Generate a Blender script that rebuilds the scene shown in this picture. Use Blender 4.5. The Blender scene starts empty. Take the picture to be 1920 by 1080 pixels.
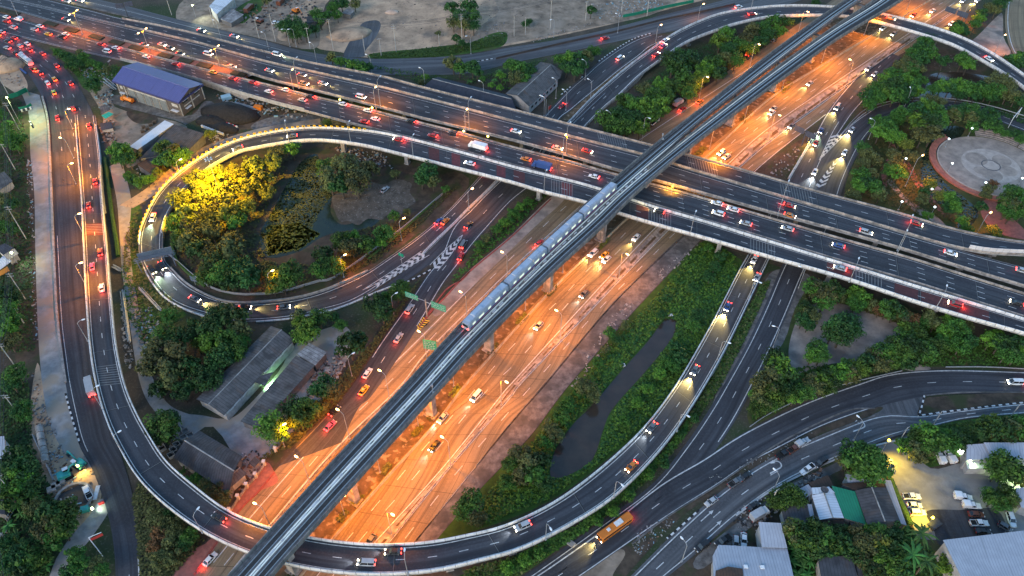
import bpy, math, random
import numpy as np
from mathutils import Vector
random.seed(7); rng = np.random.default_rng(7)
S = bpy.context.scene; COL = S.collection; R = math.radians
# ------------------------------------------------------------------ camera, sky, sun, exposure
H, PITCH, FPX = 210.0, R(46.0), 1481.0
cd = bpy.data.cameras.new('camera'); cam = bpy.data.objects.new('camera', cd); COL.objects.link(cam)
cam.location = (0, 0, H); cam.rotation_euler = (math.pi/2 - PITCH, 0, 0)
cd.sensor_width = 36; cd.lens = 36*FPX/1920; cd.clip_start = 1; cd.clip_end = 20000
S.camera = cam
W = bpy.data.worlds.new('World'); S.world = W; W.use_nodes = True
wt = W.node_tree; bg = wt.nodes['Background']
sky = wt.nodes.new('ShaderNodeTexSky'); sky.sky_type = 'NISHITA'; sky.sun_disc = False
SUN_EL, SUN_AZ = R(9), R(215)
sky.sun_elevation = SUN_EL; sky.sun_rotation = SUN_AZ; sky.air_density = 1.2; sky.dust_density = 0.6; sky.ozone_density = 3.2
wt.links.new(sky.outputs[0], bg.inputs[0]); bg.inputs[1].default_value = 0.15
sl = bpy.data.lights.new('sun', 'SUN'); sl.energy = 0.5; sl.angle = R(25); sl.color = (1.0, .86, .74)
sun = bpy.data.objects.new('sun', sl); COL.objects.link(sun)
sd = Vector((math.sin(SUN_AZ)*math.cos(SUN_EL+.35), math.cos(SUN_AZ)*math.cos(SUN_EL+.35), math.sin(SUN_EL+.35)))
sun.rotation_euler = sd.to_track_quat('Z', 'Y').to_euler()
S.view_settings.view_transform = 'Standard'; S.view_settings.look = 'None'
S.view_settings.exposure = 1.88; S.view_settings.gamma = 1
S.cycles.use_denoising = True
S.cycles.max_bounces = 4; S.cycles.diffuse_bounces = 2; S.cycles.glossy_bounces = 2; S.cycles.transmission_bounces = 2
S.cycles.transparent_max_bounces = 4; S.cycles.sample_clamp_indirect = 3; S.cycles.sample_clamp_direct = 0
S.cycles.caustics_reflective = False; S.cycles.caustics_refractive = False
# ------------------------------------------------------------------ survey: photo measurements -> ground points
def G(px, py, z=0.0):
    a = (px-960)/FPX; b = -(py-540)/FPX
    d = (a, math.cos(PITCH)+b*math.sin(PITCH), -math.sin(PITCH)+b*math.cos(PITCH))
    k = (z-H)/d[2]
    return Vector((d[0]*k, d[1]*k, z))
# ------------------------------------------------------------------ materials
MATS = {}
def lin(c): return tuple(((v/12.92) if v <= .04045 else ((v+.055)/1.055)**2.4) for v in c)
def mat(name, c, c2=None, rough=.85, scale=.25, metal=0.0, coord='pos', bump=0.0, detail=6, objvar=0.0, spec=.3, stretch=None, contrast=(.35,.65)):
    if name in MATS: return MATS[name]
    m = bpy.data.materials.new(name); m.use_nodes = True; t = m.node_tree; N = t.nodes; L = t.links
    b = N['Principled BSDF']; b.inputs['Roughness'].default_value = rough; b.inputs['Metallic'].default_value = metal
    b.inputs['Specular IOR Level'].default_value = spec
    c2 = c2 or tuple(v*.72 for v in c)
    if coord == 'pos': src = N.new('ShaderNodeNewGeometry').outputs['Position']
    elif coord == 'uv': src = N.new('ShaderNodeUVMap').outputs[0]
    else: src = N.new('ShaderNodeTexCoord').outputs['Object']
    if stretch:
        mp = N.new('ShaderNodeMapping'); mp.inputs['Scale'].default_value = stretch; L.new(src, mp.inputs[0]); src = mp.outputs[0]
    n = N.new('ShaderNodeTexNoise'); n.inputs['Scale'].default_value = scale; n.inputs['Detail'].default_value = detail; n.inputs['Roughness'].default_value = .65
    L.new(src, n.inputs[0])
    r = N.new('ShaderNodeValToRGB'); r.color_ramp.elements[0].position = contrast[0]; r.color_ramp.elements[1].position = contrast[1]
    r.color_ramp.elements[0].color = (*c2, 1); r.color_ramp.elements[1].color = (*c, 1)
    L.new(n.outputs[0], r.inputs[0]); out = r.outputs[0]
    if objvar:
        oi = N.new('ShaderNodeObjectInfo'); hs = N.new('ShaderNodeHueSaturation')
        mr = N.new('ShaderNodeMapRange'); mr.inputs[3].default_value = 1-objvar; mr.inputs[4].default_value = 1+objvar
        L.new(oi.outputs['Random'], mr.inputs[0]); L.new(mr.outputs[0], hs.inputs['Value'])
        mr2 = N.new('ShaderNodeMapRange'); mr2.inputs[3].default_value = .475; mr2.inputs[4].default_value = .515
        L.new(oi.outputs['Random'], mr2.inputs[0]); L.new(mr2.outputs[0], hs.inputs['Hue'])
        L.new(out, hs.inputs['Color']); out = hs.outputs[0]
    L.new(out, b.inputs['Base Color'])
    if bump:
        bp = N.new('ShaderNodeBump'); bp.inputs['Strength'].default_value = bump; bp.inputs['Distance'].default_value = .3
        L.new(n.outputs[0], bp.inputs['Height']); L.new(bp.outputs[0], b.inputs['Normal'])
    MATS[name] = m; return m
def mul_pattern(m, fn):
    """insert a pattern (0..1 factor node output from fn) that mixes the base colour towards a colour"""
    t = m.node_tree; b = t.nodes['Principled BSDF']; src = b.inputs['Base Color'].links[0].from_socket
    fac, col = fn(t)
    mx = t.nodes.new('ShaderNodeMix'); mx.data_type = 'RGBA'
    t.links.new(fac, mx.inputs[0]); t.links.new(src, mx.inputs[6]); mx.inputs[7].default_value = (*col, 1)
    t.links.new(mx.outputs[2], b.inputs['Base Color']); return m
def math_node(t, op, a, bval=None, cval=None):
    n = t.nodes.new('ShaderNodeMath'); n.operation = op
    for i, v in enumerate((a, bval, cval)):
        if v is None: continue
        if isinstance(v, (int, float)): n.inputs[i].default_value = v
        else: t.links.new(v, n.inputs[i])
    return n.outputs[0]
def uv_comp(t, i):
    u = t.nodes.new('ShaderNodeUVMap'); s = t.nodes.new('ShaderNodeSeparateXYZ'); t.links.new(u.outputs[0], s.inputs[0]); return s.outputs[i]
def stripes(m, axis, period, width, col, soft=0):
    def fn(t):
        f = math_node(t, 'FRACT', math_node(t, 'DIVIDE', uv_comp(t, axis), period))
        return math_node(t, 'LESS_THAN', f, width), col
    return mul_pattern(m, fn)
def patches(m, scale, lo, hi, col, coord='pos', stretch=None, amt=1.0, detail=3):
    def fn(t):
        if coord == 'pos': src = t.nodes.new('ShaderNodeNewGeometry').outputs['Position']
        elif coord == 'uv': src = t.nodes.new('ShaderNodeUVMap').outputs[0]
        else: src = t.nodes.new('ShaderNodeTexCoord').outputs['Object']
        if stretch:
            mp = t.nodes.new('ShaderNodeMapping'); mp.inputs['Scale'].default_value = stretch; t.links.new(src, mp.inputs[0]); src = mp.outputs[0]
        n = t.nodes.new('ShaderNodeTexNoise'); n.inputs['Scale'].default_value = scale; n.inputs['Detail'].default_value = detail
        t.links.new(src, n.inputs[0])
        r = t.nodes.new('ShaderNodeMapRange'); r.inputs[1].default_value = lo; r.inputs[2].default_value = hi; r.inputs[4].default_value = amt
        t.links.new(n.outputs[0], r.inputs[0]); return r.outputs[0], col
    return mul_pattern(m, fn)
def emit(name, c, strength):
    if name in MATS: return MATS[name]
    m = bpy.data.materials.new(name); m.use_nodes = True; b = m.node_tree.nodes['Principled BSDF']
    b.inputs['Base Color'].default_value = (*[v*.5 for v in c], 1); b.inputs['Emission Color'].default_value = (*c, 1); b.inputs['Emission Strength'].default_value = strength
    m.cycles.emission_sampling = 'NONE'; MATS[name] = m; return m
# road skins: lengthwise wear from traffic, patched repairs
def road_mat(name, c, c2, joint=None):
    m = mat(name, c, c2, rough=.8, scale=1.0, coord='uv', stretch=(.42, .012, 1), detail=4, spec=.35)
    patches(m, .06, .52, .66, tuple(v*.8 for v in c2), coord='pos', amt=.75, detail=6)
    patches(m, 1.7, .45, .75, tuple(v*1.35 for v in c), coord='pos', amt=.35, detail=4)
    patches(m, .35, .60, .64, tuple(v*.72 for v in c2), coord='uv', stretch=(1, .05, 1), amt=.5, detail=1)
    patches(m, .8, .5, .62, tuple(v*.6 for v in c2), coord='uv', stretch=(1, .006, 1), amt=.55, detail=2)
    if joint:
        stripes(m, 1, joint, .012, tuple(v*.35 for v in c2)); stripes(m, 0, 3.6, .03, tuple(v*.5 for v in c2))
    return m
M_asph = road_mat('asphalt', (.058,.06,.07), (.026,.027,.034))
M_asph2 = road_mat('worn_asphalt', (.11,.112,.12), (.052,.053,.06))
M_deck = road_mat('deck_asphalt', (.058,.06,.07), (.026,.027,.034)); stripes(M_deck, 1, 27.0, .014, (.014,.014,.016)); stripes(M_deck, 1, 27.0, .004, (.16,.155,.15))
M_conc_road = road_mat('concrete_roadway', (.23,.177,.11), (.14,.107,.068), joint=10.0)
M_apron = mat('apron_concrete', (.17,.16,.155), (.07,.066,.064), scale=.5, rough=.9, bump=.2); patches(M_apron, .15, .5, .6, (.05,.05,.048), amt=.7)
M_conc = mat('concrete', (.34,.325,.31), (.19,.18,.175), scale=.6, rough=.9)
patches(M_conc, .5, .5, .7, (.11,.105,.1), stretch=(1,1,.2), amt=.6)
M_conc_pink = mat('weathered_parapet_concrete', (.40,.345,.31), (.2,.175,.16), scale=.5, rough=.9); patches(M_conc_pink, .22, .5, .58, (.13,.12,.115), amt=.8)
M_white_par = mat('white_painted_concrete', (.66,.66,.67), (.46,.46,.47), scale=.3, rough=.75); patches(M_white_par, .7, .55, .7, (.3,.3,.3), amt=.5)
M_rail_conc = mat('viaduct_concrete', (.215,.208,.205), (.115,.112,.112), scale=.4, rough=.9); patches(M_rail_conc, .6, .5, .62, (.09,.095,.1), amt=.75)
M_track = mat('dark_track_slab', (.05,.05,.052), (.026,.026,.028), scale=1.2, rough=.9)
M_rail = mat('worn_steel_rail', (.55,.55,.56), (.38,.37,.36), rough=.35, metal=.7, scale=3)
M_mark = mat('white_road_paint', (.6,.6,.6), (.3,.3,.3), scale=1.1, rough=.7)
M_mark_y = mat('yellow_road_paint', (.7,.45,.05), (.45,.28,.03), scale=1.1, rough=.7)
M_red_pav = mat('red_road_surfacing', (.16,.04,.045), (.09,.03,.032), scale=.9)
M_steel = mat('galvanised_steel', (.42,.43,.45), (.3,.31,.33), rough=.5, metal=.4, scale=2, coord='obj')
M_white_steel = mat('white_painted_steel', (.72,.72,.73), (.55,.55,.56), rough=.5, scale=2, coord='obj')
M_dark_steel = mat('dark_painted_steel', (.05,.055,.065), (.03,.033,.04), rough=.5, scale=2, coord='obj')
M_wood = mat('weathered_timber', (.16,.1,.06), (.08,.05,.03), scale=1.5, coord='obj')
M_earth = mat('bare_earth', (.075,.06,.045), (.035,.03,.024), scale=.09, rough=1, bump=.3, detail=10); patches(M_earth, .035, .48, .62, (.022,.042,.014), amt=.9, detail=8)
patches(M_earth, 1.3, .55, .7, (.13,.11,.09), amt=.5, detail=4)
M_sand = mat('sandy_dirt', (.5,.34,.225), (.25,.17,.115), scale=.12, rough=1, bump=.3, detail=10); patches(M_sand, .05, .55, .66, (.12,.1,.085), amt=.8, detail=8); patches(M_sand, .8, .6, .72, (.07,.065,.06), amt=.7)
M_dust_road = mat('dusty_pavement', (.3,.29,.285), (.18,.175,.175), scale=.3, rough=.95); patches(M_dust_road, .1, .48, .58, (.27,.22,.17), amt=.85, detail=8)
M_soil = mat('dark_soil', (.085,.062,.045), (.035,.027,.02), scale=.3, rough=1, bump=.3, detail=9); patches(M_soil, .12, .5, .62, (.03,.045,.016), amt=.8, detail=7)
M_gravel = mat('grey_gravel', (.31,.235,.175), (.125,.094,.07), scale=.16, rough=1, bump=.3, detail=12); patches(M_gravel, .07, .5, .64, (.26,.21,.165), amt=.75, detail=9); patches(M_gravel, .3, .56, .7, (.05,.05,.04), amt=.6, detail=10)
M_grass = mat('grass_ground', (.045,.105,.016), (.02,.05,.009), scale=.25, rough=1, bump=.4, detail=9); patches(M_grass, .1, .56, .68, (.075,.06,.03), amt=.6, detail=7)
M_lawn = mat('park_lawn', (.05,.07,.02), (.025,.04,.012), scale=.3, rough=1, detail=9); patches(M_lawn, .12, .5, .62, (.1,.075,.03), amt=.7)
M_paving = mat('paved_yard', (.34,.28,.24), (.19,.16,.138), scale=.25, rough=.9, detail=8); patches(M_paving, .08, .5, .62, (.08,.075,.078), amt=.7, detail=7)
M_lot = mat('car_park_concrete', (.27,.26,.25), (.16,.155,.15), scale=.2, rough=.9, detail=8); patches(M_lot, .1, .52, .64, (.09,.087,.085), amt=.6, detail=7)
M_brickpav = mat('red_brick_paving', (.3,.12,.1), (.17,.075,.065), scale=.6, rough=.9)
M_water = mat('canal_water', (.05,.038,.028), (.033,.026,.02), rough=.12, scale=.2, spec=.5)
M_mound = mat('brown_rubble_ground', (.12,.1,.082), (.05,.042,.035), scale=.3, rough=1, bump=.5, detail=12); patches(M_mound, .9, .58, .7, (.22,.2,.18), amt=.7, detail=8)
M_pond = mat('pond_water', (.022,.034,.02), (.011,.018,.012), rough=.15, scale=.15, spec=.4)
for m_, per in ((M_white_par, 3.0), (M_conc_pink, 3.0), (M_rail_conc, 5.0)):
    stripes(m_, 1, per, .035, (.07,.066,.062)); patches(m_, .9, .56, .72, (.13,.12,.11), coord='uv', stretch=(.15, 1, 1), amt=.55, detail=4)
# ------------------------------------------------------------------ mesh builder
class MB:
    def __init__(s): s.v = []; s.f = []; s.uv = []; s.mi = []
    def poly(s, pts, uv=None, mi=0):
        k = len(s.v); s.v += [tuple(p) for p in pts]; s.f.append(tuple(range(k, k+len(pts)))); s.uv.append(uv or [(p[0], p[1]) for p in pts]); s.mi.append(mi)
    def faces(s, verts, faces, mi=0):
        k = len(s.v); s.v += [tuple(p) for p in verts]
        for f in faces:
            s.f.append(tuple(i+k for i in f)); s.uv.append([(verts[i][0], verts[i][1]) for i in f]); s.mi.append(mi)
    def box(s, c, d, rz=0, ry=0, mi=0):
        x, y, z = d[0]/2, d[1]/2, d[2]/2; cs, sn = math.cos(rz), math.sin(rz); cy, sy = math.cos(ry), math.sin(ry); vs = []
        for a in (-x, x):
            for b in (-y, y):
                for e in (-z, z):
                    X = a*cy+e*sy; Z = -a*sy+e*cy
                    vs.append((c[0]+X*cs-b*sn, c[1]+X*sn+b*cs, c[2]+Z))
        s.faces(vs, [(0,1,3,2),(4,6,7,5),(0,4,5,1),(2,3,7,6),(0,2,6,4),(1,5,7,3)], mi)
    def tube(s, p0, p1, r0, r1=None, n=6, mi=0):
        p0 = Vector(p0); p1 = Vector(p1); r1 = r0 if r1 is None else r1
        d = (p1-p0).normalized(); a = d.orthogonal().normalized(); b = d.cross(a); vs = []
        for p, r in ((p0, r0), (p1, r1)):
            for i in range(n):
                t = 2*math.pi*i/n; vs.append(tuple(p+a*(r*math.cos(t))+b*(r*math.sin(t))))
        s.faces(vs, [(i, (i+1) % n, n+(i+1) % n, n+i) for i in range(n)]+[tuple(range(n))[::-1], tuple(range(n, 2*n))], mi)
    def path(s, pts, r, n=5):
        for i in range(len(pts)-1): s.tube(pts[i], pts[i+1], r, r, n)
    def prism(s, pts, z0, z1, mi=0):
        n = len(pts); vs = [(p[0], p[1], z0) for p in pts]+[(p[0], p[1], z1) for p in pts]
        s.faces(vs, [tuple(range(n))[::-1], tuple(range(n, 2*n))]+[(i, (i+1) % n, n+(i+1) % n, n+i) for i in range(n)], mi)
    def loft(s, rings, cap=True, mi=0):
        n = len(rings[0]); vs = [p for r in rings for p in r]; fs = []
        for k in range(len(rings)-1):
            for i in range(n): fs.append((k*n+i, k*n+(i+1) % n, (k+1)*n+(i+1) % n, (k+1)*n+i))
        if cap: fs += [tuple(range(n))[::-1], tuple(range((len(rings)-1)*n, len(rings)*n))]
        s.faces(vs, fs, mi)
    def mesh(s, name, mats, off=(0,0,0)):
        me = bpy.data.meshes.new(name)
        me.from_pydata([(v[0]-off[0], v[1]-off[1], v[2]-off[2]) for v in s.v], [], s.f)
        uvl = me.uv_layers.new(name='UVMap'); uvl.data.foreach_set('uv', np.array([c for u in s.uv for p in u for c in p[:2]], dtype=np.float32))
        for m in (mats if isinstance(mats, (list, tuple)) else [mats]): me.materials.append(m)
        if any(s.mi): me.polygons.foreach_set('material_index', s.mi)
        me.update(); return me
    def build(s, name, mats, parent=None, smooth=False, world=True):
        off = parent.location if (parent is not None and world) else (0,0,0)
        if parent is not None and world and parent.parent is not None:
            off = Vector(off)+parent.parent.location
        me = s.mesh(name, mats, off)
        if smooth: me.polygons.foreach_set('use_smooth', [True]*len(me.polygons))
        o = bpy.data.objects.new(name, me); COL.objects.link(o)
        if parent is not None: o.parent = parent
        return o
def tag(o, label=None, cat=None, group=None, kind=None):
    if label: o['label'] = label
    if cat: o['category'] = cat
    if group: o['group'] = group
    if kind: o['kind'] = kind
    return o
def thing(name, label, cat, loc=(0,0,0), rz=0, group=None, scale=1):
    o = bpy.data.objects.new(name, None); COL.objects.link(o); o.location = loc; o.rotation_euler = (0,0,rz)
    o.scale = (scale,)*3 if isinstance(scale, (int, float)) else scale; o.empty_display_size = .5
    return tag(o, label, cat, group)
def dup(o, parent=None):
    c = o.copy(); COL.objects.link(c); c.parent = parent
    for ch in o.children: dup(ch, c)
    return c
def struct(mb, name, m, label=None):
    o = mb.build(name, m); tag(o, label, None, None, 'structure'); return o
def wc(s): return len(s.replace('-', ' ').split())
def ord_word(n):
    base = ['zeroth','first','second','third','fourth','fifth','sixth','seventh','eighth','ninth','tenth','eleventh','twelfth','thirteenth','fourteenth','fifteenth','sixteenth','seventeenth','eighteenth','nineteenth']
    if n < 20: return base[n]
    tens = {2:'twent',3:'thirt',4:'fort',5:'fift',6:'sixt',7:'sevent',8:'eight',9:'ninet'}[n//10]
    return tens+'ieth' if n % 10 == 0 else tens+'y-'+base[n % 10]
def spline(P, step=3.0):
    """Catmull-Rom through points (arrays of any width), about `step` metres apart"""
    P = np.array([tuple(p) for p in P], float); out = []
    for i in range(len(P)-1):
        p0 = P[max(i-1, 0)] if i else 2*P[0]-P[1]; p1 = P[i]; p2 = P[i+1]; p3 = P[i+2] if i+2 < len(P) else 2*P[-1]-P[-2]
        n = max(2, int(np.linalg.norm((p2-p1)[:3])/step))
        for k in range(n):
            t = k/n; out.append(.5*((2*p1)+(-p0+p2)*t+(2*p0-5*p1+4*p2-p3)*t*t+(-p0+3*p1-3*p2+p3)*t**3))
    out.append(P[-1]); return np.array(out)
class Rib:
    """a carriageway between two surveyed edges"""
    def __init__(s, st, step=3.0):
        six = [tuple(G(a, b, z))+tuple(G(c, d, z)) for a, b, c, d, z in st]
        X = spline(six, step); s.L = X[:, :3]; s.R = X[:, 3:]; s.C = (s.L+s.R)/2
        d = np.linalg.norm(np.diff(s.C, axis=0), axis=1); s.S = np.concatenate([[0], np.cumsum(d)]); s.len = s.S[-1]
    def ip(s, A, q): return np.array([np.interp(q, s.S, A[:, k]) for k in range(3)])
    def P(s, q, t, dz=0.0):
        l = s.ip(s.L, q); r = s.ip(s.R, q); return Vector(l+(r-l)*t)+Vector((0,0,dz))
    def T(s, q):
        a = s.ip(s.C, max(q-1.5, 0)); b = s.ip(s.C, min(q+1.5, s.len)); return Vector(b-a).normalized()
    def N(s, q):
        t = s.T(q); n = Vector((-t.y, t.x, 0)).normalized(); d = Vector(s.ip(s.R, q)-s.ip(s.L, q)); return n if n.dot(d) > 0 else -n
    def width(s, q): return abs(Vector(s.ip(s.R, q)-s.ip(s.L, q)).dot(s.N(q)))
    def near(s, p):
        d = (s.C[:, 0]-p[0])**2+(s.C[:, 1]-p[1])**2; i = int(d.argmin()); q = s.S[i]
        for _ in range(2):
            c = s.ip(s.C, q); t = s.T(q); q = min(max(q+(Vector(p)-Vector(c)).dot(t), 0), s.len)
        l = s.ip(s.L, q); r = s.ip(s.R, q); n = s.N(q)
        w = Vector(r-l).dot(n); tt = (Vector(p)-Vector(l)).dot(n)/w
        return q, tt
    def on(s, px, py, dz=0.0):
        z = float(s.C[:, 2].mean())
        for _ in range(6):
            p = G(px, py, z); q, t = s.near(p); z = s.P(q, min(max(t, 0), 1)).z+dz
        return G(px, py, z), q, t
    def qs(s, q0=None, q1=None, step=3.0):
        q0 = 0 if q0 is None else max(q0, 0); q1 = s.len if q1 is None else min(q1, s.len)
        n = max(1, int((q1-q0)/step)); return [q0+(q1-q0)*k/n for k in range(n+1)]
    def sheet(s, mb, t0=0, t1=1, q0=None, q1=None, dz=0.0, m0=0, m1=0, mi=0, step=3.0):
        prev = None
        for q in s.qs(q0, q1, step):
            n = s.N(q); a = s.P(q, t0, dz)+n*m0; b = s.P(q, t1, dz)+n*m1; w = (b-a).length; u0 = s.width(q)*t0
            if prev: mb.poly([prev[0], prev[1], b, a], [(prev[3], prev[2]), (prev[3]+prev[4], prev[2]), (u0+w, q), (u0, q)], mi)
            prev = (a, b, q, u0, w)
    def dash(s, mb, t, ln=3.0, gap=9.0, wd=.16, dz=.03, q0=None, q1=None):
        q0 = q0 or 0; q1 = q1 or s.len; q = q0
        while q+ln < q1:
            s.sheet(mb, t, t, q, q+ln, dz, -wd/2, wd/2); q += ln+gap
    def line(s, mb, t, wd=.2, dz=.03, q0=None, q1=None, m=0): s.sheet(mb, t, t, q0, q1, dz, m-wd/2, m+wd/2)
    def sweep(s, mb, t, prof, q0=None, q1=None, step=3.0, flip=1, m=0):
        """closed profile of (sideways, up) metres swept along lateral position t"""
        rings = []; Q = s.qs(q0, q1, step)
        for q in Q:
            n = s.N(q)*flip; b = s.P(q, t)+s.N(q)*m; rings.append([tuple(b+n*o+Vector((0,0,z))) for o, z in prof])
        k = len(prof)
        for i in range(len(rings)-1):
            for j in range(k):
                j2 = (j+1) % k; mb.poly([rings[i][j], rings[i][j2], rings[i+1][j2], rings[i+1][j]], [(j, Q[i]), (j2, Q[i]), (j2, Q[i+1]), (j, Q[i+1])])
        mb.poly(rings[0][::-1]); mb.poly(rings[-1])
def prof_box(w, h, z0=0.0): return [(0, z0), (0, h), (w, h), (w, z0)]
def poly_px(pts, z): return [G(x, y, z) for x, y in pts]
def patch(name, pts, z, m, label=None, smooth=True):
    mb = MB(); P = poly_px(pts, z)
    if smooth:
        Q = [tuple(p) for p in P]; n = len(Q); out = []
        for i in range(n):
            p0, p1, p2, p3 = (np.array(Q[(i+k) % n]) for k in (-1, 0, 1, 2))
            for k in range(4):
                t = k/4; out.append(.5*((2*p1)+(-p0+p2)*t+(2*p0-5*p1+4*p2-p3)*t*t+(-p0+3*p1-3*p2+p3)*t**3))
        P = out
    from mathutils.geometry import tessellate_polygon
    V = [Vector(p) for p in P]; tri = tessellate_polygon([V])
    mb.faces([tuple(v) for v in V], [tuple(t) for t in tri])
    me = mb; o = me.build(name, m)
    for p in o.data.polygons:
        if p.normal.z < 0: p.flip()
    return tag(o, label, None, None, 'structure')
def in_poly(x, y, P):
    c = False; j = len(P)-1
    for i in range(len(P)):
        if (P[i][1] > y) != (P[j][1] > y) and x < (P[j][0]-P[i][0])*(y-P[i][1])/(P[j][1]-P[i][1]+1e-9)+P[i][0]: c = not c
        j = i
    return c
def scatter(P, n, rnd):
    """n ground points inside a polygon of survey coordinates"""
    Q = [tuple(G(x, y))[:2] for x, y in P]; xs = [q[0] for q in Q]; ys = [q[1] for q in Q]; out = []; tries = 0
    while len(out) < n and tries < n*40:
        tries += 1; x = rnd.uniform(min(xs), max(xs)); y = rnd.uniform(min(ys), max(ys))
        if in_poly(x, y, Q): out.append((x, y))
    return out
# ------------------------------------------------------------------ ground
mb = MB(); mb.poly([(-3500,-1500,0),(3500,-1500,0),(3500,5500,0),(-3500,5500,0)]); ground = struct(mb, 'ground', M_earth)
def zs(pairs, z): return [(a,b,c,d,z) for a,b,c,d in pairs]
# ------------------------------------------------------------------ carriageways, surveyed edge pairs
def deck_z(x):   # level of the east-west overpass along its length
    return float(np.interp(x, [-200, 230, 480, 700, 860, 1000, 2100], [.16, .16, 3.2, 6.6, 8.3, 8.6, 8.6]))
def by_x(top, bot, x0, x1, dx=70):
    tx, ty = zip(*top); bx, b_y = zip(*bot); out = []; x = x0
    while x <= x1:
        out.append((x-3, float(np.interp(x-3, tx, ty)), x+3, float(np.interp(x+3, bx, b_y)), deck_z(x))); x += dx
    return out
A_top = [(-160,-58),(140,12),(213,32),(333,55),(480,93),(567,115),(713,143),(813,170),(960,206),(1080,237),(1220,273),(1297,293),(1440,333),(1523,358),(1673,397),(1773,427),(1857,447),(1920,456),(2100,470)]
A_bot = [(-160,-48),(25,0),(93,15),(140,27),(250,52),(400,87),(480,112),(597,137),(713,163),(847,197),(960,227),(1093,262),(1207,290),(1273,311),(1440,361),(1573,400),(1707,440),(1807,469),(1857,475),(1920,478),(2100,490)]
B_top = [(-160,-47),(25,1),(93,16),(140,28),(250,54),(400,89),(480,114),(597,139),(713,165),(847,199),(960,229),(1093,264),(1207,293),(1273,314),(1440,364),(1573,403),(1707,443),(1807,472),(1840,481),(1920,502),(2100,548)]
B_bot = [(-160,-30),(0,12),(23,18),(180,62),(310,98),(447,131),(480,143),(563,163),(667,189),(763,214),(800,224),(913,251),(960,262),(1060,290),(1160,320),(1280,352),(1440,397),(1573,433),(1683,464),(1807,503),(1920,537),(2100,592)]
C_top = [(-160,-18),(0,26),(23,32),(180,78),(310,112),(447,147),(480,154),(563,176),(667,200),(763,225),(800,234),(863,250),(960,277),(1060,302),(1153,328),(1280,362),(1440,409),(1573,448),(1707,485),(1807,517),(1920,552),(2100,606)]
C_bot = [(-160,25),(0,60),(83,80),(200,107),(247,117),(380,153),(480,185),(580,210),(680,237),(770,258),(863,282),(960,309),(1127,354),(1207,378),(1440,448),(1573,488),(1707,527),(1920,594),(2100,650)]
RA = Rib(by_x(A_top, A_bot, -120, 2050)); RB = Rib(by_x(B_top, B_bot, -120, 2050)); RC = Rib(by_x(C_top, C_bot, -120, 2050))
RD = Rib([(2050,645,2050,669,8.6),(1920,601,1920,627,8.6),(1807,566,1807,595,8.6),(1707,536,1707,564,8.6),(1587,499,1587,524,8.6),(1440,454,1440,482,8.6),(1327,419,1327,449,8.6),(1237,393,1237,424,8.6),(1167,371,1167,403,8.6),(1100,349,1100,381,8.6),(1020,329,1020,361,8.6),(960,314,960,343,8.6),(863,287,863,318,8.6),(767,262,767,294,8.5),(687,247,672,272,8.3),(580,241,580,264,7.8),(480,255,480,278,6.9),(413,277,438,290,6.0),(367,303,388,319,5.1),(333,327,352,349,4.2),(300,360,324,386,3.3),(277,400,307,420,2.5),(263,437,303,458,1.8),(262,477,307,486,1.1),(277,513,320,503,.6),(307,553,350,533,.3),(347,577,393,556,.18),(430,599,433,567,.16),(480,601,480,569,.16),(547,595,543,563,.16),(613,580,597,550,.16),(660,566,640,533,.16),(705,540,685,512,.16),(750,508,722,488,.16),(795,476,780,447,.16),(853,418,835,401,.16),(912,360,880,353,.16),(945,328,908,323,.16),(1000,285,960,277,.16)])
RF = Rib(zs([(672,562,678,564),(715,540,730,543),(750,514,770,521),(800,475,812,490),(850,425,862,440)], .14))
RE = Rib(zs([(520,875,640,830),(593,803,672,765),(663,720,697,742),(713,643,752,663),(763,573,797,590),(803,513,832,531),(826,484,856,500),(850,425,884,463),(880,395,918,423),(912,362,960,377),(945,330,1005,340),(1000,275,1050,285)], .12))
RU = Rib(zs([(-60,-60,-60,-38),(60,-30,60,-10),(150,-9,150,10),(240,12,240,31),(333,36,333,53),(480,72,480,91),(567,95,567,113),(647,107,640,130),(713,110,705,140),(813,107,813,140),(880,102,880,137),(960,88,975,115),(1060,72,1070,96),(1143,54,1155,78),(1243,28,1265,58),(1310,12,1335,44),(1377,-5,1410,28),(1480,-30,1510,-2)], .10))
RG = Rib(zs([(1215,66,1265,68),(1193,73,1222,86),(1160,90,1200,104),(1120,118,1160,134),(1093,143,1127,161),(1070,163,1093,188),(1045,190,1070,207),(1020,217,1048,224),(985,262,1025,266),(945,310,1000,315)], .14))
RH = Rib([(975,340,1005,345,.15),(1022,275,1052,285,.15),(1067,230,1097,238,.16),(1107,188,1132,203,.6),(1147,152,1163,177,1.6),(1177,127,1198,143,2.8),(1210,102,1236,115,4.2),(1260,67,1285,81,5.8),(1310,42,1345,57,7.2),(1360,25,1382,45,7.9),(1440,14,1440,33,8.2),(1505,12,1500,30,8.2),(1570,15,1562,30,8.2),(1615,20,1603,34,8.2),(1660,29,1643,42,8.2),(1727,46,1712,61,8.1),(1800,71,1785,85,7.6),(1860,102,1840,114,6.8),(1920,143,1900,151,5.8),(1990,195,1960,200,4.5)])
RW = Rib(zs([(-110,50,-80,25),(-5,97,5,56),(22,108,36,68),(42,128,70,86),(57,145,102,108),(68,162,133,141),(78,182,157,178),(87,222,181,230),(92,290,190,290),(95,360,192,360)], .12))
RN = Rib(zs([(92,285,146,285),(95,360,152,360),(100,460,160,460),(107,593,166,593),(117,677,175,677),(123,720,183,722),(135,780,198,775),(147,830,218,828),(173,880,235,878),(190,925,248,925),(205,975,259,978),(214,1030,265,1030),(217,1090,268,1090),(218,1190,268,1190)], .15))
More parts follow.
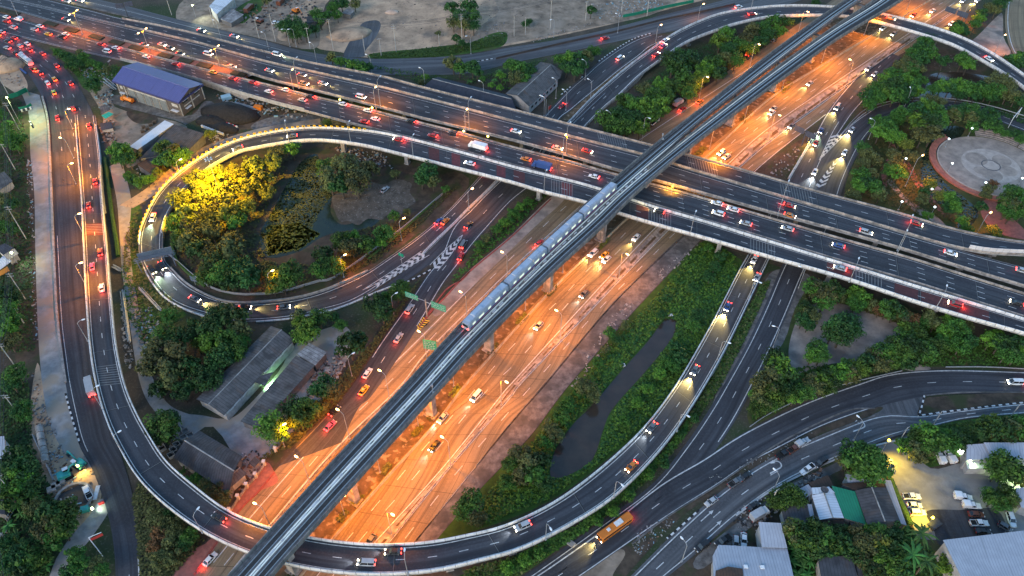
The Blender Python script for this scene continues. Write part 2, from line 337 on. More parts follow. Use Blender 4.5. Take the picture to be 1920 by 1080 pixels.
RK = Rib([(141,215,178,217,.2),(147,290,188,292,1.0),(153,360,191,360,2.3),(158,460,200,458,4.4),(163,560,208,555,6.0),(170,653,217,645,7.2),(182,725,233,720,8.0),(200,787,254,772,8.2),(222,835,278,815,8.2),(260,897,311,865,8.2),(318,953,362,911,8.2),(390,1002,424,957,8.2),(467,1037,490,986,8.2),(547,1060,568,1007,8.2),(625,1073,646,1019,8.2),(713,1078,720,1023,8.2),(813,1071,800,1019,8.2),(897,1052,873,1006,8.2),(978,1029,951,986,8.2),(1066,986,1040,943,8.1),(1155,928,1125,881,7.3),(1240,841,1205,806,5.8),(1300,757,1264,729,4.2),(1353,667,1313,647,2.6),(1393,587,1353,573,1.3),(1425,520,1385,510,.5),(1445,478,1408,470,.2),(1466,430,1432,422,.18),(1500,360,1468,350,.18)])
RJ = Rib(zs([(1435,420,1490,430),(1450,390,1503,400),(1477,337,1522,345),(1503,293,1545,290),(1527,253,1573,250),(1548,215,1600,211),(1575,178,1622,186),(1610,140,1645,155),(1660,95,1690,107)], .13))
RJ2 = Rib(zs([(1480,450,1540,460),(1500,410,1560,420),(1520,345,1583,345),(1545,290,1603,298),(1573,255,1620,265),(1600,228,1640,240),(1627,207,1662,225),(1667,194,1690,212),(1707,188,1720,206),(1757,187,1760,206),(1807,192,1803,209),(1863,204,1858,223),(1920,222,1915,244),(2010,252,2000,278)], .15))
RM = Rib(zs([(1490,450,1535,455),(1462,507,1507,515),(1434,573,1477,587),(1400,645,1450,648),(1358,720,1415,720),(1328,770,1376,793),(1285,833,1332,858),(1222,908,1275,935),(1122,982,1180,1012),(985,1078,1050,1112),(850,1168,900,1205)], .12))
RP = Rib(zs([(2030,703,2030,742),(1920,697,1920,738),(1773,693,1770,740),(1673,700,1690,752),(1613,718,1642,764),(1523,750,1545,798),(1440,788,1463,839),(1377,822,1402,871),(1320,860,1343,911),(1240,907,1253,968),(1140,985,1165,1028),(1000,1083,1070,1093),(860,1168,930,1183)], .15))
RQ = Rib(zs([(2030,750,2030,770),(1920,756,1920,776),(1807,769,1812,785),(1727,779,1742,802),(1647,777,1675,819),(1540,816,1585,856),(1440,862,1482,902),(1353,920,1392,963),(1260,1003,1302,1041),(1193,1070,1232,1098),(1120,1140,1170,1165)], .13))
RHW = Rib(zs([(270,1190,650,1180),(363,1080,730,1080),(447,960,777,1018),(513,885,850,925),(593,800,960,792),(700,690,1023,720),(797,600,1147,573),(880,510,1210,512),(960,443,1273,450),(1033,373,1330,395),(1100,318,1385,345),(1173,257,1440,298),(1260,207,1500,252),(1327,160,1550,213),(1393,113,1627,157),(1440,83,1673,113),(1493,47,1740,70),(1560,0,1800,30),(1640,-55,1870,-22),(1780,-140,1990,-110)], .06))
RO = Rib(zs([(38,168,74,178),(54,215,86,225),(57,290,91,290),(64,360,94,360),(66,460,99,460),(70,593,106,593),(75,677,116,677),(82,740,127,737),(95,800,145,825),(120,850,172,877)], .08))
RAP = Rib(zs([(690,1110,735,1115),(774,1018,812,1020),(868,905,905,912),(957,792,992,820),(1020,720,1062,728),(1144,573,1182,590),(1207,510,1247,520),(1270,450,1312,452),(1330,395,1365,405)], .09))
RR = Rib(zs([(1893,-30,1975,-30),(1885,20,1975,20),(1886,60,1975,62),(1899,100,1985,95),(1935,140,2000,130)], .12))
def pave(rib, name, m, label=None, **k):
    mb = MB(); rib.sheet(mb, **k); return struct(mb, name, m, label)
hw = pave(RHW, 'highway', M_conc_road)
pave(RAP, 'concrete_apron', M_apron)
road_e = pave(RE, 'slip_road', M_asph); road_f = pave(RF, 'link_road', M_asph); road_u = pave(RU, 'frontage_road', M_asph2); road_g = pave(RG, 'slip_road', M_asph)
road_w = pave(RW, 'left_road', M_asph); road_n = pave(RN, 'left_road', M_asph); road_j = pave(RJ, 'slip_road', M_asph); road_j2 = pave(RJ2, 'curved_road', M_asph)
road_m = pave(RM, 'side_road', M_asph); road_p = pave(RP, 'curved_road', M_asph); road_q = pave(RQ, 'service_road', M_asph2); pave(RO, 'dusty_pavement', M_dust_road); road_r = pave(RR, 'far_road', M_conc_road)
patch('road_opening', [(1636,768),(1650,757),(1690,748),(1733,740),(1731,760),(1733,782),(1690,803),(1655,812),(1638,790)], .11, M_asph2)
patch('road_junction', [(1330,855),(1270,905),(1240,925),(1170,985),(1100,1040),(1140,1030),(1250,950),(1345,895)], .10, M_asph)
patch('road_wedge', [(1505,420),(1525,340),(1545,292),(1573,250),(1588,240),(1580,258),(1562,285),(1525,345),(1512,420)], .11, M_asph)
# road paint on the ground-level carriageways
def paint(parent, fn, name='lane_markings', m=None):
    mb = MB(); fn(mb); o = mb.build(name, m or M_mark, parent); return o
def px_line(mb, pts, wd, z, dash=None):
    X = spline([G(x, y, z) for x, y in pts], 1.5 if dash else 3.0); d = np.linalg.norm(np.diff(X, axis=0), axis=1); Sx = np.concatenate([[0], np.cumsum(d)])
    ip = lambda q: Vector([np.interp(q, Sx, X[:, k]) for k in range(3)])
    segs = [(0, Sx[-1])] if not dash else [(q, q+dash[0]) for q in np.arange(0, Sx[-1]-dash[0], dash[0]+dash[1])]
    for a, b in segs:
        qs = np.linspace(a, b, max(2, int((b-a)/3)+1)); prev = None
        for q in qs:
            p = ip(q); t = (ip(min(q+1, Sx[-1]))-ip(max(q-1, 0))).normalized(); n = Vector((-t.y, t.x, 0))
            cur = (p-n*wd/2, p+n*wd/2)
            if prev: mb.poly([prev[0], prev[1], cur[1], cur[0]])
            prev = cur
W_left = [(400,1055),(480,958),(590,833),(680,738),(761,660),(882,540),(960,465),(1047,382),(1120,322),(1198,263),(1320,183),(1440,105),(1540,35),(1600,-8)]
W_right = [(430,1075),(503,987),(627,843),(747,727),(801,659),(900,561),(960,503),(1087,387)]
W_mid = [(420,1060),(492,972),(577,877),(653,790),(754,693),(840,601),(925,517),(1040,405),(1130,335),(1225,271),(1345,195),(1465,112),(1560,45),(1630,-8)]
E_left = [(560,1085),(622,1013),(722,900),(815,797),(875,720),(962,623),(1049,530),(1129,455),(1179,408),(1250,350),(1322,297),(1442,187),(1542,123),(1642,63),(1745,0)]
E_sepL = [(640,1090),(700,1020),(830,877),(945,735),(960,718),(1100,565),(1223,433),(1290,372),(1360,312),(1440,241),(1580,145),(1720,52),(1790,5)]
E_sepR = [(670,1090),(727,1020),(845,875),(960,742),(975,721),(1110,580),(1237,448),(1305,383),(1380,320),(1440,269),(1550,188),(1720,70),(1800,15)]
E_d1 = [(590,1085),(650,1013),(743,902),(788,848),(868,757),(960,650),(1063,548),(1095,513),(1160,450),(1190,420),(1265,360),(1345,293),(1440,207),(1540,142),(1700,36),(1760,0)]
E_d2 = [(620,1085),(675,1013),(762,912),(805,860),(848,808),(915,730),(975,672),(1075,558),(1142,488),(1208,425),(1280,365),(1355,300),(1440,224),(1540,159),(1700,46),(1775,0)]
F_mid = [(710,1075),(763,1005),(853,890),(937,792),(1020,697),(1120,583),(1220,483),(1262,440),(1330,382),(1410,310),(1500,240),(1600,165)]
F_right = [(735,1070),(777,1018),(868,905),(960,792),(1023,720),(1147,573),(1273,450),(1345,388),(1440,299),(1550,213)]
def hwpaint(mb):
    for p in (W_left, W_right, E_sepL, E_sepR, F_right): px_line(mb, p, .3, .09)
    for p in (W_mid, E_d1, E_d2, F_mid): px_line(mb, p, .22, .09, (4, 8))
paint(hw, hwpaint)
paint(hw, lambda mb: px_line(mb, [(x+1, y) for x, y in E_left], .35, .09), 'edge_line', M_mark_y)
med_line = lambda P: [G(x, y, .0) for x, y in P]
paint(road_e, lambda mb: (RE.line(mb, .06, .25, .03, 40), RE.line(mb, .94, .25, .03, 60, 170), RE.dash(mb, .5, 3, 9, .2, q0=40)))
paint(road_u, lambda mb: (RU.line(mb, .5, .2, .03, 20, 230),))
paint(road_g, lambda mb: (RG.line(mb, .94, .3, .03), RG.line(mb, .12, .2, .03), RG.dash(mb, .53, 3, 9, .2)))
paint(road_w, lambda mb: (RW.dash(mb, .25, 3, 9, .2), RW.dash(mb, .5, 3, 9, .2), RW.dash(mb, .75, 3, 9, .2)))
paint(road_n, lambda mb: (RN.line(mb, .14, .2, .03, 60, 170), RN.line(mb, .86, .3, .03, 210), RN.line(mb, .12, .25, .03, 235), RN.dash(mb, .5, 3, 9, .2, q0=215)))
paint(road_j, lambda mb: (RJ.line(mb, .06, .3, .03), RJ.line(mb, .95, .25, .03, 30, 140), RJ.dash(mb, .48, 3, 9, .2)))
paint(road_j2, lambda mb: (RJ2.line(mb, .04, .25, .03, 70), RJ2.line(mb, .88, .25, .03), RJ2.dash(mb, .45, 3, 9, .2, q0=120)))
paint(road_m, lambda mb: (RM.line(mb, .14, .25, .03), RM.line(mb, .9, .28, .03, 15, 105), RM.dash(mb, .52, 3, 9, .2)))
paint(road_p, lambda mb: (RP.line(mb, .05, .35, .03, 0, 200), RP.line(mb, .96, .25, .03, 75, 330), RP.dash(mb, .5, 3, 9, .2)))
paint(road_q, lambda mb: (RQ.line(mb, .12, .3, .03), RQ.line(mb, .88, .25, .03), RQ.dash(mb, .5, 3, 9, .25)))
paint(road_r, lambda mb: (RR.line(mb, .06, .4, .03),))
def chevrons(mb, a0, a1, b0, b1, n, z, back=.35, thick=.5, s0=.05, s1=1):
    """white chevrons between two converging lines a0-a1 and b0-b1 (survey coordinates)"""
    A0, A1, B0, B1 = (G(x, y, z) for x, y in (a0, a1, b0, b1))
    for i in range(n):
        t = s0+(s1-s0)*i/n; dt = (s1-s0)/n*thick
        la, lb = A0.lerp(A1, t), B0.lerp(B1, t); la2, lb2 = A0.lerp(A1, t+dt), B0.lerp(B1, t+dt)
        tip = t+back*(s1-s0)/n*1.6; m1 = A0.lerp(A1, tip).lerp(B0.lerp(B1, tip), .5); m2 = A0.lerp(A1, tip+dt).lerp(B0.lerp(B1, tip+dt), .5)
        mb.poly([la, m1, m2, la2]); mb.poly([m1, lb, lb2, m2])
def gores(mb):
    chevrons(mb, (694,538), (792,471), (700,543), (800,482), 9, .20)
    chevrons(mb, (865,440), (808,497), (868,444), (822,508), 7, .20)
    px_line(mb, [(680,544),(740,505),(790,471)], .25, .2); px_line(mb, [(680,544),(745,512),(805,478)], .25, .2)
    px_line(mb, [(868,440),(835,468),(806,497)], .25, .2); px_line(mb, [(868,440),(845,478),(820,508)], .25, .2)
    chevrons(mb, (1538,297), (1560,252), (1541,297), (1582,253), 6, .20); chevrons(mb, (1566,300), (1526,352), (1570,302), (1546,350), 6, .20)
    px_line(mb, [(1536,300),(1560,250),(1573,228)], .25, .2); px_line(mb, [(1536,300),(1580,256),(1600,232),(1640,204)], .25, .2)
gore = MB(); gores(gore); gore.build('chevron_markings', M_mark, hw)
mb = MB(); chevrons(mb, (798,592), (784,618), (808,598), (790,620), 5, .24, s0=0)
# yellow and black gore paint by the green gantry
mb = MB(); mb.poly([G(x, y, .22) for x, y in [(793,594),(806,601),(800,610),(787,617),(781,612)]])
struct(mb, 'yellow_gore', mat('black_paint', (.02,.02,.02)))
mb = MB(); chevrons(mb, (794,594), (781,613), (806,601), (787,619), 5, .26, s0=0, thick=.55); struct(mb, 'yellow_chevron_paint', M_mark_y)
# turn arrows on the service road
def arrow(px, py, rib, back=False):
    p, q, t = rib.on(px, py, .03); T = rib.T(q)*(-1 if back else 1); N = Vector((-T.y, T.x, 0)); mb = MB(); p = p+Vector((0,0,.035))
    mb.poly([p-T*3-N*.15, p-T*3+N*.15, p+T*1+N*.15, p+T*1-N*.15]); mb.poly([p+T*1-N*.55, p+T*2.6, p+T*1+N*.55]); return mb
def uturn(px, py, rib):
    p, q, t = rib.on(px, py, .035); T = -rib.T(q); N = rib.N(q)*-1; mb = MB(); p = p+Vector((0,0,.035)); pr = None
    pts = [p-T*3.4+N*0]+[p+T*.5+T*1.3*math.sin(a)+N*(1.3-1.3*math.cos(a)) for a in np.linspace(0, math.pi, 9)]
    for i in range(len(pts)-1):
        d = (pts[i+1]-pts[i]).normalized(); n = Vector((-d.y, d.x, 0))*.2; mb.poly([pts[i]-n, pts[i]+n, pts[i+1]+n, pts[i+1]-n])
    e = pts[-1]; mb.poly([e-N*.6, e-T*1.6, e+N*.6]); return mb
for px, py in ((1616,803),(1460,879)): uturn(px, py, RQ).build('turn_arrow', M_mark, road_q)
for px, py in ((1327,966),(1342,986)): arrow(px, py, RQ, True).build('turn_arrow', M_mark, road_q)
# ------------------------------------------------------------------ ground covers
def P_(name, pts, z, m, label=None): return patch(name, pts, z, m, label)
P_('dirt_lot', [(592,88),(600,55),(650,0),(700,-60),(1300,-80),(1400,-30),(1243,20),(1127,50),(960,84),(820,103),(690,108),(640,98)], .03, M_sand)
P_('rubble_lot', [(930,-40),(1160,-60),(1300,-40),(1240,20),(1127,48),(960,80),(880,90),(900,50),(935,20)], .04, M_gravel)
P_('grass_verge', [(690,103),(720,97),(780,92),(830,86),(880,80),(925,62),(950,62),(945,84),(905,96),(820,107),(760,109),(700,110)], .05, M_grass)
P_('asphalt_apron', [(646,106),(650,88),(662,68),(672,52),(684,41),(706,38),(714,46),(709,62),(697,80),(684,96),(682,106)], .055, M_asph2)
P_('yard', [(330,34),(380,-20),(610,-60),(600,40),(588,92),(480,70),(400,52)], .036, M_gravel)
P_('yard_track', [(520,70),(540,30),(575,0),(620,-40),(640,-30),(600,20),(570,50),(545,75)], .045, M_sand)
P_('yard_grass', [(436,36),(445,15),(470,0),(495,-8),(490,20),(470,32),(455,44)], .05, M_grass)
P_('green_strip', [(95,88),(160,108),(210,128),(270,135),(230,150),(190,160),(160,168),(140,138),(112,108)], .03, M_grass)
P_('yard', [(165,160),(205,145),(215,150),(215,200),(330,228),(345,250),(250,312),(232,300),(200,262),(190,210)], .04, M_gravel)
P_('concrete_yard', [(206,192),(222,178),(345,218),(383,190),(401,198),(352,232),(330,226)], .06, M_apron)
P_('dark_yard', [(360,215),(385,195),(430,185),(560,215),(600,235),(500,245),(430,252),(390,265)], .05, M_soil)
P_('yard_paving', [(470,240),(490,225),(560,212),(640,232),(560,236),(500,246)], .06, M_apron)
P_('wet_yard', [(240,208),(285,212),(295,228),(262,232),(243,222)], .055, M_soil)
lane = Rib(zs([(205,312,228,300),(213,345,240,345),(220,385,246,380),(224,440,243,440),(229,510,248,508),(238,570,258,568),(248,640,268,636),(258,700,282,695),(275,750,300,738),(305,785,325,765),(345,800,360,778)], .07)); pave(lane, 'lane', M_dust_road)
dl = Rib(zs([(224,385,250,390),(272,355,288,366),(318,317,330,329),(370,281,380,291),(430,257,440,265),(500,238,505,246),(600,222,602,232)], .075)); pave(dl, 'dirt_lane', M_sand)
P_('grass_verge', [(228,520),(232,440),(240,400),(262,385),(270,440),(262,490),(280,530),(310,565),(350,590),(300,600),(262,560),(250,520)], .05, M_grass)
P_('shed_yard', [(320,780),(372,778),(420,785),(455,770),(520,700),(560,640),(640,610),(660,650),(600,760),(505,860),(470,900),(400,800),(340,830)], .05, M_dust_road)
P_('roadside_dirt', [(490,870),(560,800),(640,720),(690,650),(740,570),(775,525),(800,500),(790,530),(740,600),(690,680),(620,770),(540,845),(505,885)], .055, M_soil)
P_('loop_garden', [(310,440),(330,395),(380,340),(450,300),(560,275),(680,285),(800,310),(880,335),(840,395),(780,440),(700,500),(620,540),(540,555),(440,556),(350,525)], .03, M_soil)
P_('garden_lane', [(470,445),(490,430),(530,370),(560,320),(585,290),(560,285),(530,330),(500,380),(470,425)], .05, M_soil)
P_('lily_pond', [(565,303),(595,290),(604,330),(622,362),(620,398),(640,421),(675,414),(705,405),(712,412),(690,428),(640,434),(600,446),(560,472),(500,482),(488,440),(508,400),(535,350)], .06, M_pond)
P_('gravel_mound', [(622,372),(632,362),(648,350),(668,352),(690,340),(718,346),(745,336),(772,345),(768,360),(780,378),(766,388),(755,402),(728,402),(715,412),(690,410),(672,422),(652,414),(640,416),(630,402)], .08, M_mound)
P_('garden_dirt', [(690,300),(760,300),(800,318),(850,340),(820,395),(770,400),(770,350),(720,338)], .05, M_soil)
P_('river_bank', [(1313,455),(1345,458),(1378,480),(1390,500),(1345,590),(1285,700),(1215,792),(1130,868),(1030,940),(900,992),(800,1012),(850,965),(905,912),(992,822),(1062,730),(1182,592),(1247,522)], .04, M_grass)
P_('canal', [(1247,600),(1268,603),(1261,632),(1216,690),(1152,762),(1133,800),(1112,860),(1078,885),(1048,897),(1032,892),(1038,850),(1073,797),(1108,762),(1168,692),(1213,642)], .07, M_water)
P_('slope_grass', [(1428,525),(1455,515),(1430,575),(1395,645),(1355,720),(1320,772),(1275,835),(1212,908),(1115,978),(980,1078),(900,1110),(870,1075),(975,1040),(1070,995),(1160,932),(1245,846),(1305,760),(1358,672)], .05, M_soil)
P_('grass_bank', [(860,1080),(975,1040),(1085,985),(1165,925),(1150,950),(1080,1005),(975,1080),(880,1130),(820,1120)], .06, M_grass)
P_('grass_bank', [(250,930),(265,900),(300,950),(370,1000),(385,1010),(310,1100),(265,1100),(262,1000)], .04, M_soil)
P_('footpath', [(310,1100),(358,1035),(395,1010),(450,925),(495,868),(513,882),(520,905),(480,925),(447,962),(395,1040),(350,1100)], .10, M_brickpav)
P_('footpath', [(820,572),(880,507),(960,440),(1035,368),(1060,372),(1000,428),(925,500),(860,560),(825,590),(812,590)], .10, M_paving)
P_('grass_island', [(850,520),(870,480),(920,430),(975,380),(1020,362),(1030,370),(960,437),(880,505),(850,535),(815,570)], .06, M_soil)
P_('verge', [(60,95),(20,110),(40,160),(55,215),(58,290),(64,360),(66,460),(70,593),(75,677),(30,680),(20,500),(0,340),(-60,200),(-60,60),(0,95)], .03, M_soil)
P_('sandy_yard', [(0,105),(20,112),(38,132),(52,160),(40,178),(15,165),(0,150)], .06, M_sand)
P_('construction_site', [(70,680),(85,745),(100,800),(125,850),(175,880),(190,930),(160,985),(120,1000),(90,930),(60,870),(55,780)], .05, M_sand)
P_('dirt_path', [(205,955),(190,935),(165,970),(130,1010),(100,1060),(85,1130),(130,1130),(140,1050),(170,1010)], .06, M_dust_road)
P_('paved_yard', [(1480,645),(1500,588),(1530,568),(1580,570),(1640,590),(1690,607),(1682,640),(1650,672),(1560,682),(1500,700),(1482,690)], .06, M_paving)
P_('island_lawn', [(1420,700),(1450,600),(1510,525),(1700,580),(1830,640),(1925,660),(1925,690),(1770,688),(1670,694),(1600,716),(1500,752),(1405,795)], .03, M_lawn)
P_('paved_path', [(1690,690),(1700,680),(1735,685),(1745,692),(1720,697)], .07, M_paving)
P_('grey_verge', [(1430,640),(1460,570),(1500,515),(1520,525),(1490,580),(1470,640),(1425,700)], .05, M_apron)
P_('grey_verge', [(1395,620),(1435,525),(1460,505),(1465,520),(1425,610),(1370,710),(1335,760)], .055, M_apron)
P_('gravel_corner', [(1120,1080),(1150,1035),(1200,990),(1260,955),(1330,905),(1440,850),(1540,802),(1640,764),(1648,772),(1560,806),(1470,845),(1400,885),(1340,925),(1270,975),(1200,1050),(1160,1090)], .12, M_soil)
P_('gravel_corner', [(1085,1085),(1120,1055),(1160,1030),(1172,1040),(1150,1075),(1140,1100)], .125, M_gravel)
P_('median_island', [(1735,748),(1760,743),(1850,738),(1940,738),(1940,756),(1850,760),(1780,771),(1722,780)], .16, M_soil)
P_('roadside_yard', [(1230,1110),(1300,1045),(1390,968),(1482,907),(1583,860),(1650,835),(1690,860),(1720,900),(1760,1100)], .04, M_soil)
P_('street_edge', [(1305,1045),(1395,970),(1485,908),(1590,858),(1680,822),(1800,795),(1925,782),(1925,800),(1800,815),(1690,845),(1590,875),(1490,930),(1400,995),(1320,1065)], .06, M_apron)
P_('car_park', [(1642,842),(1690,830),(1745,878),(1805,868),(1860,882),(1925,892),(1925,1010),(1860,1005),(1735,1012),(1712,985),(1668,885)], .07, M_lot)
P_('asphalt_yard', [(1738,958),(1800,956),(1868,955),(1882,1002),(1800,1015),(1762,1022),(1750,990)], .09, M_asph)
P_('lawn', [(1690,835),(1730,800),(1830,785),(1930,775),(1930,835),(1815,832),(1810,850),(1745,876),(1700,850)], .065, M_grass)
P_('backyard', [(1480,1090),(1480,985),(1560,990),(1690,985),(1740,1020),(1770,1090)], .05, M_grass)
P_('park_lawn', [(1585,348),(1610,290),(1640,240),(1700,215),(1800,210),(1925,245),(1930,460),(1860,445),(1700,402),(1600,372)], .03, M_lawn)
P_('park_moat', [(1795,262),(1808,240),(1770,238),(1748,262),(1728,300),(1730,350),(1760,380),(1800,400),(1795,425),(1812,430),(1835,400),(1810,372),(1780,350),(1752,318),(1757,285)], .06, M_pond)
P_('pond', [(1735,165),(1745,140),(1790,135),(1860,145),(1850,158),(1800,158),(1790,180),(1765,188),(1720,186),(1728,176)], .06, M_water)
P_('bank', [(1720,130),(1745,95),(1800,95),(1860,125),(1870,142),(1800,136),(1745,138)], .05, M_soil)
P_('gravel_lot', [(1797,95),(1830,70),(1870,30),(1880,28),(1882,70),(1895,100),(1860,104),(1830,92)], .06, M_paving)
P_('dark_bank', [(1500,345),(1520,300),(1500,300),(1470,330),(1440,330),(1440,310),(1500,262),(1525,255),(1515,290)], .05, M_soil)
P_('traffic_island', [(1578,258),(1598,225),(1618,200),(1632,190),(1650,192),(1625,208),(1600,228),(1582,256)], .17, M_soil)
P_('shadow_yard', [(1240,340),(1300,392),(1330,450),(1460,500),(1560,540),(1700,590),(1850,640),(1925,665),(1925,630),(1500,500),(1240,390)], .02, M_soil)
# park paths and the round plaza
for pts, m in (([(1663,262),(1672,285),(1660,302),(1652,318),(1656,345),(1664,350),(1664,320),(1674,304),(1682,285),(1672,262)], M_brickpav),
               ([(1662,340),(1690,372),(1720,400),(1760,420),(1775,425),(1755,405),(1720,385),(1690,360),(1672,338)], M_paving),
               ([(1692,305),(1704,318),(1712,340),(1735,372),(1765,400),(1770,398),(1745,365),(1722,335),(1710,312),(1698,300)], M_brickpav),
               ([(1850,420),(1838,392),(1850,372),(1870,380),(1900,410),(1930,440),(1930,450),(1880,440)], M_brickpav)):
    P_('park_path', pts, .075, m)
PC = G(1856.8, 311.5, 0)
def disc(name, cx, cy, r, z, m, r0=0, a0=0, a1=2*math.pi, n=72):
    mb = MB()
    for i in range(n):
        a, b = a0+(a1-a0)*i/n, a0+(a1-a0)*(i+1)/n
        q = [(cx+r0*math.cos(a), cy+r0*math.sin(a), z), (cx+r*math.cos(a), cy+r*math.sin(a), z), (cx+r*math.cos(b), cy+r*math.sin(b), z), (cx+r0*math.cos(b), cy+r0*math.sin(b), z)]
        mb.poly(q if r0 else q[:3])
    return struct(mb, name, m)
# ------------------------------------------------------------------ round plaza
M_plaza = mat('plaza_stone', (.35,.28,.235), (.2,.162,.138), scale=.25, rough=.9, detail=9)
M_plaza_l = mat('pale_plaza_stone', (.44,.365,.315), (.3,.25,.22), scale=.4, rough=.9, detail=9)
M_plaza_d = mat('dark_plaza_stone', (.13,.125,.13), (.085,.08,.085), scale=.3, rough=.9)
M_redstone = mat('red_plaza_rim', (.42,.15,.105), (.24,.09,.068), scale=.5, rough=.9)
cx, cy = 208.0, 276.6
disc('plaza_floor', cx, cy, 21.5, .22, M_plaza); disc('plaza_emblem', cx, cy, 12.0, .24, M_plaza_l)
for i, (a, rr, r0) in enumerate(((2.3, 4.6, 6.5), (.5, 4.0, 7.0), (-.6, 3.7, 7.0), (-1.9, 4.2, 7.2), (-2.6, 2.8, 7.0))): disc('plaza_petal', cx+r0*math.cos(a), cy+r0*math.sin(a), rr, .25+.008*i, M_plaza, n=36)
disc('plaza_ring', cx, cy, 4.0, .31, M_plaza_d, r0=3.5); disc('plaza_hub', cx+.6, cy-.6, 2.6, .30, M_plaza_l)
for r, w, z in ((23.6, 2.2, .5), (25.0, .7, .9), (21.8, .5, .6)):
    mb = MB(); n = 60; a0, a1 = R(118), R(262)
    for i in range(n):
        a, b = a0+(a1-a0)*i/n, a0+(a1-a0)*(i+1)/n; f = lambda rr, t, zz: (cx+rr*math.cos(t), cy+rr*math.sin(t), zz)
        mb.poly([f(r-w/2,a,z), f(r+w/2,a,z), f(r+w/2,b,z), f(r-w/2,b,z)]); mb.poly([f(r+w/2,a,0), f(r+w/2,b,0), f(r+w/2,b,z), f(r+w/2,a,z)]); mb.poly([f(r-w/2,b,0), f(r-w/2,a,0), f(r-w/2,a,z), f(r-w/2,b,z)])
    struct(mb, 'plaza_rim', M_redstone if r > 22 else M_plaza_l)
M_steps = mat('weathered_stone_steps', (.3,.25,.23), (.16,.14,.13), scale=.7, rough=.9)
t = thing('stone_terrace', 'curved stepped stone terrace along the far edge of the round plaza', 'steps', (cx, cy, 0))
for k in range(4):
    mb = MB(); n = 24; r = 22.2+k*1.1; z = .35*(k+1); a0, a1 = R(20), R(84)
    for i in range(n):
        a, b = a0+(a1-a0)*i/n, a0+(a1-a0)*(i+1)/n; f = lambda rr, q, zz: (cx+rr*math.cos(q), cy+rr*math.sin(q), zz)
        mb.poly([f(r,a,z), f(r+1.1,a,z), f(r+1.1,b,z), f(r,b,z)]); mb.poly([f(r,b,z-.35), f(r,a,z-.35), f(r,a,z), f(r,b,z)])
    mb.build('step', M_steps, t)
# ------------------------------------------------------------------ elevated roads
def deck_mesh(rib, q0, q1, solid=3.0, depth=1.9):
    mb = MB(); prev = None
    for q in rib.qs(q0, q1, 4):
        z = rib.P(q, .5).z; n = rib.N(q)*.25; l, r = rib.P(q, 0)-n, rib.P(q, 1)+n
        if z < solid: ring = [l-Vector((0,0,.06)), r-Vector((0,0,.06)), Vector((r.x, r.y, 0)), Vector((r.x, r.y, 0)).lerp(Vector((l.x, l.y, 0)), .3), Vector((r.x, r.y, 0)).lerp(Vector((l.x, l.y, 0)), .7), Vector((l.x, l.y, 0))]
        else:
            d = lambda t, dz: l.lerp(r, t)-Vector((0,0,dz)); ring = [d(0,.06), d(1,.06), d(1,.5), d(.74,depth), d(.26,depth), d(0,.5)]
        if prev:
            for j in range(6):
                j2 = (j+1) % 6; mb.poly([prev[j], ring[j], ring[j2], prev[j2]])
        else: mb.poly(ring)
        prev = ring
    mb.poly(prev[::-1]); return mb
def parapet(rib, t, q0, q1, h=1.0, w=.32, out=1):
    mb = MB(); rib.sweep(mb, t, [(-w/2, -.45), (-w/2-.04, h*.45), (-w/2+.04, h), (w/2-.04, h), (w/2+.04, h*.45), (w/2, -.45)], q0, q1); return mb
def pier_mesh(p, T, z, w=1.8, d=1.6, cap=5.5, round_=False):
    mb = MB(); a = math.atan2(T.y, T.x)
    if round_: mb.tube((p.x, p.y, 0), (p.x, p.y, z-.5), w/2, w/2, 12)
    else: mb.box((p.x, p.y, z/2-.4), (d, w, z-.8), a)
    mb.box((p.x, p.y, z-.45), (d*.95, cap, .9), a); mb.box((p.x, p.y, .35), (d+.6, w+.6, .7), a); return mb
def road_bridge(rib, name, label, cat, q0, q1, mL, mR, marks, piers=(), hL=1.0, hR=1.0, surf=None, pq=None, round_=False, cap=6):
    p = rib.P(q0 or 0, .5); root = thing(name, label, cat, (p.x, p.y, 0))
    deck_mesh(rib, q0, q1).build('deck', M_conc, root)
    mb = MB(); rib.sheet(mb, 0, 1, q0, q1, .0); mb.build('road_surface', surf or M_deck, root)
    a, b = pq or (q0, q1)
    if mL: parapet(rib, 0, a, b, hL).build('parapet', mL, root)
    if mR: parapet(rib, 1, a, b, hR).build('parapet', mR, root)
    mb = MB(); marks(mb); mb.build('lane_markings', M_mark, root)
    for q in piers:
        z = rib.P(q, .5).z-1.75
        if z > 1.5: pier_mesh(rib.P(q, .5), rib.T(q), z, cap=cap, round_=round_).build('pier', M_conc, root)
    return root
def qx(rib, px, py): return rib.on(px, py)[1]
qA0 = qx(RA, 232, 42); qB0 = qx(RB, 232, 62); qC0 = qx(RC, 232, 100)
def no_hw(rib, step, lo, hi):
    out = []
    q = lo
    while q < hi:
        p = rib.P(q, .5); qq, tt = RHW.near(p)
        if not (.02 < tt < .98): out.append(q)
        q += step
    return out
over_A = road_bridge(RA, 'overpass', 'far two-lane overpass deck with worn pale parapets, farthest of the parallel crossing decks', 'overpass', 0, RA.len, M_conc_pink, M_conc_pink,
    lambda mb: (RA.dash(mb, .5, 2.5, 7.5, .2), RA.line(mb, .08, .2, .03), RA.line(mb, .92, .2, .03)), no_hw(RA, 30, qx(RA, 620, 130), RA.len), .9, .9, pq=(qA0, RA.len))
over_B = road_bridge(RB, 'overpass', 'dark three-lane overpass deck just behind the long open gap between the crossing decks', 'overpass', 0, RB.len, None, M_conc_pink,
    lambda mb: (RB.dash(mb, .36, 2.5, 7.5, .2), RB.dash(mb, .64, 2.5, 7.5, .2), RB.line(mb, .1, .2, .03), RB.line(mb, .93, .2, .03)), no_hw(RB, 30, qx(RB, 650, 175), RB.len), .5, .9, pq=(qB0, RB.len))
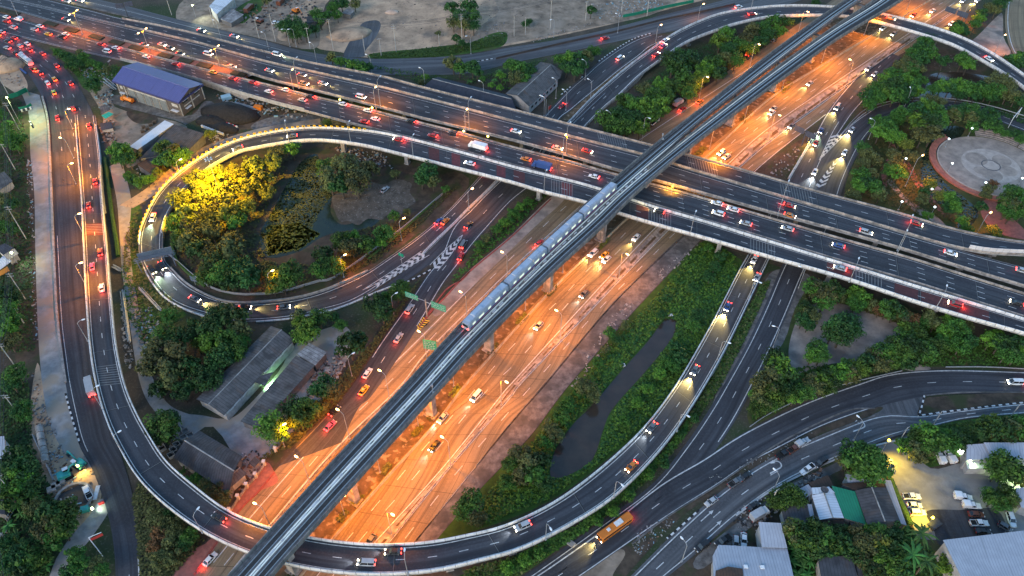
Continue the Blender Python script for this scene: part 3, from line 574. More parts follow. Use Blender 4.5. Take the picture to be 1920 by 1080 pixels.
over_C = road_bridge(RC, 'overpass', 'dark four-lane overpass deck just in front of the gap between the crossing decks', 'overpass', 0, RC.len, M_conc_pink, M_conc_pink,
    lambda mb: (RC.dash(mb, .3, 2.5, 7.5, .2), RC.dash(mb, .52, 2.5, 7.5, .2), RC.dash(mb, .75, 2.5, 7.5, .2), RC.line(mb, .08, .2, .03), RC.line(mb, .95, .2, .03)), no_hw(RC, 30, qx(RC, 650, 215), RC.len), .9, .7, pq=(qC0, RC.len))
qDe = qx(RD, 330, 560)
over_D = road_bridge(RD, 'loop_ramp', 'white-walled ramp in front of the overpass curling down round the lit garden', 'ramp', 0, RD.len, M_white_par, None,
    lambda mb: (RD.dash(mb, .52, 2.5, 8, .2), RD.line(mb, .1, .22, .03), RD.line(mb, .9, .22, .03)), [qx(RD, 1348, 455), qx(RD, 1010, 345), qx(RD, 1760, 565), qx(RD, 1560, 505), qx(RD, 760, 277), qx(RD, 640, 255)], 1.2, 1.2, pq=(0, qx(RD, 672, 255)), cap=4.5)
parapet(RD, 1, 0, qx(RD, 310, 425), 1.2).build('parapet', M_white_par, over_D)
mb = parapet(RD, 0, qx(RD, 672, 255), qx(RD, 265, 470), 1.0); mb.build('parapet', M_white_par, over_D)
over_H = road_bridge(RH, 'arched_ramp', 'long white-walled ramp arching over the orange highway and under the railway', 'ramp', 0, RH.len, M_white_par, M_white_par,
    lambda mb: (RH.dash(mb, .5, 2.5, 8, .2), RH.line(mb, .1, .2, .03), RH.line(mb, .9, .2, .03)), [qx(RH, 1290, 62), qx(RH, 1370, 36), qx(RH, 1458, 23), qx(RH, 1762, 62), qx(RH, 1830, 97), qx(RH, 1905, 145)], 1.2, 1.2, round_=True, cap=4, pq=(qx(RH, 1065, 240), RH.len))
over_K = road_bridge(RK, 'flyover', 'long white-walled flyover sweeping along the left side and across the bottom under the railway', 'flyover', 0, RK.len, M_white_par, M_white_par,
    lambda mb: (RK.dash(mb, .5, 2.5, 6, .2), RK.line(mb, .1, .22, .03), RK.line(mb, .9, .22, .03)), [qx(RK, 205, 760), qx(RK, 260, 860), qx(RK, 370, 950), qx(RK, 560, 1035), qx(RK, 840, 1040), qx(RK, 960, 1010), qx(RK, 1080, 950), qx(RK, 1200, 850)], 1.15, 1.15, cap=4.5, pq=(qx(RK, 165, 235), qx(RK, 1420, 485)))
# red surfacing and rumble strips on the ramp and decks
def band(rib, parent, px, py, ln, m, t0=.08, t1=.92, name='red_surfacing'):
    q = qx(rib, px, py); mb = MB(); rib.sheet(mb, t0, t1, q-ln/2, q+ln/2, .02); mb.build(name, m, parent)
def rumble(rib, parent, px, py, n=7):
    q = qx(rib, px, py); mb = MB()
    for i in range(n): rib.sheet(mb, .12, .9, q+(i-n/2)*1.1, q+(i-n/2)*1.1+.3, .022)
    mb.build('rumble_strips', mat('grey_rumble_paint', (.17,.17,.17)), parent)
M_redd = mat('dark_red_surfacing', (.1,.035,.035), (.06,.025,.026), scale=.8)
for px, py, ln in ((855,300,4), (940,322,4), (1065,352,5)): band(RD, over_D, px, py, ln, M_red_pav)
for px, py, ln in ((815,288,5), (975,330,5), (1205,398,5), (1575,507,9), (1700,545,8), (1790,575,22)): band(RD, over_D, px, py, ln, M_redd)
for px, py in ((1053,350), (1235,408), (1428,463), (1627,522)): rumble(RD, over_D, px, py, 9)
for px, py in ((1145,272), (1317,315), (1495,362)): rumble(RA, over_A, px, py, 12)
rumble(RK, over_K, 211, 702, 9); band(RK, over_K, 177, 430, 8, M_redd); rumble(RK, over_K, 177, 430, 6)
# planted median between the at-grade carriageways, top left
M_brick = mat('brick_median', (.2,.1,.075), (.11,.06,.05), scale=.6)
mid = Rib([(x-2, float(np.interp(x, *zip(*B_bot)))+1, x+2, float(np.interp(x, *zip(*C_top)))-1, deck_z(x)+.05) for x in range(-60, 500, 40)])
pave(mid, 'median_strip', M_brick)
M_hedge = mat('clipped_hedge', (.05,.04,.022), (.022,.024,.012), scale=1.2, bump=.8, detail=10)
for i, (px, py) in enumerate([(5,20),(25,25),(95,46),(133,58),(180,71),(217,82),(253,92),(310,106),(347,115),(383,124),(447,140),(475,148)]):
    q = qx(mid, px, py); mb = MB(); prof = [(-1.7, 0), (-1.7, .45), (-1.3, .6), (1.3, .6), (1.7, .45), (1.7, 0)]
    mid.sweep(mb, .5, prof, q-4.2, q+4.2, 1.2)
    o = mb.build('planter_bed', M_hedge); tag(o, f'dark planted bed in the brick median between the busy carriageways, {ord_word(i+1)} from the left', 'planter', 'planted beds in the brick median')
# verge kerbs between the far carriageways
for rib, t, lab in ((RU, 1, 'verge'),):
    mb = MB(); rib.sweep(mb, t, [(-.8, 0), (-.8, .16), (.8, .16), (.8, 0)], 0, qx(RU, 480, 85)); struct(mb, 'verge', M_apron)
# ------------------------------------------------------------------ highway medians, barriers
def px_sweep(pts, prof, z=0.0, step=3.0):
    X = spline([G(x, y, z) for x, y in pts], step); mb = MB(); rings = []
    for i in range(len(X)):
        a = X[max(i-1, 0)]; b = X[min(i+1, len(X)-1)]; t = Vector(b-a).normalized(); n = Vector((-t.y, t.x, 0)); rings.append([Vector(X[i])+n*o+Vector((0,0,h)) for o, h in prof])
    Sx = np.concatenate([[0], np.cumsum(np.linalg.norm(np.diff(X, axis=0), axis=1))]); k = len(prof)
    for i in range(len(rings)-1):
        for j in range(k):
            j2 = (j+1) % k; mb.poly([rings[i][j], rings[i][j2], rings[i+1][j2], rings[i+1][j]], [(j, Sx[i]), (j2, Sx[i]), (j2, Sx[i+1]), (j, Sx[i+1])])
    mb.poly(rings[0]); mb.poly(rings[-1][::-1]); return mb
JB = [(-.35, 0), (-.12, .5), (-.1, .95), (.1, .95), (.12, .5), (.35, 0)]
KB = [(-.15, 0), (-.15, .15), (.15, .15), (.15, 0)]
GR = [(-.06, .35), (-.06, .8), (.06, .8), (.06, .35)]
def barrier(name, label, pts, prof, m, cat='barrier', z=.1, group=None): o = px_sweep(pts, prof, z).build(name, m); return tag(o, label, cat, group)
M_medsoil = mat('planted_median_soil', (.13,.085,.05), (.05,.04,.022), scale=.35, rough=1, bump=.5, detail=10); patches(M_medsoil, .5, .55, .65, (.24,.19,.14), amt=.8)
medr = Rib([(a[0]+4, a[1]+3, b[0]-4, b[1]-3, .2) for a, b in zip([(430,1085),(505,990),(630,846),(750,730),(803,662),(903,564),(962,506),(1060,415),(1130,350),(1200,290),(1270,240),(1340,185),(1430,120),(1530,52),(1600,0)],
     [(558,1085),(625,1008),(730,891),(822,790),(876,720),(962,623),(1015,563),(1090,490),(1150,433),(1220,375),(1285,320),(1355,262),(1442,187),(1542,123),(1690,30)])])
pave(medr, 'median_strip', M_medsoil)
sep = Rib([(a[0]+2, a[1]+1, b[0]-2, b[1]-1, .16) for a, b in zip([(645,1085),(705,1015),(830,878),(945,737),(960,720),(1100,567),(1223,435),(1290,374),(1360,314),(1440,243),(1580,147),(1720,54)], [(668,1085),(725,1018),(843,875),(956,741),(972,721),(1108,579),(1235,447),(1303,382),(1378,320),(1438,268),(1580,168),(1718,70)])])
pave(sep, 'separator_strip', M_conc_pink)
# worn soil pockets along the separator
mb = MB(); rs = random.Random(5); q = 4
while q < sep.len-8:
    l = rs.uniform(5, 13); sep.sheet(mb, rs.uniform(.48,.56), rs.uniform(.84,.93), q, q+l, .04); q += l+rs.uniform(1, 5)
struct(mb, 'soil_pockets', M_medsoil)
M_par_y = mat('worn_median_barrier', (.42,.36,.27), (.26,.2,.13), scale=.6)
barrier('median_barrier', 'low concrete barrier on the right of the railway median beside the bright orange lanes', E_left, JB, M_par_y)
barrier('median_barrier', 'low white barrier along the left lanes beside the elevated railway', [(x+3, y+3) for x, y in W_right], JB, M_conc_pink)
barrier('separator_kerb', 'pale kerb along the planted separator beside the pinkish right-hand lanes', [(x-2, y-1) for x, y in E_sepR], [(-.3,0),(-.3,.5),(.3,.5),(.3,0)], M_conc_pink)
M_redkerb = mat('faded_red_kerb', (.3,.075,.06), (.16,.05,.045), scale=.8, rough=.8)
M_bwkerb = mat('black_white_kerb', (.6,.6,.6), (.45,.45,.45), scale=.8, rough=.8); stripes(M_bwkerb, 1, 2.4, .5, (.02,.02,.022))
def kerb(pts, m, name='kerb', label=None): o = px_sweep(pts, [(-.25, 0), (-.25, .22), (.25, .22), (.25, 0)], .1, 2).build(name, m); return tag(o, label, None, None, 'structure')
kerb([(363,1078),(447,960),(481,926),(514,886)], M_redkerb); kerb([(786,614),(812,580),(832,560),(880,510),(960,443),(1033,373)], M_redkerb); kerb([(797,597),(835,545),(866,525),(880,510)], M_redkerb)
kerb([(123,738),(130,765),(140,800),(150,832)], M_bwkerb); kerb([(812,503),(790,516),(760,530),(745,533)], M_bwkerb); kerb([(1223,62),(1193,71),(1160,89),(1120,117)], M_bwkerb)
kerb([(1095,142),(1088,147)], M_bwkerb); kerb([(1072,161),(1052,178)], M_bwkerb); kerb([(890,116),(925,110)], M_bwkerb); kerb([(1722,780),(1740,777),(1807,768),(1920,755)], M_bwkerb); kerb([(1722,780),(1727,766),(1733,742)], M_bwkerb)
kerb([(1733,742),(1807,736),(1920,736)], M_apron); kerb([(1640,766),(1590,770),(1507,807),(1440,844),(1343,911),(1253,968),(1185,1020)], M_apron); kerb([(1647,774),(1638,780),(1540,817),(1440,863)], M_apron)
kerb([(1310,957),(1260,1002),(1250,1010)], M_bwkerb); kerb([(1700,822),(1640,836),(1583,855),(1507,888),(1440,924),(1380,967)], mat('pale_dashed_kerb', (.45,.45,.45)))
barrier('median_barrier', 'dark low barrier dividing the grey frontage road at the top', [(930,111),(960,104),(1060,81),(1143,63),(1243,38),(1310,24),(1377,9)], JB, mat('dark_barrier', (.06,.05,.045), (.035,.03,.03)))
barrier('guard_rail', 'steel guard rail along the inside of the top-right curved road', [(1573,258),(1600,226),(1627,204),(1667,192),(1707,186),(1757,185),(1807,190),(1863,202),(1920,219)], GR, M_steel, 'guard rail', .3)
barrier('guard_rail', 'pale guard rail above the lower right curved road beside the island trees', [(1405,802),(1445,776),(1530,738),(1600,718),(1690,697)], GR, M_steel, 'guard rail', .3)
barrier('guard_rail', 'short pale guard rail on the right end of the lower right curved road', [(1772,690),(1850,690),(1930,694)], GR, M_steel, 'guard rail', .3)
barrier('guard_rail', 'white rail on the inner side of the loop ramp beside the garden', [(320,503),(350,532),(393,556),(433,567),(480,567),(547,560),(600,547),(640,531),(690,508)], [(-.3,0),(-.3,.6),(.3,.6),(.3,0)], M_conc, 'guard rail', .1)
barrier('garden_fence', 'pale pipe fence between the loop garden and the ramp', [(316,478),(335,493),(360,515),(395,540),(440,552),(480,553),(530,548),(600,528),(625,523),(690,478),(760,425),(830,365)], [(-.08,0),(-.08,1.1),(.08,1.1),(.08,0)], M_steel, 'fence', .1)
barrier('kerb_wall', 'white kerb wall on the outer side of the loop ramp below the sign gantry', [(264,480),(277,517),(307,557),(347,581),(393,597)], [(-.25,0),(-.25,.6),(.25,.6),(.25,0)], M_white_par, 'barrier', .1)
barrier('link_barrier', 'white barrier between the loop road and the merging slip road', [(793,476),(822,447),(853,418),(880,390),(912,361),(940,333)], JB, M_white_par)
barrier('kerb_wall', 'low white kerb wall on the outer side of the link road beside the bushes', [(480,604),(547,598),(613,585),(660,569),(705,549),(745,534)], [(-.2,0),(-.2,.5),(.2,.5),(.2,0)], M_white_par, 'barrier', .1)
barrier('edge_barrier', 'low stained barrier between the left road and the dusty unopened pavement', [(80,182),(90,225),(94,290),(97,360),(101,460),(108,593),(118,677),(124,718)], [(-.4,0),(-.4,.7),(.4,.7),(.4,0)], M_conc, 'barrier', .1)
barrier('slip_barrier', 'white low barrier on the left of the slip road behind the dark sign gantry', [(1478,335),(1503,292),(1527,252)], JB, M_white_par)
barrier('ramp_wall', 'white low wall beside the far end of the arched ramp garden strip', [(1072,236),(1110,200),(1150,163)], GR, M_steel, 'barrier', .3)
pave(Rib(zs([(1054,224,1068,228),(1095,187,1106,190),(1128,158,1146,158),(1162,132,1176,130),(1200,104,1210,104)], .18)), 'verge', M_medsoil)
# ------------------------------------------------------------------ elevated railway
ZR = 17.0
L_left = [(340,1180),(425,1083),(480,1023),(613,877),(760,720),(840,632),(920,550),(1000,474),(1081,398),(1123,360),(1237,263),(1340,183),(1440,103),(1540,30),(1587,-2),(1700,-78)]
L_right = [(378,1178),(466,1083),(521,1020),(640,888),(795,721),(867,640),(942,565),(1025,484),(1106,410),(1158,362),(1240,291),(1313,226),(1436,130),(1545,47),(1611,0),(1728,-78)]
R_left = [(380,1180),(468,1084),(523,1021),(642,889),(797,722),(869,641),(944,566),(1027,485),(1108,411),(1160,363),(1245,292),(1300,247),(1440,138),(1560,52),(1638,0),(1745,-78)]
R_right = [(418,1181),(503,1083),(560,1018),(670,896),(830,720),(895,649),(962,580),(1050,495),(1131,421),(1197,356),(1283,283),(1368,218),(1480,136),(1572,70),(1692,-3),(1795,-78)]
RL = Rib([(a[0], a[1], b[0], b[1], ZR+.9) for a, b in zip(L_left, L_right)]); RRt = Rib([(a[0], a[1], b[0], b[1], ZR+.9) for a, b in zip(R_left, R_right)])
for r in (RL, RRt):
    for A in (r.L, r.R, r.C): A[:, 2] = ZR
rail = thing('railway_viaduct', 'grey elevated railway on tall piers running diagonally over the whole interchange', 'railway viaduct', tuple(RL.P(0, 1).xy)+(0,))
qsp = qx(RL, 1230, 285)
for r, lw, rw in ((RL, True, False), (RRt, False, True)):
    mb = deck_mesh(r, 0, r.len, solid=0, depth=2.3); mb.build('deck', M_rail_conc, rail)
    mb = MB(); r.sheet(mb, .1, .9, None, None, .0); mb.build('track_slab', M_track, rail)
    t_out, t_in = (0, 1) if lw else (1, 0)
    parapet(r, t_out, 0, r.len, 1.3, .3).build('parapet', M_rail_conc, rail)
    mb = MB(); r.sweep(mb, t_out, [(.25, .0), (.25, .38), (1.0, .38), (1.0, .0)], flip=1 if lw else -1, step=4); mb.build('cable_walkway', mat('dark_walkway', (.12,.125,.135), (.05,.052,.058), scale=.8), rail)
    parapet(r, t_in, qx(r, 1215, 308), r.len, 1.3, .3).build('parapet', M_rail_conc, rail)
    tc = .54 if lw else .44
    for off in (-.75, .75):
        mb = MB(); r.sweep(mb, tc, [(-.12, 0), (-.12, .2), (.12, .2), (.12, 0)], m=off); mb.build('rail', M_rail, rail)
    mb = MB(); r.sweep(mb, tc, [(-.2, 0), (-.2, .3), (.2, .3), (.2, 0)], m=(1.75 if lw else -1.75)); mb.build('power_rail', mat('cream_rail_cover', (.85,.83,.75), (.7,.68,.6)), rail)
    for off in (-1.25, 1.25):
        mb = MB(); r.sweep(mb, tc, [(-.25, 0), (-.25, .16), (.25, .16), (.25, 0)], m=off, step=5); mb.build('track_plinth', mat('dark_plinth', (.14,.14,.145), (.07,.07,.074), scale=.8), rail)
# central cable troughs with pale lids
mb = MB(); q = 2; rs = random.Random(3)
while q < qsp:
    c = RL.P(q, 1); T = RL.T(q); mb = MB(); mb.box((c.x, c.y, ZR+.22), (rs.uniform(.6, 3.4), rs.uniform(.35, .6), .3), math.atan2(T.y, T.x)); q += rs.uniform(2.2, 5)
    mb.build('trough_lid', mat('pale_trough_lids', (.5,.52,.55), (.3,.31,.33)), rail)
def rail_pier(px, py, split=False):
    g = G(px, py, 0); q, t = RL.near(g); c = (RL.P(q, 1)) if not split else g; T = RL.T(q); c = Vector((c.x, c.y, 0)); mb = MB(); a = math.atan2(T.y, T.x); N = Vector((-math.sin(a), math.cos(a), 0))
    w, d = (2.9, 2.0) if not split else (3.2, 2.0)
    for s_, z0, z1, ww in ((0, 0, ZR-5, w),): mb.box((c.x, c.y, (z0+z1)/2), (d, ww, z1-z0), a)
    rings = []
    for z, ww in ((ZR-5, w), (ZR-3.4, w+1.4), (ZR-2.3, w+3.6), (ZR-2.25, w+3.6)):
        rings.append([tuple(c+Vector((math.cos(a), math.sin(a), 0))*(sx*d/2)+N*(sy*ww/2)+Vector((0,0,z))) for sx, sy in ((-1,-1),(1,-1),(1,1),(-1,1))])
    mb.loft(rings); mb.box((c.x, c.y, .4), (d+1.2, w+1.2, .8), a); mb.build('pier', M_conc_pink, rail)
for px, py in ((545,1080),(665,942),(803,783),(920,658),(1027,546),(1127,456),(1210,375),(1307,285),(1390,222),(1465,164),(1537,114),(1610,67)): rail_pier(px, py)
for px, py in ((1686,20),(1480,1160)): pass
rail_pier(1690, 18)
# signal mast and small cabinets on the viaduct
for i, (px, py) in enumerate(((812,739),(1241,263),(1000,505))):
    p = G(px, py, ZR); mb = MB(); mb.tube(p, p+Vector((0,0,4.5 if i != 1 else 3)), .09); mb.box(p+Vector((0,0,4.3 if i != 1 else 2.9)), (.5,.4,.9)); mb.box(p+Vector((.3,0,.5)), (.8,.6,1.0))
    o = mb.build('signal_mast', M_steel); tag(o, ('grey signal mast on the railway near the parked flatbed truck', 'grey signal mast on the railway above the crossing decks', 'grey signal mast on the railway')[[2,0,1][i]] if i < 2 else 'short grey signal mast standing beside the silver train', 'signal')
for rib_, px, py in ((RL, 640, 850), ): pass
# ------------------------------------------------------------------ buildings
def roof_mat(name, c, c2, wave=1.0, rough=.6, dirt=None):
    m = mat(name, c, c2, rough=rough, scale=.35, detail=8, coord='pos')
    stripes(m, 0, wave, .14, tuple(v*.72 for v in c2))
    if dirt: patches(m, .25, .5, .64, dirt, amt=.7, detail=7)
    patches(m, .8, .56, .7, tuple(v*.6 for v in c2), coord='uv', stretch=(1, .08, 1), amt=.5); return m
M_blue = roof_mat('blue_metal_roof', (.085,.09,.24), (.075,.08,.21), .8, .45)
M_grey_roof = roof_mat('grey_fibre_roof', (.12,.115,.115), (.065,.063,.065), 1.0, .9, (.035,.034,.034))
M_dark_roof = roof_mat('dark_slate_roof', (.045,.05,.066), (.03,.033,.045), .7, .8)
M_dark_grey = roof_mat('dark_grey_sheet_roof', (.085,.08,.085), (.05,.048,.05), .9, .9, (.03,.028,.03))
for m_ in (M_grey_roof, M_dark_grey): patches(m_, .22, .56, .68, (.11,.065,.042), coord='uv', stretch=(1, .35, 1), amt=.7, detail=6)
M_white_roof = roof_mat('white_metal_roof', (.6,.61,.65), (.5,.51,.55), .8, .5)
M_pale_roof = roof_mat('pale_grey_metal_roof', (.37,.38,.43), (.31,.32,.36), .8, .5)
M_green_roof = roof_mat('green_metal_roof', (.02,.2,.11), (.015,.15,.08), .8, .5, (.03,.12,.07))
M_brown_roof = roof_mat('rusty_brown_roof', (.085,.05,.035), (.045,.03,.024), .8, .8)
M_patch_roof = roof_mat('patchy_tin_roof', (.36,.35,.35), (.13,.12,.12), 1.2, .7, (.1,.085,.08))
M_pink_roof = roof_mat('pink_tile_roof', (.5,.26,.22), (.4,.2,.17), .5, .8)
M_wall = mat('pale_plaster_wall', (.42,.41,.4), (.26,.25,.24), scale=.5)
M_wall_d = mat('grey_block_wall', (.16,.155,.155), (.1,.095,.095), scale=.5)
M_wall_b = mat('brown_grey_wall', (.1,.085,.08), (.07,.06,.056), scale=.5)
M_clad = mat('grey_metal_cladding', (.15,.17,.185), (.12,.135,.145), scale=.5, rough=.5)
M_glass = mat('dark_window_glass', (.03,.035,.04), (.015,.018,.02), rough=.15, spec=.6, coord='obj')
def slab(mb, pts, th=.14):
    """a tilted roof sheet of four corners with thickness; uv in metres along the first edge"""
    n = (pts[1]-pts[0]).cross(pts[2]-pts[0]).normalized()
    if n.z < 0: n = -n
    e = (pts[1]-pts[0]).length; f = (pts[-1]-pts[0]).length; uv = [(0,0),(e,0),(e,f),(0,f)][:len(pts)] if len(pts) < 5 else [(p.x, p.y) for p in pts]
    top = [p+n*th for p in pts]; mb.poly(top, uv); mb.poly(pts[::-1], uv[::-1])
    for i in range(len(pts)): j = (i+1) % len(pts); mb.poly([pts[i], pts[j], top[j], top[i]], [(0,0),(1,0),(1,.1),(0,.1)])
def walls(mb, foot, z1, z0=0.0):
    n = len(foot)
    for i in range(n):
        j = (i+1) % n; a, b = foot[i], foot[j]; za = z1[i] if isinstance(z1, list) else z1; zb = z1[j] if isinstance(z1, list) else z1
        mb.poly([(a.x,a.y,z0),(b.x,b.y,z0),(b.x,b.y,zb),(a.x,a.y,za)])
def inset(P, d):
    c = sum(P, Vector())/len(P); out = []
    for p in P:
        v = Vector((p.x-c.x, p.y-c.y, 0)); out.append(p-v.normalized()*d*1.4)
    return out
def gable(name, label, cs, ze, zr, mr, mw, cat='building', group=None, hip=0.0, ins=.6, mr2=None):
    """cs: eave corners a,b,c,d (a-b and d-c are the long eaves)"""
    a, b, c, d = (G(x, y, ze) for x, y in cs); r0 = (a+d)/2; r1 = (b+c)/2; ax = (r1-r0); r0 = r0+ax*hip; r1 = r1-ax*hip
    r0 = Vector((r0.x, r0.y, zr)); r1 = Vector((r1.x, r1.y, zr)); cen = (a+b+c+d)/4
    root = thing(name, label, cat, (cen.x, cen.y, 0), 0, group)
    for k, q in enumerate(([a, b, r1, r0], [c, d, r0, r1])):
        mb = MB(); slab(mb, q)
        if hip and k == 0: slab(mb, [b, c, r1]); slab(mb, [d, a, r0])
        mb.build('roof', mr if k == 0 or mr2 is None else mr2, root)
    mb = MB(); mb.tube(r0+Vector((0,0,.12)), r1+Vector((0,0,.12)), .22, .22, 5); mb.build('ridge_cap', M_conc if mr is not M_blue else M_blue, root)
    f = inset([a, b, c, d], ins); mb = MB(); walls(mb, f, ze-.15)
    if not hip:
        for i, j, r in ((0, 3, r0), (1, 2, r1)):
            m_ = (f[i]+f[j])/2; mb.poly([(f[i].x,f[i].y,ze-.15),(f[j].x,f[j].y,ze-.15),(m_.x,m_.y,zr-.25)])
    mb.build('wall', mw, root); return root, (a, b, c, d)
def mono(name, label, cs, zs_, mr, mw, cat='building', group=None, ins=.4, base=0.0):
    P = [G(x, y, z) for (x, y), z in zip(cs, zs_)]; cen = sum(P, Vector())/len(P); root = thing(name, label, cat, (cen.x, cen.y, base), 0, group)
    mb = MB(); slab(mb, P); mb.build('roof', mr, root)
    if mw is not None:
        f = inset(P, ins); mb = MB(); walls(mb, f, [z-.1 for z in zs_], base); mb.build('wall', mw, root)
    return root, P
def wall_box(root, name, m, a, b, t, z, w, h, out, depth=.12):
    """a panel on the wall a-b at fraction t, height z, standing proud by out"""
    p = a.lerp(b, t); T = (b-a); T = Vector((T.x, T.y, 0)).normalized(); N = Vector((T.y, -T.x, 0))
    cen = Vector((root.location.x, root.location.y, 0)); N = N if N.dot(Vector((p.x, p.y, 0))-cen) > 0 else -N
    mb = MB(); c = Vector((p.x, p.y, z))+N*out; mb.box(c, (w, depth, h), math.atan2(T.y, T.x)); return mb.build(name, m, root)
# the blue warehouse
wh, (a, b, c, d) = gable('warehouse', 'grey warehouse with a wide blue metal roof beside the busy road', [(210,152),(335,193),(381,158),(257,117)], 8.0, 10.6, M_blue, M_wall_b, 'warehouse', ins=.9)
fa, fb, fc, fd = inset([a, b, c, d], .9)
mb = MB(); T = (b-a).normalized()
for p, q in ((a, b), (b, c), (c, d), (d, a)):
    m_ = (p+q)/2; dd = Vector(((q-p).x, (q-p).y, 0)); mb.box((m_.x, m_.y, 7.75), (dd.length, .14, .8), math.atan2(dd.y, dd.x))
mb.build('fascia', mat('navy_fascia', (.035,.04,.13), (.03,.034,.11)), wh)
for i in range(5): wall_box(wh, 'shutter', M_clad, fa, fb, .24+.125*i, 2.9, 3.9, 5.6, .08)
for i in range(6): wall_box(wh, 'wall_post', M_wall, fa, fb, .178+.125*i, 2.9, .22, 5.8, .14)
wall_box(wh, 'lintel_beam', M_wall, fa, fb, .5, 6.2, 24, .7, .12)
for t_ in (.03, .14): wall_box(wh, 'wall_post', M_wall, fa, fb, t_, 3.9, .5, 7.6, .14)
for t_, z_ in ((.085, 5.6), (.91, 5.4), (.955, 5.4)):
    w_ = wall_box(wh, 'window', M_wall, fa, fb, t_, z_, 1.7, 1.6, .1)
    mb = MB(); mb.box((0,0,0), (1,1,1))
wall_box(wh, 'awning', M_white_roof, fa, fb, .93, 2.9, 4.2, .12, .9, 1.5); wall_box(wh, 'awning', M_white_roof, fa, fb, .085, 2.9, 3, .12, .7, 1.2)
for t_ in (.02, .5, .98): wall_box(wh, 'wall_post', M_wall, fb, fc, t_, 4.0, .6, 8.0, .16)
wall_box(wh, 'floor_band', M_wall, fb, fc, .5, 3.9, 11, .5, .12)
for t_ in (.25, .75): wall_box(wh, 'window', M_glass, fb, fc, t_, 6.0, 3.2, 1.2, .08); wall_box(wh, 'awning', M_white_roof, fb, fc, t_, 6.9, 3.8, .12, .5, .9)
wall_box(wh, 'awning', M_white_roof, fb, fc, .28, 2.7, 3.6, .12, .7, 1.3)
mono('roofed_yard', 'low shed with a dark flat roof beside the blue-roofed warehouse', [(326,233),(384,251),(352,284),(262,298)], [4.6,4.6,4.2,4.2], M_dark_grey, M_wall_d, 'shed')
mono('canopy', 'narrow shed with a bright white metal roof against the dark flat shed', [(309,226),(326,233),(258,281),(243,275)], [5.2,5.2,5.0,5.0], M_white_roof, M_wall_d, 'shed')
mono('lean_to', 'small rusty brown lean-to among trees below the dark flat shed', [(256,308),(275,299),(305,317),(287,329)], [3.4,3.4,3,3], M_brown_roof, M_wall_d, 'shed')
mono('lean_to', 'tiny dark shed with pale panel beside the rusty lean-to', [(272,296),(283,290),(297,300),(286,306)], [3.6,3.6,3.4,3.4], M_dark_roof, M_wall_d, 'shed')
mono('canopy', 'bright turquoise canopy in the yard left of the warehouse', [(190,217),(204,210),(213,214),(198,223)], [3,3,2.8,2.8], roof_mat('turquoise_roof', (.02,.36,.27), (.02,.28,.2)), None, 'canopy')
mono('canopy', 'dull grey canopy above the turquoise one', [(186,200),(203,196),(206,206),(190,214)], [3.2,3.2,3,3], M_grey_roof, None, 'canopy')
mono('coal_bin', 'small dark open-topped bin shed below the turquoise canopy', [(187,232),(208,229),(213,240),(190,245)], [2,2,2,2], M_dark_roof, M_wall, 'shed')
# long dark house with grey wing
gable('long_house', 'long low building with a dark slate roof hidden partly by the far overpass', [(795,162),(968,207),(958,180),(822,145)], 4.2, 6.0, M_dark_roof, M_wall, 'building', hip=.02)
gw, (a, b, c, d) = gable('wing_house', 'long grey gabled building with pale walls beside the slip road', [(948,176),(1014,116),(1049,147),(992,200)], 4.4, 6.9, M_grey_roof, M_wall, 'building')
mb = MB(); e0 = G(1012,114,4.4); slab(mb, [G(1016,117,5.9), G(1033,120,6.6), G(1054,133,4.6), G(1050,148,4.3)]); mb.build('rear_roof', M_grey_roof, gw)
for i in range(7): wall_box(gw, 'window', M_glass, inset([a,b,c,d],.6)[3], inset([a,b,c,d],.6)[2], .1+.13*i, 2.4, 1.6, 1.1, .06)
# two long sheds with green light between
sh1, (a, b, c, d) = gable('long_shed', 'long shed with weathered grey roof and pale eaves, left of a narrow lit alley', [(368,749),(508,612),(552,637),(420,779)], 4.2, 5.8, M_grey_roof, M_wall, 'shed')
mb = MB()
for i in range(14):
    t = .04+.068*i
    if .42 < t < .56: continue
    p = d.lerp(c, t); T = (c-d).normalized(); mb.box((p.x, p.y, 3.85-.25*(i % 2)), (2.6, .12, .5), math.atan2(T.y, T.x))
mb.build('eave_boards', M_white_par, sh1)
mb = MB(); slab(mb, [G(476,716,4.6), G(492,703,4.6), G(513,697,3.6), G(497,724,3.6)]); mb.build('porch_roof', M_grey_roof, sh1)
mono('long_shed', 'long flat grey shed with patched roof sheets, right of the narrow lit alley', [(451,790),(555,667),(590,686),(484,804)], [3.8,3.8,3.4,3.4], M_grey_roof, M_wall_d, 'shed')
mono('lean_to', 'patchwork tin lean-to at the upper end of the flat grey shed', [(557,665),(580,643),(613,661),(591,686)], [4.1,4.1,3.6,3.6], M_patch_roof, M_wall_d, 'shed')
gable('workshop', 'large dark-roofed workshop beside the flyover curve', [(325,858),(430,925),(454,856),(374,808)], 4.4, 6.3, M_dark_grey, M_wall_d, 'workshop')
gable('porch_house', 'small grey gabled porch at the lower right end of the dark workshop', [(421,889),(440,872),(463,888),(432,915)], 3.3, 4.2, M_grey_roof, M_wall, 'porch')
mono('car_port', 'small faded canopy on posts in the shed yard', [(467,868),(478,856),(488,864),(477,877)], [2.6,2.6,2.4,2.4], M_grey_roof, None, 'canopy')
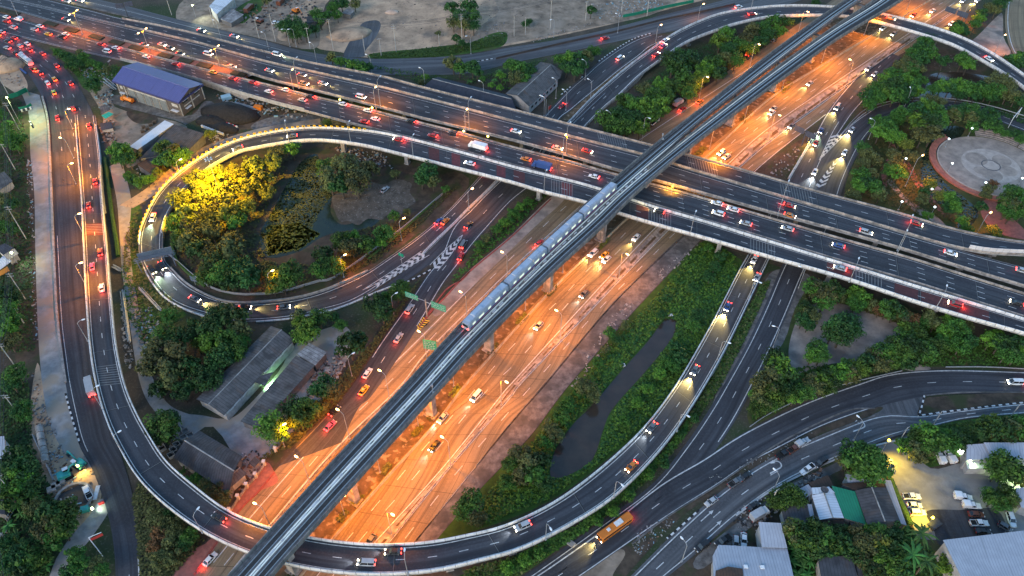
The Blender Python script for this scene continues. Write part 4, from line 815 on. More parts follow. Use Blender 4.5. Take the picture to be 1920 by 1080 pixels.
# houses at the lower right
mono('small_house', 'small dark grey-roofed house half under trees at the left of the house row', [(1464,952),(1513,946),(1522,983),(1473,987)], [4.2,4.2,3.8,3.8], M_dark_grey, M_wall, 'house')
mono('lean_to', 'narrow pale lean-to on the right side of the small dark-roofed house', [(1513,945),(1522,946),(1529,983),(1521,985)], [4,4,3.4,3.4], M_pale_roof, None, 'lean-to')
gable('white_roof_house', 'house with a bright white metal roof in the house row', [(1522,929),(1537,975),(1582,972),(1564,925)], 4.8, 5.7, M_white_roof, M_wall, 'house')
mono('lean_to', 'white roof extension behind the white-roofed house, under the water tank', [(1521,915),(1554,913),(1565,924),(1523,927)], [5,5,5.2,5.2], M_white_roof, M_wall, 'lean-to')
mono('green_roof_house', 'house with a bright green metal roof between the white and the dark roofs', [(1559,911),(1603,922),(1625,984),(1583,972)], [5.2,5.2,4.6,4.6], M_green_roof, M_wall, 'house')
mono('lean_to', 'patched grey lean-to at the lower end of the green roof', [(1588,970),(1604,964),(1614,986),(1598,989)], [3.6,3.6,3.2,3.2], M_grey_roof, M_wall_d, 'lean-to')
gable('large_house', 'largest dark-roofed house of the row, next to the lit car park', [(1603,920),(1626,984),(1688,979),(1661,914)], 5.4, 6.4, M_dark_grey, M_wall, 'house')
mono('lean_to', 'dark brown lean-to roof behind the largest dark-roofed house', [(1577,907),(1653,902),(1661,913),(1603,919)], [4.6,4.6,5.1,5.1], M_brown_roof, M_wall_d, 'lean-to')
mono('lean_to', 'pale grey roof under the big round tree', [(1584,889),(1647,889),(1655,902),(1590,906)], [4.4,4.4,4.2,4.2], M_pale_roof, M_wall, 'house')
mono('lean_to', 'long narrow pale lean-to along the car park wall', [(1656,900),(1670,901),(1700,986),(1689,982)], [4,4,3.4,3.4], M_pale_roof, M_wall_d, 'lean-to')
mono('awning', 'small pale tilted awning beside the white roof house', [(1494,920),(1515,908),(1527,923),(1509,935)], [3.6,3.6,3.2,3.2], M_pale_roof, None, 'awning')
mono('lean_to', 'rusty brown tin roof facing the service road', [(1516,906),(1552,891),(1563,912),(1524,914)], [3.4,3.4,3.6,3.6], M_brown_roof, M_wall_d, 'lean-to')
mono('lean_to', 'brown corrugated lean-to below the white roof house', [(1538,976),(1582,974),(1586,993),(1549,992)], [3.9,3.9,3.3,3.3], M_brown_roof, M_wall_d, 'lean-to')
mono('garden_house', 'grey-roofed house at the bottom edge among the backyard trees', [(1533,1045),(1597,1042),(1610,1090),(1541,1092)], [4.6,4.6,5.6,5.6], M_dark_grey, M_wall, 'house')
mono('lean_to', 'dull grey lean-to on the right of the bottom-edge house', [(1599,1044),(1618,1046),(1630,1088),(1611,1088)], [4,4,4.4,4.4], M_grey_roof, M_wall_d, 'lean-to')
mono('corner_house', 'tall house with a pale flat roof in front of banana plants', [(1422,979),(1464,981),(1476,1028),(1428,1026)], [6.2,6.2,5.6,5.6], M_pale_roof, M_wall, 'house')
mono('corner_house', 'wide house with pale grey roof and small skylights at the bottom edge', [(1336,1043),(1347,1022),(1476,1029),(1490,1092),(1338,1092)], [5.0,5.0,5.0,6.2,6.2], M_pale_roof, M_wall, 'house')
mono('hip_roof', 'brown tiled roof at the bottom edge below the wide pale roof', [(1342,1070),(1365,1062),(1392,1066),(1396,1095),(1340,1095)], [6.2,6.8,6.2,6.2,6.2], M_brown_roof, None, 'house')
mono('big_hall', 'big hall with a wide white metal roof in the bottom right corner', [(1768,1013),(1930,994),(1990,1130),(1830,1140)], [8,8,9.5,9.5], M_pale_roof, M_wall, 'hall')
mono('long_hall', 'long hall with pale grey metal roof above the car park, left section', [(1812,834),(1845,832),(1860,861),(1811,863)], [6,6,5.2,5.2], M_pale_roof, M_wall, 'hall')
mono('long_hall', 'long hall with pale grey metal roof at the right edge above the car park', [(1844,830),(1940,830),(1945,861),(1860,861)], [6.6,6.6,5.6,5.6], M_pale_roof, M_wall, 'hall')
mono('awning', 'low pale awning at the foot of the long hall beside the lit signs', [(1811,864),(1858,863),(1858,878),(1813,879)], [4,4,3.4,3.4], M_pale_roof, M_wall, 'awning')
mono('side_house', 'pale-roofed building cut off by the right edge beside the car park', [(1903,916),(1940,912),(1940,960),(1914,951)], [4.6,4.6,4.2,4.2], M_pale_roof, M_wall, 'house')
# top left and left
mono('store_building', 'pale-roofed store with white walls at the top edge', [(392,12),(412,-8),(441,-4),(406,27)], [5.6,5.6,5.2,5.2], M_white_roof, M_wall, 'building')
mono('tin_shed', 'low patchy tin-roofed shed in front of the pale store at the top', [(413,36),(436,17),(457,28),(433,44)], [2.8,3.2,3.0,2.6], M_patch_roof, M_wall_d, 'shed')
mono('tin_hut', 'small tin hut among rubble at the top of the dirt lot', [(640,25),(652,16),(666,18),(657,29)], [2.8,2.8,2.6,2.6], M_patch_roof, M_wall_d, 'hut')
mono('dark_hut', 'dark-roofed hut beside the dark tree above the frontage road', [(574,32),(596,24),(592,41),(576,45)], [3,3,2.8,2.8], M_dark_grey, M_wall_d, 'hut')
mono('roadside_house', 'small house with slate and cream roof slopes under the power lines', [(-8,465),(9,456),(26,465),(6,478)], [4.6,5.4,4.4,4.4], M_dark_roof, M_wall, 'house')
mono('lean_to', 'cream lean-to against the small slate-roofed roadside house', [(7,478),(27,466),(35,476),(15,488)], [4.2,4.2,3.2,3.2], roof_mat('cream_roof', (.42,.36,.3), (.33,.28,.23)), M_wall, 'lean-to')
mono('slatted_awning', 'white slatted awning at the left edge beside the roadside house', [(-12,498),(8,478),(22,490),(-8,512)], [3.6,3.6,3.0,3.0], M_white_roof, None, 'awning')
mono('yellow_stall', 'orange awning of a lit stall at the left edge', [(-10,514),(14,500),(18,508),(-8,522)], [2.8,2.8,2.4,2.4], mat('orange_canvas', (.5,.2,.03), (.4,.15,.02)), None, 'stall')
mono('blue_roof_house', 'small house with a grey-blue roof at the left edge under power poles', [(-10,330),(8,322),(24,340),(-2,358)], [4,4,3.4,3.4], M_grey_roof, M_wall, 'house')
mono('edge_house', 'tall pale metal roof cut by the left edge near the concrete pipes', [(-20,820),(8,818),(12,872),(-18,885)], [5,5,4.6,4.6], M_pale_roof, M_wall, 'house')
mono('edge_house', 'dark-roofed shed cut by the left edge below the pale metal roof', [(-30,905),(6,915),(10,965),(-30,960)], [4,4,3.6,3.6], M_dark_roof, M_wall_d, 'shed')
pv = thing('park_pavilion', 'small park pavilion with a pink pyramid roof beside the moat', 'pavilion', tuple(G(1747,356,0)))
mb = MB(); P4 = [G(x, y, 2.9) for x, y in ((1733,349),(1751,343),(1766,356),(1745,364))]; ap = sum(P4, Vector())/4+Vector((0,0,2.0))
for i in range(4): slab(mb, [P4[i], P4[(i+1) % 4], ap])
mb.build('roof', M_pink_roof, pv)
for p in inset(P4, .5): mb = MB(); mb.tube((p.x,p.y,0), (p.x,p.y,2.95), .13); mb.build('post', M_wall, pv)
# ------------------------------------------------------------------ fences and panels along the ramps
def panel_fence(name, label, rib, t, q0, q1, n, z0, z1, m, cat='barrier'):
    p = rib.P(q0, t); root = thing(name, label, cat, (p.x, p.y, 0)); st = (q1-q0)/n
    for i in range(n):
        a, b = rib.P(q0+st*i, t), rib.P(q0+st*(i+.95), t); d = b-a; mb = MB(); c = (a+b)/2
        mb.box((c.x, c.y, c.z+(z0+z1)/2), (d.length, .12, z1-z0), math.atan2(d.y, d.x)); mb.build('panel', m, root)
    return root
M_panel = mat('grey_noise_panel', (.36,.36,.36), (.24,.24,.24), scale=.5)
panel_fence('panel_wall', 'row of pale grey wall panels along the overpass approach behind the warehouse', RC, 1.02, qx(RC, 212, 108), qx(RC, 555, 203), 46, -.3, 1.7, M_panel)
panel_fence('noise_screen', 'row of pale noise screen panels at the right end of the far overpass', RA, 1.0, qx(RA, 1812, 468), RA.len-12, 14, .4, 2.6, mat('pale_noise_panel', (.5,.5,.53), (.4,.4,.43)))
M_chev = mat('yellow_sign_face', (.85,.5,.02), (.7,.4,.015), scale=3); 
M_blk = mat('black_sign_paint', (.02,.018,.015))
def chevron_board(rib, q, face):
    p = rib.P(q, 0); T = rib.T(q); N = -rib.N(q); root = thing('chevron_board', 'small yellow and black chevron board on the outer edge of the loop ramp', 'chevron board', tuple(p), 0, 'chevron boards round the loop ramp')
    a = math.atan2(T.y, T.x); c = p-N*.1+Vector((0,0,1.35)); mb = MB(); mb.box(c, (1.05, .08, 1.0), a); mb.build('board', M_chev, root)
    mb = MB()
    for s_ in (-1, 1):
        o = rib.N(q)*.05
        for k in (0,):
            f = lambda u, v: c+T*u+Vector((0,0,v))+o*s_
            mb.poly([f(.25,0), f(-.1,.45), f(-.38,.45), f(-.03,0)]); mb.poly([f(.25,0), f(-.03,0), f(-.38,-.45), f(-.1,-.45)])
    mb.build('chevron', M_blk, root); return root
q = qx(RD, 685, 247); qe = qx(RD, 262, 476)
while q < qe: chevron_board(RD, q, 1); q += 2.35
# ------------------------------------------------------------------ lamps
E_sod = emit('sodium_lamp_glow', (1.0,.52,.16), 7); E_wht = emit('cool_lamp_glow', (.75,.95,1.0), 2.2); M_head = mat('pale_lamp_head', (.75,.77,.8), (.6,.62,.66), rough=.4, coord='obj')
SOD = (1.0, .275, .0)
def light(kind, parent, loc, energy, color, cone=150, blend=.8, size=.25, aim=None):
    l = bpy.data.lights.new('lamp_light', kind); l.energy = energy; l.color = color; l.shadow_soft_size = size
    if kind == 'SPOT': l.spot_size = R(cone); l.spot_blend = blend
    o = bpy.data.objects.new('lamp_light', l); COL.objects.link(o); o.parent = parent; o.location = loc
    if aim is not None: o.rotation_euler = Vector(aim).to_track_quat('-Z', 'Y').to_euler()
    return o
LP = {}
def lamp_proto(style, lit):
    key = (style, lit)
    if key in LP: return LP[key]
    parts = []; em = lit and (E_sod if lit != 'white' else E_wht) or M_head; mp = M_steel
    def P(name, mb, m): parts.append((name, mb.mesh(name, m)))
    h = {'tall': 14, 'high': 13, 'short': 9.5, 'ramp': 9, 'double': 12, 'globe': 4.2, 'mast': 24}[style]
    mb = MB(); mb.tube((0,0,0), (0,0,h), .13 if style != 'globe' else .08, .08 if style != 'globe' else .06, 8); mb.box((0,0,.2), (.5,.5,.4)); P('pole', mb, mp)
    def head(x, z): mb = MB(); r = lambda X, w, zz: [(X,-w,zz-.06),(X,w,zz-.06),(X,w*.7,zz+.12),(X,-w*.7,zz+.12)]; mb.loft([r(x-.55,.12,z), r(x-.2,.26,z), r(x+.3,.28,z), r(x+.6,.12,z)]); P('lamp_head', mb, em)
    if style in ('tall', 'short', 'ramp', 'high'):
        L = {'tall': 2.6, 'short': 1.8, 'ramp': 1.8, 'high': 1.8}[style]; mb = MB(); mb.path([(0,0,h-.05),(L*.25,0,h+.55),(L*.6,0,h+.9),(L,0,h+1.0)], .07); P('arm', mb, mp); head(L+.35, h+1.0)
    elif style == 'double':
        mb = MB(); mb.path([(-2.4,0,h+.6),(-1,0,h+.35),(0,0,h-.05)], .07); P('arm', mb, mp); mb = MB(); mb.path([(2.4,0,h+.6),(1,0,h+.35),(0,0,h-.05)], .07); P('arm', mb, mp); head(-2.7, h+.6); head(2.7, h+.6)
    elif style == 'globe':
        mb = MB(); n = 8; rg = [[(.42*math.cos(t)*math.sin(e), .42*math.sin(t)*math.sin(e), h+.3-.32*math.cos(e)) for t in np.linspace(0, 2*math.pi, n, False)] for e in (.3, .9, 1.57, 2.2, 2.8)]; mb.loft(rg); P('lamp_globe', mb, em)
    elif style == 'mast':
        mb = MB(); mb.box((0,0,h), (.6,.6,.4)); P('crown_ring', mb, mp)
        for k in range(6):
            a = k*math.pi/3; mb = MB(); mb.tube((0,0,h), (1.2*math.cos(a),1.2*math.sin(a),h+.15), .05, .05, 4); mb.box((1.3*math.cos(a),1.3*math.sin(a),h+.1), (.55,.4,.3), a); P('floodlight', mb, M_head)
    LP[key] = (parts, h); return LP[key]
def lamp(px, py, style, rz, label, lit=None, group=None, rib=None, z=0.0, energy=0, cone=150, col=SOD):
    p = rib.on(px, py)[0] if rib is not None else G(px, py, z); parts, h = lamp_proto(style, lit)
    root = thing('street_lamp' if style != 'globe' else 'park_lamp', label, 'street lamp' if style != 'globe' else 'park lamp', tuple(p), rz, group)
    for n, me in parts: o = bpy.data.objects.new(n, me); COL.objects.link(o); o.parent = root
    if energy:
        x = {'tall': 2.8, 'high': 2.0, 'short': 2.0, 'ramp': 2.0, 'double': 0, 'globe': 0, 'mast': 0}[style]
        light('SPOT', root, (x, 0, h+.7 if style != 'globe' else h+1.2), energy, col, cone, 1.0, .3)
    return root
def side(rib, px, py, sgn=1):   # heading of an arm that reaches across the carriageway
    q = rib.on(px, py)[1]; n = rib.N(q)*sgn; return math.atan2(n.y, n.x)
EN = 5600
for i, (px, py) in enumerate(((561,166),(714,203),(880,244),(1061,292),(1458,404),(1682,470))):
    lamp(px, py, 'tall', side(RB, px, py, -1), f'tall grey lamp leaning over the middle overpass, {ord_word(i+1)} from the left along the gap', None, 'tall lamps along the overpass gap', RB)
for i, (px, py) in enumerate(((551,171),(705,205),(873,248),(1055,297),(1681,478))):
    lamp(px, py, 'short', side(RC, px, py, -1), f'shorter pale lamp with a glowing head at the overpass gap, {ord_word(i+1)} from the left' if i < 4 else 'shorter pale lamp paired with the tall one at the far right overpass gap', 'sodium' if i < 4 else None, 'short lamps along the overpass gap', RC, 0, EN*1.7 if i < 4 else 0)
for i, (px, py) in enumerate(((34,30),(155,65),(282,100),(415,133))):
    lamp(px, py, 'double', side(RC, px, py, 1), f'double-armed lamp in the brick median at the top left, {ord_word(i+1)} from the left', 'sodium' if i else None, 'double lamps in the brick median', None, 0, EN*1.8 if i else 0)
for i, (px, py) in enumerate(((1753,581),(1592,529),(1294,440),(1020,362),(899,326),(775,294),(658,269),(543,268))):
    lamp(px, py, 'ramp', side(RD, px, py, -1), f'slim pale lamp on the near parapet of the loop ramp, {ord_word(i+1)} from the right end', None, 'lamps on the loop ramp parapet', RD)
KL = [((157,440),1,'sodium'),((160,533),1,'sodium'),((165,640),1,None),((192,766),1,None),((233,852),1,None),((380,999),1,None),((765,1078),1,None),((1023,1012),1,None),((1150,934),1,None),((1269,809),1,None),((1345,674),1,None),((1403,562),1,None)]
for i, ((px, py), s_, lit) in enumerate(KL):
    lamp(px, py, 'ramp', side(RK, px, py, 1 if i < 7 else -1), f'slim lamp on the flyover parapet, {ord_word(i+1)} from its upper left end', lit, 'lamps on the flyover parapet', RK, 0, EN*1.5 if lit else 0, 165)
for i, (px, py) in enumerate(((137,242),(139,297),(143,345))):
    lamp(px, py, 'short', math.pi*.9 if i % 2 else .2, f'lit lamp between the left road and the rising flyover, {ord_word(i+1)} from the top', 'sodium', 'lit lamps in the left strip', None, .1, EN*1.5, 165)
# orange lamps that flood the highway: along the railway median
HL = [(470,1075),(545,1000),(610,925),(680,850),(745,775),(812,705),(875,640),(940,570),(1010,500),(1075,438),(1150,440),(1215,385),(1275,330),(1335,283),(1395,238),(1455,190),(1520,143),(1590,98),(1665,45),(1735,0)]
for i, (px, py) in enumerate([(652,972),(718,890),(790,805),(856,728),(922,655),(990,585),(1060,515),(1130,452),(1335,285),(1400,232),(1470,175),(1545,122),(1625,70),(1705,22)]):
    lamp(px-5, py-4, 'high', side(RHW, px, py, 1), f'glowing lamp in the railway median lighting the orange lanes, {ord_word(i+1)} from the bottom', 'sodium', 'glowing lamps in the railway median', None, .2, EN*(1.6 if i < 8 else 2.2), 170)
for i, (px, py) in enumerate([(505,990),(577,905),(650,818),(725,745),(795,672),(870,598),(945,523)]):
    lamp(px+6, py+5, 'high', side(RHW, px, py, -1), f'glowing lamp left of the railway lighting the left orange lanes, {ord_word(i+1)} from the bottom', 'sodium', 'glowing lamps left of the railway', None, .2, EN*(1.2, 1.2, 1.2, 1.15, 1.0, .75, .3)[i], 170)
for i, (px, py) in enumerate([(1203,268),(1310,190),(1405,128),(1495,66)]):
    lamp(px, py, 'high', side(RHW, px, py, 1), f'glowing lamp on the tree side of the highway above the overpass, {ord_word(i+1)} from the overpass', 'sodium' if i else None, 'glowing lamps by the roadside trees', None, .2, EN*(0, .9, 1.2, 1.3)[i])
for i, (px, py) in enumerate([(735,1003),(845,874),(940,760),(1050,638),(1160,523),(1350,338),(1440,262),(1585,163)]):
    lamp(px, py, 'high', side(RHW, px, py, -1 if i % 2 else 1), f'thin lamp in the narrow separator of the highway, {ord_word(i+1)} from the bottom', 'sodium', 'thin lamps in the highway separator', None, .2, EN*1.3, 172)  # separator lamps are unlit posts; their sodium light is added to even the lanes
for i, (px, py) in enumerate([(693,-2),(740,1),]): pass
for lab, px, py, st, lit, e in (('lamp with a lit head beside the loop road by the yellow-lit bush', 645,520,'short','sodium',.5), ('pale lamp on the garden side of the merging road', 753,451,'short','sodium',.5), ('lit lamp on the strip between the two merging roads', 879,395,'short','sodium',.5),
        ('pale lamp between the bushes and the slip road, near the green gantry', 739,592,'short',None,0), ('lit pole lamp at the roadside by two dark trees', 534,838,'short','sodium',1.1), ('pale pole lamp at the slip road edge by the junk yard', 660,705,'short',None,0),
        ('lamp near the gate glowing on the bushes below the loop', 512,550,'short','sodium',.35), ('lamp on the outer side of the loop, below its chevron boards', 343,340,'short','sodium',.8), ('lit lamp at the top end of the orange highway', 1800,45,'short','sodium',1.2),
        ('lit lamp standing on the grey lot right of the arched ramp', 1864,101,'ramp','sodium',.4), ('lit lamp beside the arched ramp at the top', 1308,42,'ramp','sodium',.3), ('lit lamp on the tip between the slip road and the arched ramp', 1229,82,'ramp','sodium',.3), ('lit lamp at the park wall below the overpass edge', 1830,440,'short','sodium',.5),
        ('tall park lamp with a lit head beside the moat', 1697,350,'tall','sodium',1.1)):
    lamp(px, py, st, .6, lab, lit, None, None, .1, EN*e)
for i, (px, py) in enumerate([(1158,62),(1107,187),(1061,207),(1097,150),(1142,247),(1042,185),(1023,220)]):
    lamp(px, py, 'short', 2.5, f'grey unlit lamp among the slip roads along the slip roads, {ord_word(i+1)} from the fork', None, 'grey lamps by the upper slip road', None, .1)
for i, (px, py) in enumerate([(415,74),(505,97),(594,117),(698,140),(797,165),(907,190),(1020,218)]):
    lamp(px, py, 'short', 2.6, f'small grey lamp along the verge of the far overpass, {ord_word(i+1)} from the left', None, 'grey lamps along the far overpass verge', None, .1)
for i, (px, py) in enumerate([(544,88),(556,88),(883,101),(1038,70)]):
    lamp(px, py, 'short', 3.6, f'grey lamp on the far edge of the frontage road, {ord_word(i+1)} from the left', None, 'grey lamps on the frontage road edge', None, .1)
for i, (px, py) in enumerate([(1278,1053),(1447,925),(1600,826)]):
    lamp(px, py, 'short', 2.2, f'thin pale lamp beside the service road, {ord_word(i+1)} from the bottom', None, 'pale lamps by the service road', None, .1)
for i, (px, py) in enumerate([(1497,540),(1449,652),(1694,205),(1628,262)]):
    lamp(px, py, 'short', (2.8,2.8,1.5,2.6)[i], ('pale lamp on the grey verge under the ramp near the paved yard', 'pale lamp on the verge by the island trees', 'pale lamp on the top of the right-hand curved road', 'pale lamp on the park side of the right-hand curved road')[i], None, None, None, .1)
for i, (px, py) in enumerate([(1692,313),(1778,322),(1840,358),(1772,276),(1815,256),(1684,394),(1740,370),(1908,350),(1745,404)]):
    lamp(px, py, 'globe', 0, f'short park lamp with a white globe head, {ord_word(i+1)} round the plaza', 'white', 'globe lamps in the round park', None, .1)
mast = lamp(421, 388, 'mast', 0, 'high floodlight mast rising out of the yellow-lit trees in the loop', None, None, None, 0)
YEL = (1.0, .55, .008)
[light('SPOT', mast, (1.3*math.cos(k), 1.3*math.sin(k), 23.6), 46000, YEL, 150, 1, .6, (math.cos(k)*.8, math.sin(k)*.8, -.8)) for k in (1.2, 3.0, 4.5)]; light('SPOT', mast, (.6, .3, 23.6), 34000, YEL, 110, 1, .6, (.28, .1, -1))
# ------------------------------------------------------------------ road signs
M_green_sign = mat('green_sign_face', (.0,.27,.15), (.0,.22,.12), rough=.5, scale=2); M_signback = mat('slate_sign_back', (.07,.085,.12), (.05,.06,.09), rough=.6, scale=1)
M_blue_sign = mat('grey_blue_sign_back', (.11,.15,.21), (.085,.115,.16), rough=.6, scale=1)
def sign_board(root, c, a, w, h, m, ribs=0, letters=0, thick=.14, tilt=0, seed=1, facing=1):
    mb = MB(); mb.box(c, (w, thick, h), a); bd = mb.build('sign_board', m, root)
    T = Vector((math.cos(a), math.sin(a), 0)); N = Vector((math.sin(a), -math.cos(a), 0))*facing
    if ribs:
        mb = MB()
        for i in range(ribs): mb.box(Vector(c)+T*(w*((i+.5)/ribs-.5))-N*0+N*(thick/2+.06), (.14, .12, h*.96), a)
        mb.build('stiffener', m, root)
    if letters:
        r_ = random.Random(seed); mb = MB(); o = N*(thick/2+.02)
        rows = letters
        for k in range(rows):
            zc = h*(.5-(k+.5)/rows)*.82; u = -w*.40
            while u < w*.38:
                lw = r_.uniform(.18, .34)*h/2.2; lh = h/rows*.42
                for j in range(r_.choice((1, 2))):
                    f = lambda x, z: Vector(c)+T*x*facing+Vector((0,0,z))+o
                    x0 = u+j*lw*.6; mb.poly([f(x0, zc-lh/2), f(x0+lw*.35, zc-lh/2), f(x0+lw*.35, zc+lh/2), f(x0, zc+lh/2)])
                f = lambda x, z: Vector(c)+T*x*facing+Vector((0,0,z))+o
                mb.poly([f(u, zc+lh/2-.08*h/2), f(u+lw, zc+lh/2-.08*h/2), f(u+lw, zc+lh/2), f(u, zc+lh/2)]); u += lw*1.5
        for (x0, x1, z0, z1) in ((-.47,.47,.44,.46),(-.47,.47,-.46,-.44),(-.47,-.46,-.45,.45),(.46,.47,-.45,.45)):
            mb.poly([Vector(c)+T*(w*x)+Vector((0,0,h*z))+o for x, z in ((x0,z0),(x1,z0),(x1,z1),(x0,z1))])
        mb.build('lettering', M_mark, bd)
    return bd
# butterfly gantry with two green panels
p = G(801,594,0); T = Vector((G(826,583,7)-G(780,566,7))); a = math.atan2(T.y, T.x)
g1 = thing('sign_gantry', 'butterfly gantry with two green direction signs at the yellow and black gore', 'road sign', tuple(p))
mb = MB(); mb.tube(p, p+Vector((0,0,9.2)), .28, .22, 8); mb.build('post', M_conc_pink, g1)
for off, z, w, h in ((-5.6, 8.2, 5.2, 2.5), (5.2, 7.8, 5.8, 3.2)):
    c = p+T.normalized()*off+Vector((0,0,z)); mb = MB(); mb.tube(p+Vector((0,0,z)), c, .1, .1, 5); mb.build('arm', M_steel, g1); sign_board(g1, c, a, w, h, M_green_sign, 0, 3, seed=int(z*10))
p = G(822,668,0); g2 = thing('direction_sign', 'tall green direction sign with white lettering beside the railway edge', 'road sign', tuple(p)); c = G(806,647,7.5); a2 = a+.25
mb = MB(); mb.tube(p, (p.x, p.y, 8.5), .22, .18, 8); mb.tube((p.x,p.y,7.6), c, .1, .1, 5); mb.build('post', M_steel, g2); sign_board(g2, c, a2, 4.6, 4.6, M_green_sign, 0, 4, seed=9)
for lab, px, py, ang, w, h, z, m in (('small teal sign on a post at the chevron gore of the loop road', 754,486, a, 2.2, 1.4, 5, M_green_sign), ('small square grey sign back beside the inner loop rail', 367,524, 2.9, 2.6, 2.6, 3, M_blue_sign)):
    p = G(px, py+10, 0); t_ = thing('small_sign', lab, 'road sign', tuple(p)); mb = MB(); mb.tube(p, p+Vector((0,0,z+1)), .09); mb.build('post', M_steel, t_); sign_board(t_, p+Vector((0,.12,z)), ang, w, h, m, 0, 0)
# gantry across the loop ramp, seen from behind
pa, pb = G(267,512,0), G(330,498,0); T = pb-pa; a = math.atan2(T.y, T.x); gl = thing('sign_gantry', 'wide blue-grey gantry sign seen from behind, spanning the loop ramp', 'road sign', tuple(pa))
for p in (pa, pb): mb = MB(); mb.tube(p, p+Vector((0,0,6.6)), .2, .18, 8); mb.build('post', M_blue_sign, gl)
for dz in (5.4, 6.6):
    for dy in (0, .9): mb = MB(); mb.tube(pa+Vector((0,dy,dz))-T.normalized()*1.2, pb+Vector((0,dy,dz))+T.normalized()*1.2, .12, .12, 5); mb.build('truss_chord', M_blue_sign, gl)
mb = MB(); k = 12
for i in range(k): mb.tube(pa.lerp(pb, i/k)+Vector((0,0,5.4)), pa.lerp(pb, (i+1)/k)+Vector((0,.9,6.6)), .06, .06, 4)
mb.build('truss_bracing', M_blue_sign, gl)
for f, w in ((.26, 6.2), (.74, 6.6)): sign_board(gl, pa.lerp(pb, f)+Vector((0,1.6,6.7)), a, w, 3.4, M_blue_sign, 10)
# dark gantries on the right
for lab, base, cL, cR, sz in (('dark butterfly gantry seen from behind, beside the orange highway near the slip road', (1503,273), (1499,243), (1521,254), (4.6, 2.6)), ('dark two-panel gantry seen from behind over the far end of the highway', (1808,44), (1783,19), (1805,27), (5.6, 2.8))):
    p = G(*base, 0); cl, cr = G(*cL, 7.4), G(*cR, 7.2); T = cr-cl; a = math.atan2(T.y, T.x); t_ = thing('sign_gantry', lab, 'road sign', tuple(p)); mb = MB(); mb.tube(p, p+Vector((0,0,8)), .24, .2, 8); mb.tube(cl, cr, .12, .12, 5); mb.build('post', M_signback, t_)
    for c in (cl, cr): sign_board(t_, c, a, *sz, M_signback, 6)
pr = G(1776, 28, 0); 
p = G(1905,222,0); t_ = thing('sign_gantry', 'slender pale gantry frame across the right-hand curved road', 'road sign', tuple(p)); b_ = G(1890,240,0)
mb = MB()
for x in (p, b_): mb.tube(x, x+Vector((0,0,6)), .12)
for dz in (5.2, 6): mb.tube(p+Vector((0,0,dz)), b_+Vector((0,0,dz)), .1, .1, 5)
mb.build('frame', M_white_steel, t_)
for i, (lab, px, py) in enumerate((('dark twin-panel sign seen from behind on the top-left verge', 241, 34), ('dark cantilever pole with short arm on the overpass edge', 500, 118))):
    p = G(px, py, .2); t_ = thing('cantilever_sign', lab, 'road sign', tuple(p)); mb = MB(); mb.tube(p, p+Vector((0,0,8)), .18, .14, 8); mb.tube(p+Vector((-1,-1,7.4)), p+Vector((3.6,1.6,8.2)), .12); mb.build('post', M_dark_steel, t_)
    if i == 0:
        for dx in (-2.6, 2.6): sign_board(t_, p+Vector((dx,.3,7.5+dx*.2)), .3, 4.2, 2.6, M_signback, 4)
for lab, px, py in (('small red roadside sign on a lamp post beside the slip road', 1028, 216),):
    p = G(px, py, .1); t_ = thing('small_sign', lab, 'road sign', tuple(p)); mb = MB(); mb.tube(p, p+Vector((0,0,5)), .08); mb.build('post', M_steel, t_); sign_board(t_, p+Vector((.6,0,4.2)), .9, 1.8, 1.6, mat('red_sign_face', (.5,.05,.04)))
p = G(1495,1000,0)
# barrier arm sign at the bottom left
p = G(193,1043,.1); t_ = thing('boom_gate', 'leaning white pole with a red sign arm beside the lower left road', 'barrier', tuple(p)); mb = MB(); mb.tube(p, G(166,1008,5.5), .12); mb.build('post', M_white_steel, t_)
mb = MB(); mb.tube(G(166,1008,5.5), G(190,998,5.5), .1); mb.build('arm', M_white_steel, t_); q0, q1 = G(173,1008,5.4), G(188,1001,5.4); sign_board(t_, (q0+q1)/2+Vector((0,-.15,-.5)), math.atan2((q1-q0).y, (q1-q0).x), 3.2, 1.0, mat('red_sign_face', (.5,.05,.04)))
# ------------------------------------------------------------------ trees
def leaf_mat(name, c, c2):
    m = mat(name, c, c2, rough=.65, scale=1.6, coord='obj', objvar=.28, spec=.2, contrast=(.38,.62), detail=2); return m
LEAF = {'dark': leaf_mat('dark_green_leaves', (.03,.082,.019), (.013,.036,.01)), 'mid': leaf_mat('green_leaves', (.052,.125,.018), (.021,.052,.01)), 'lime': leaf_mat('bright_green_leaves', (.09,.185,.02), (.04,.09,.013)),
        'olive': leaf_mat('olive_leaves', (.095,.105,.032), (.04,.047,.018)), 'gold': leaf_mat('lamplit_yellow_leaves', (.13,.145,.02), (.06,.07,.013)), 'rust': leaf_mat('reddish_brown_leaves', (.14,.06,.025), (.07,.035,.018)), 'palm': leaf_mat('palm_fronds', (.045,.13,.025), (.028,.08,.018))}  # gold kind carries yellow lamplight in its leaf colour
M_bark = mat('bark', (.1,.08,.06), (.05,.04,.032), scale=3, coord='obj')
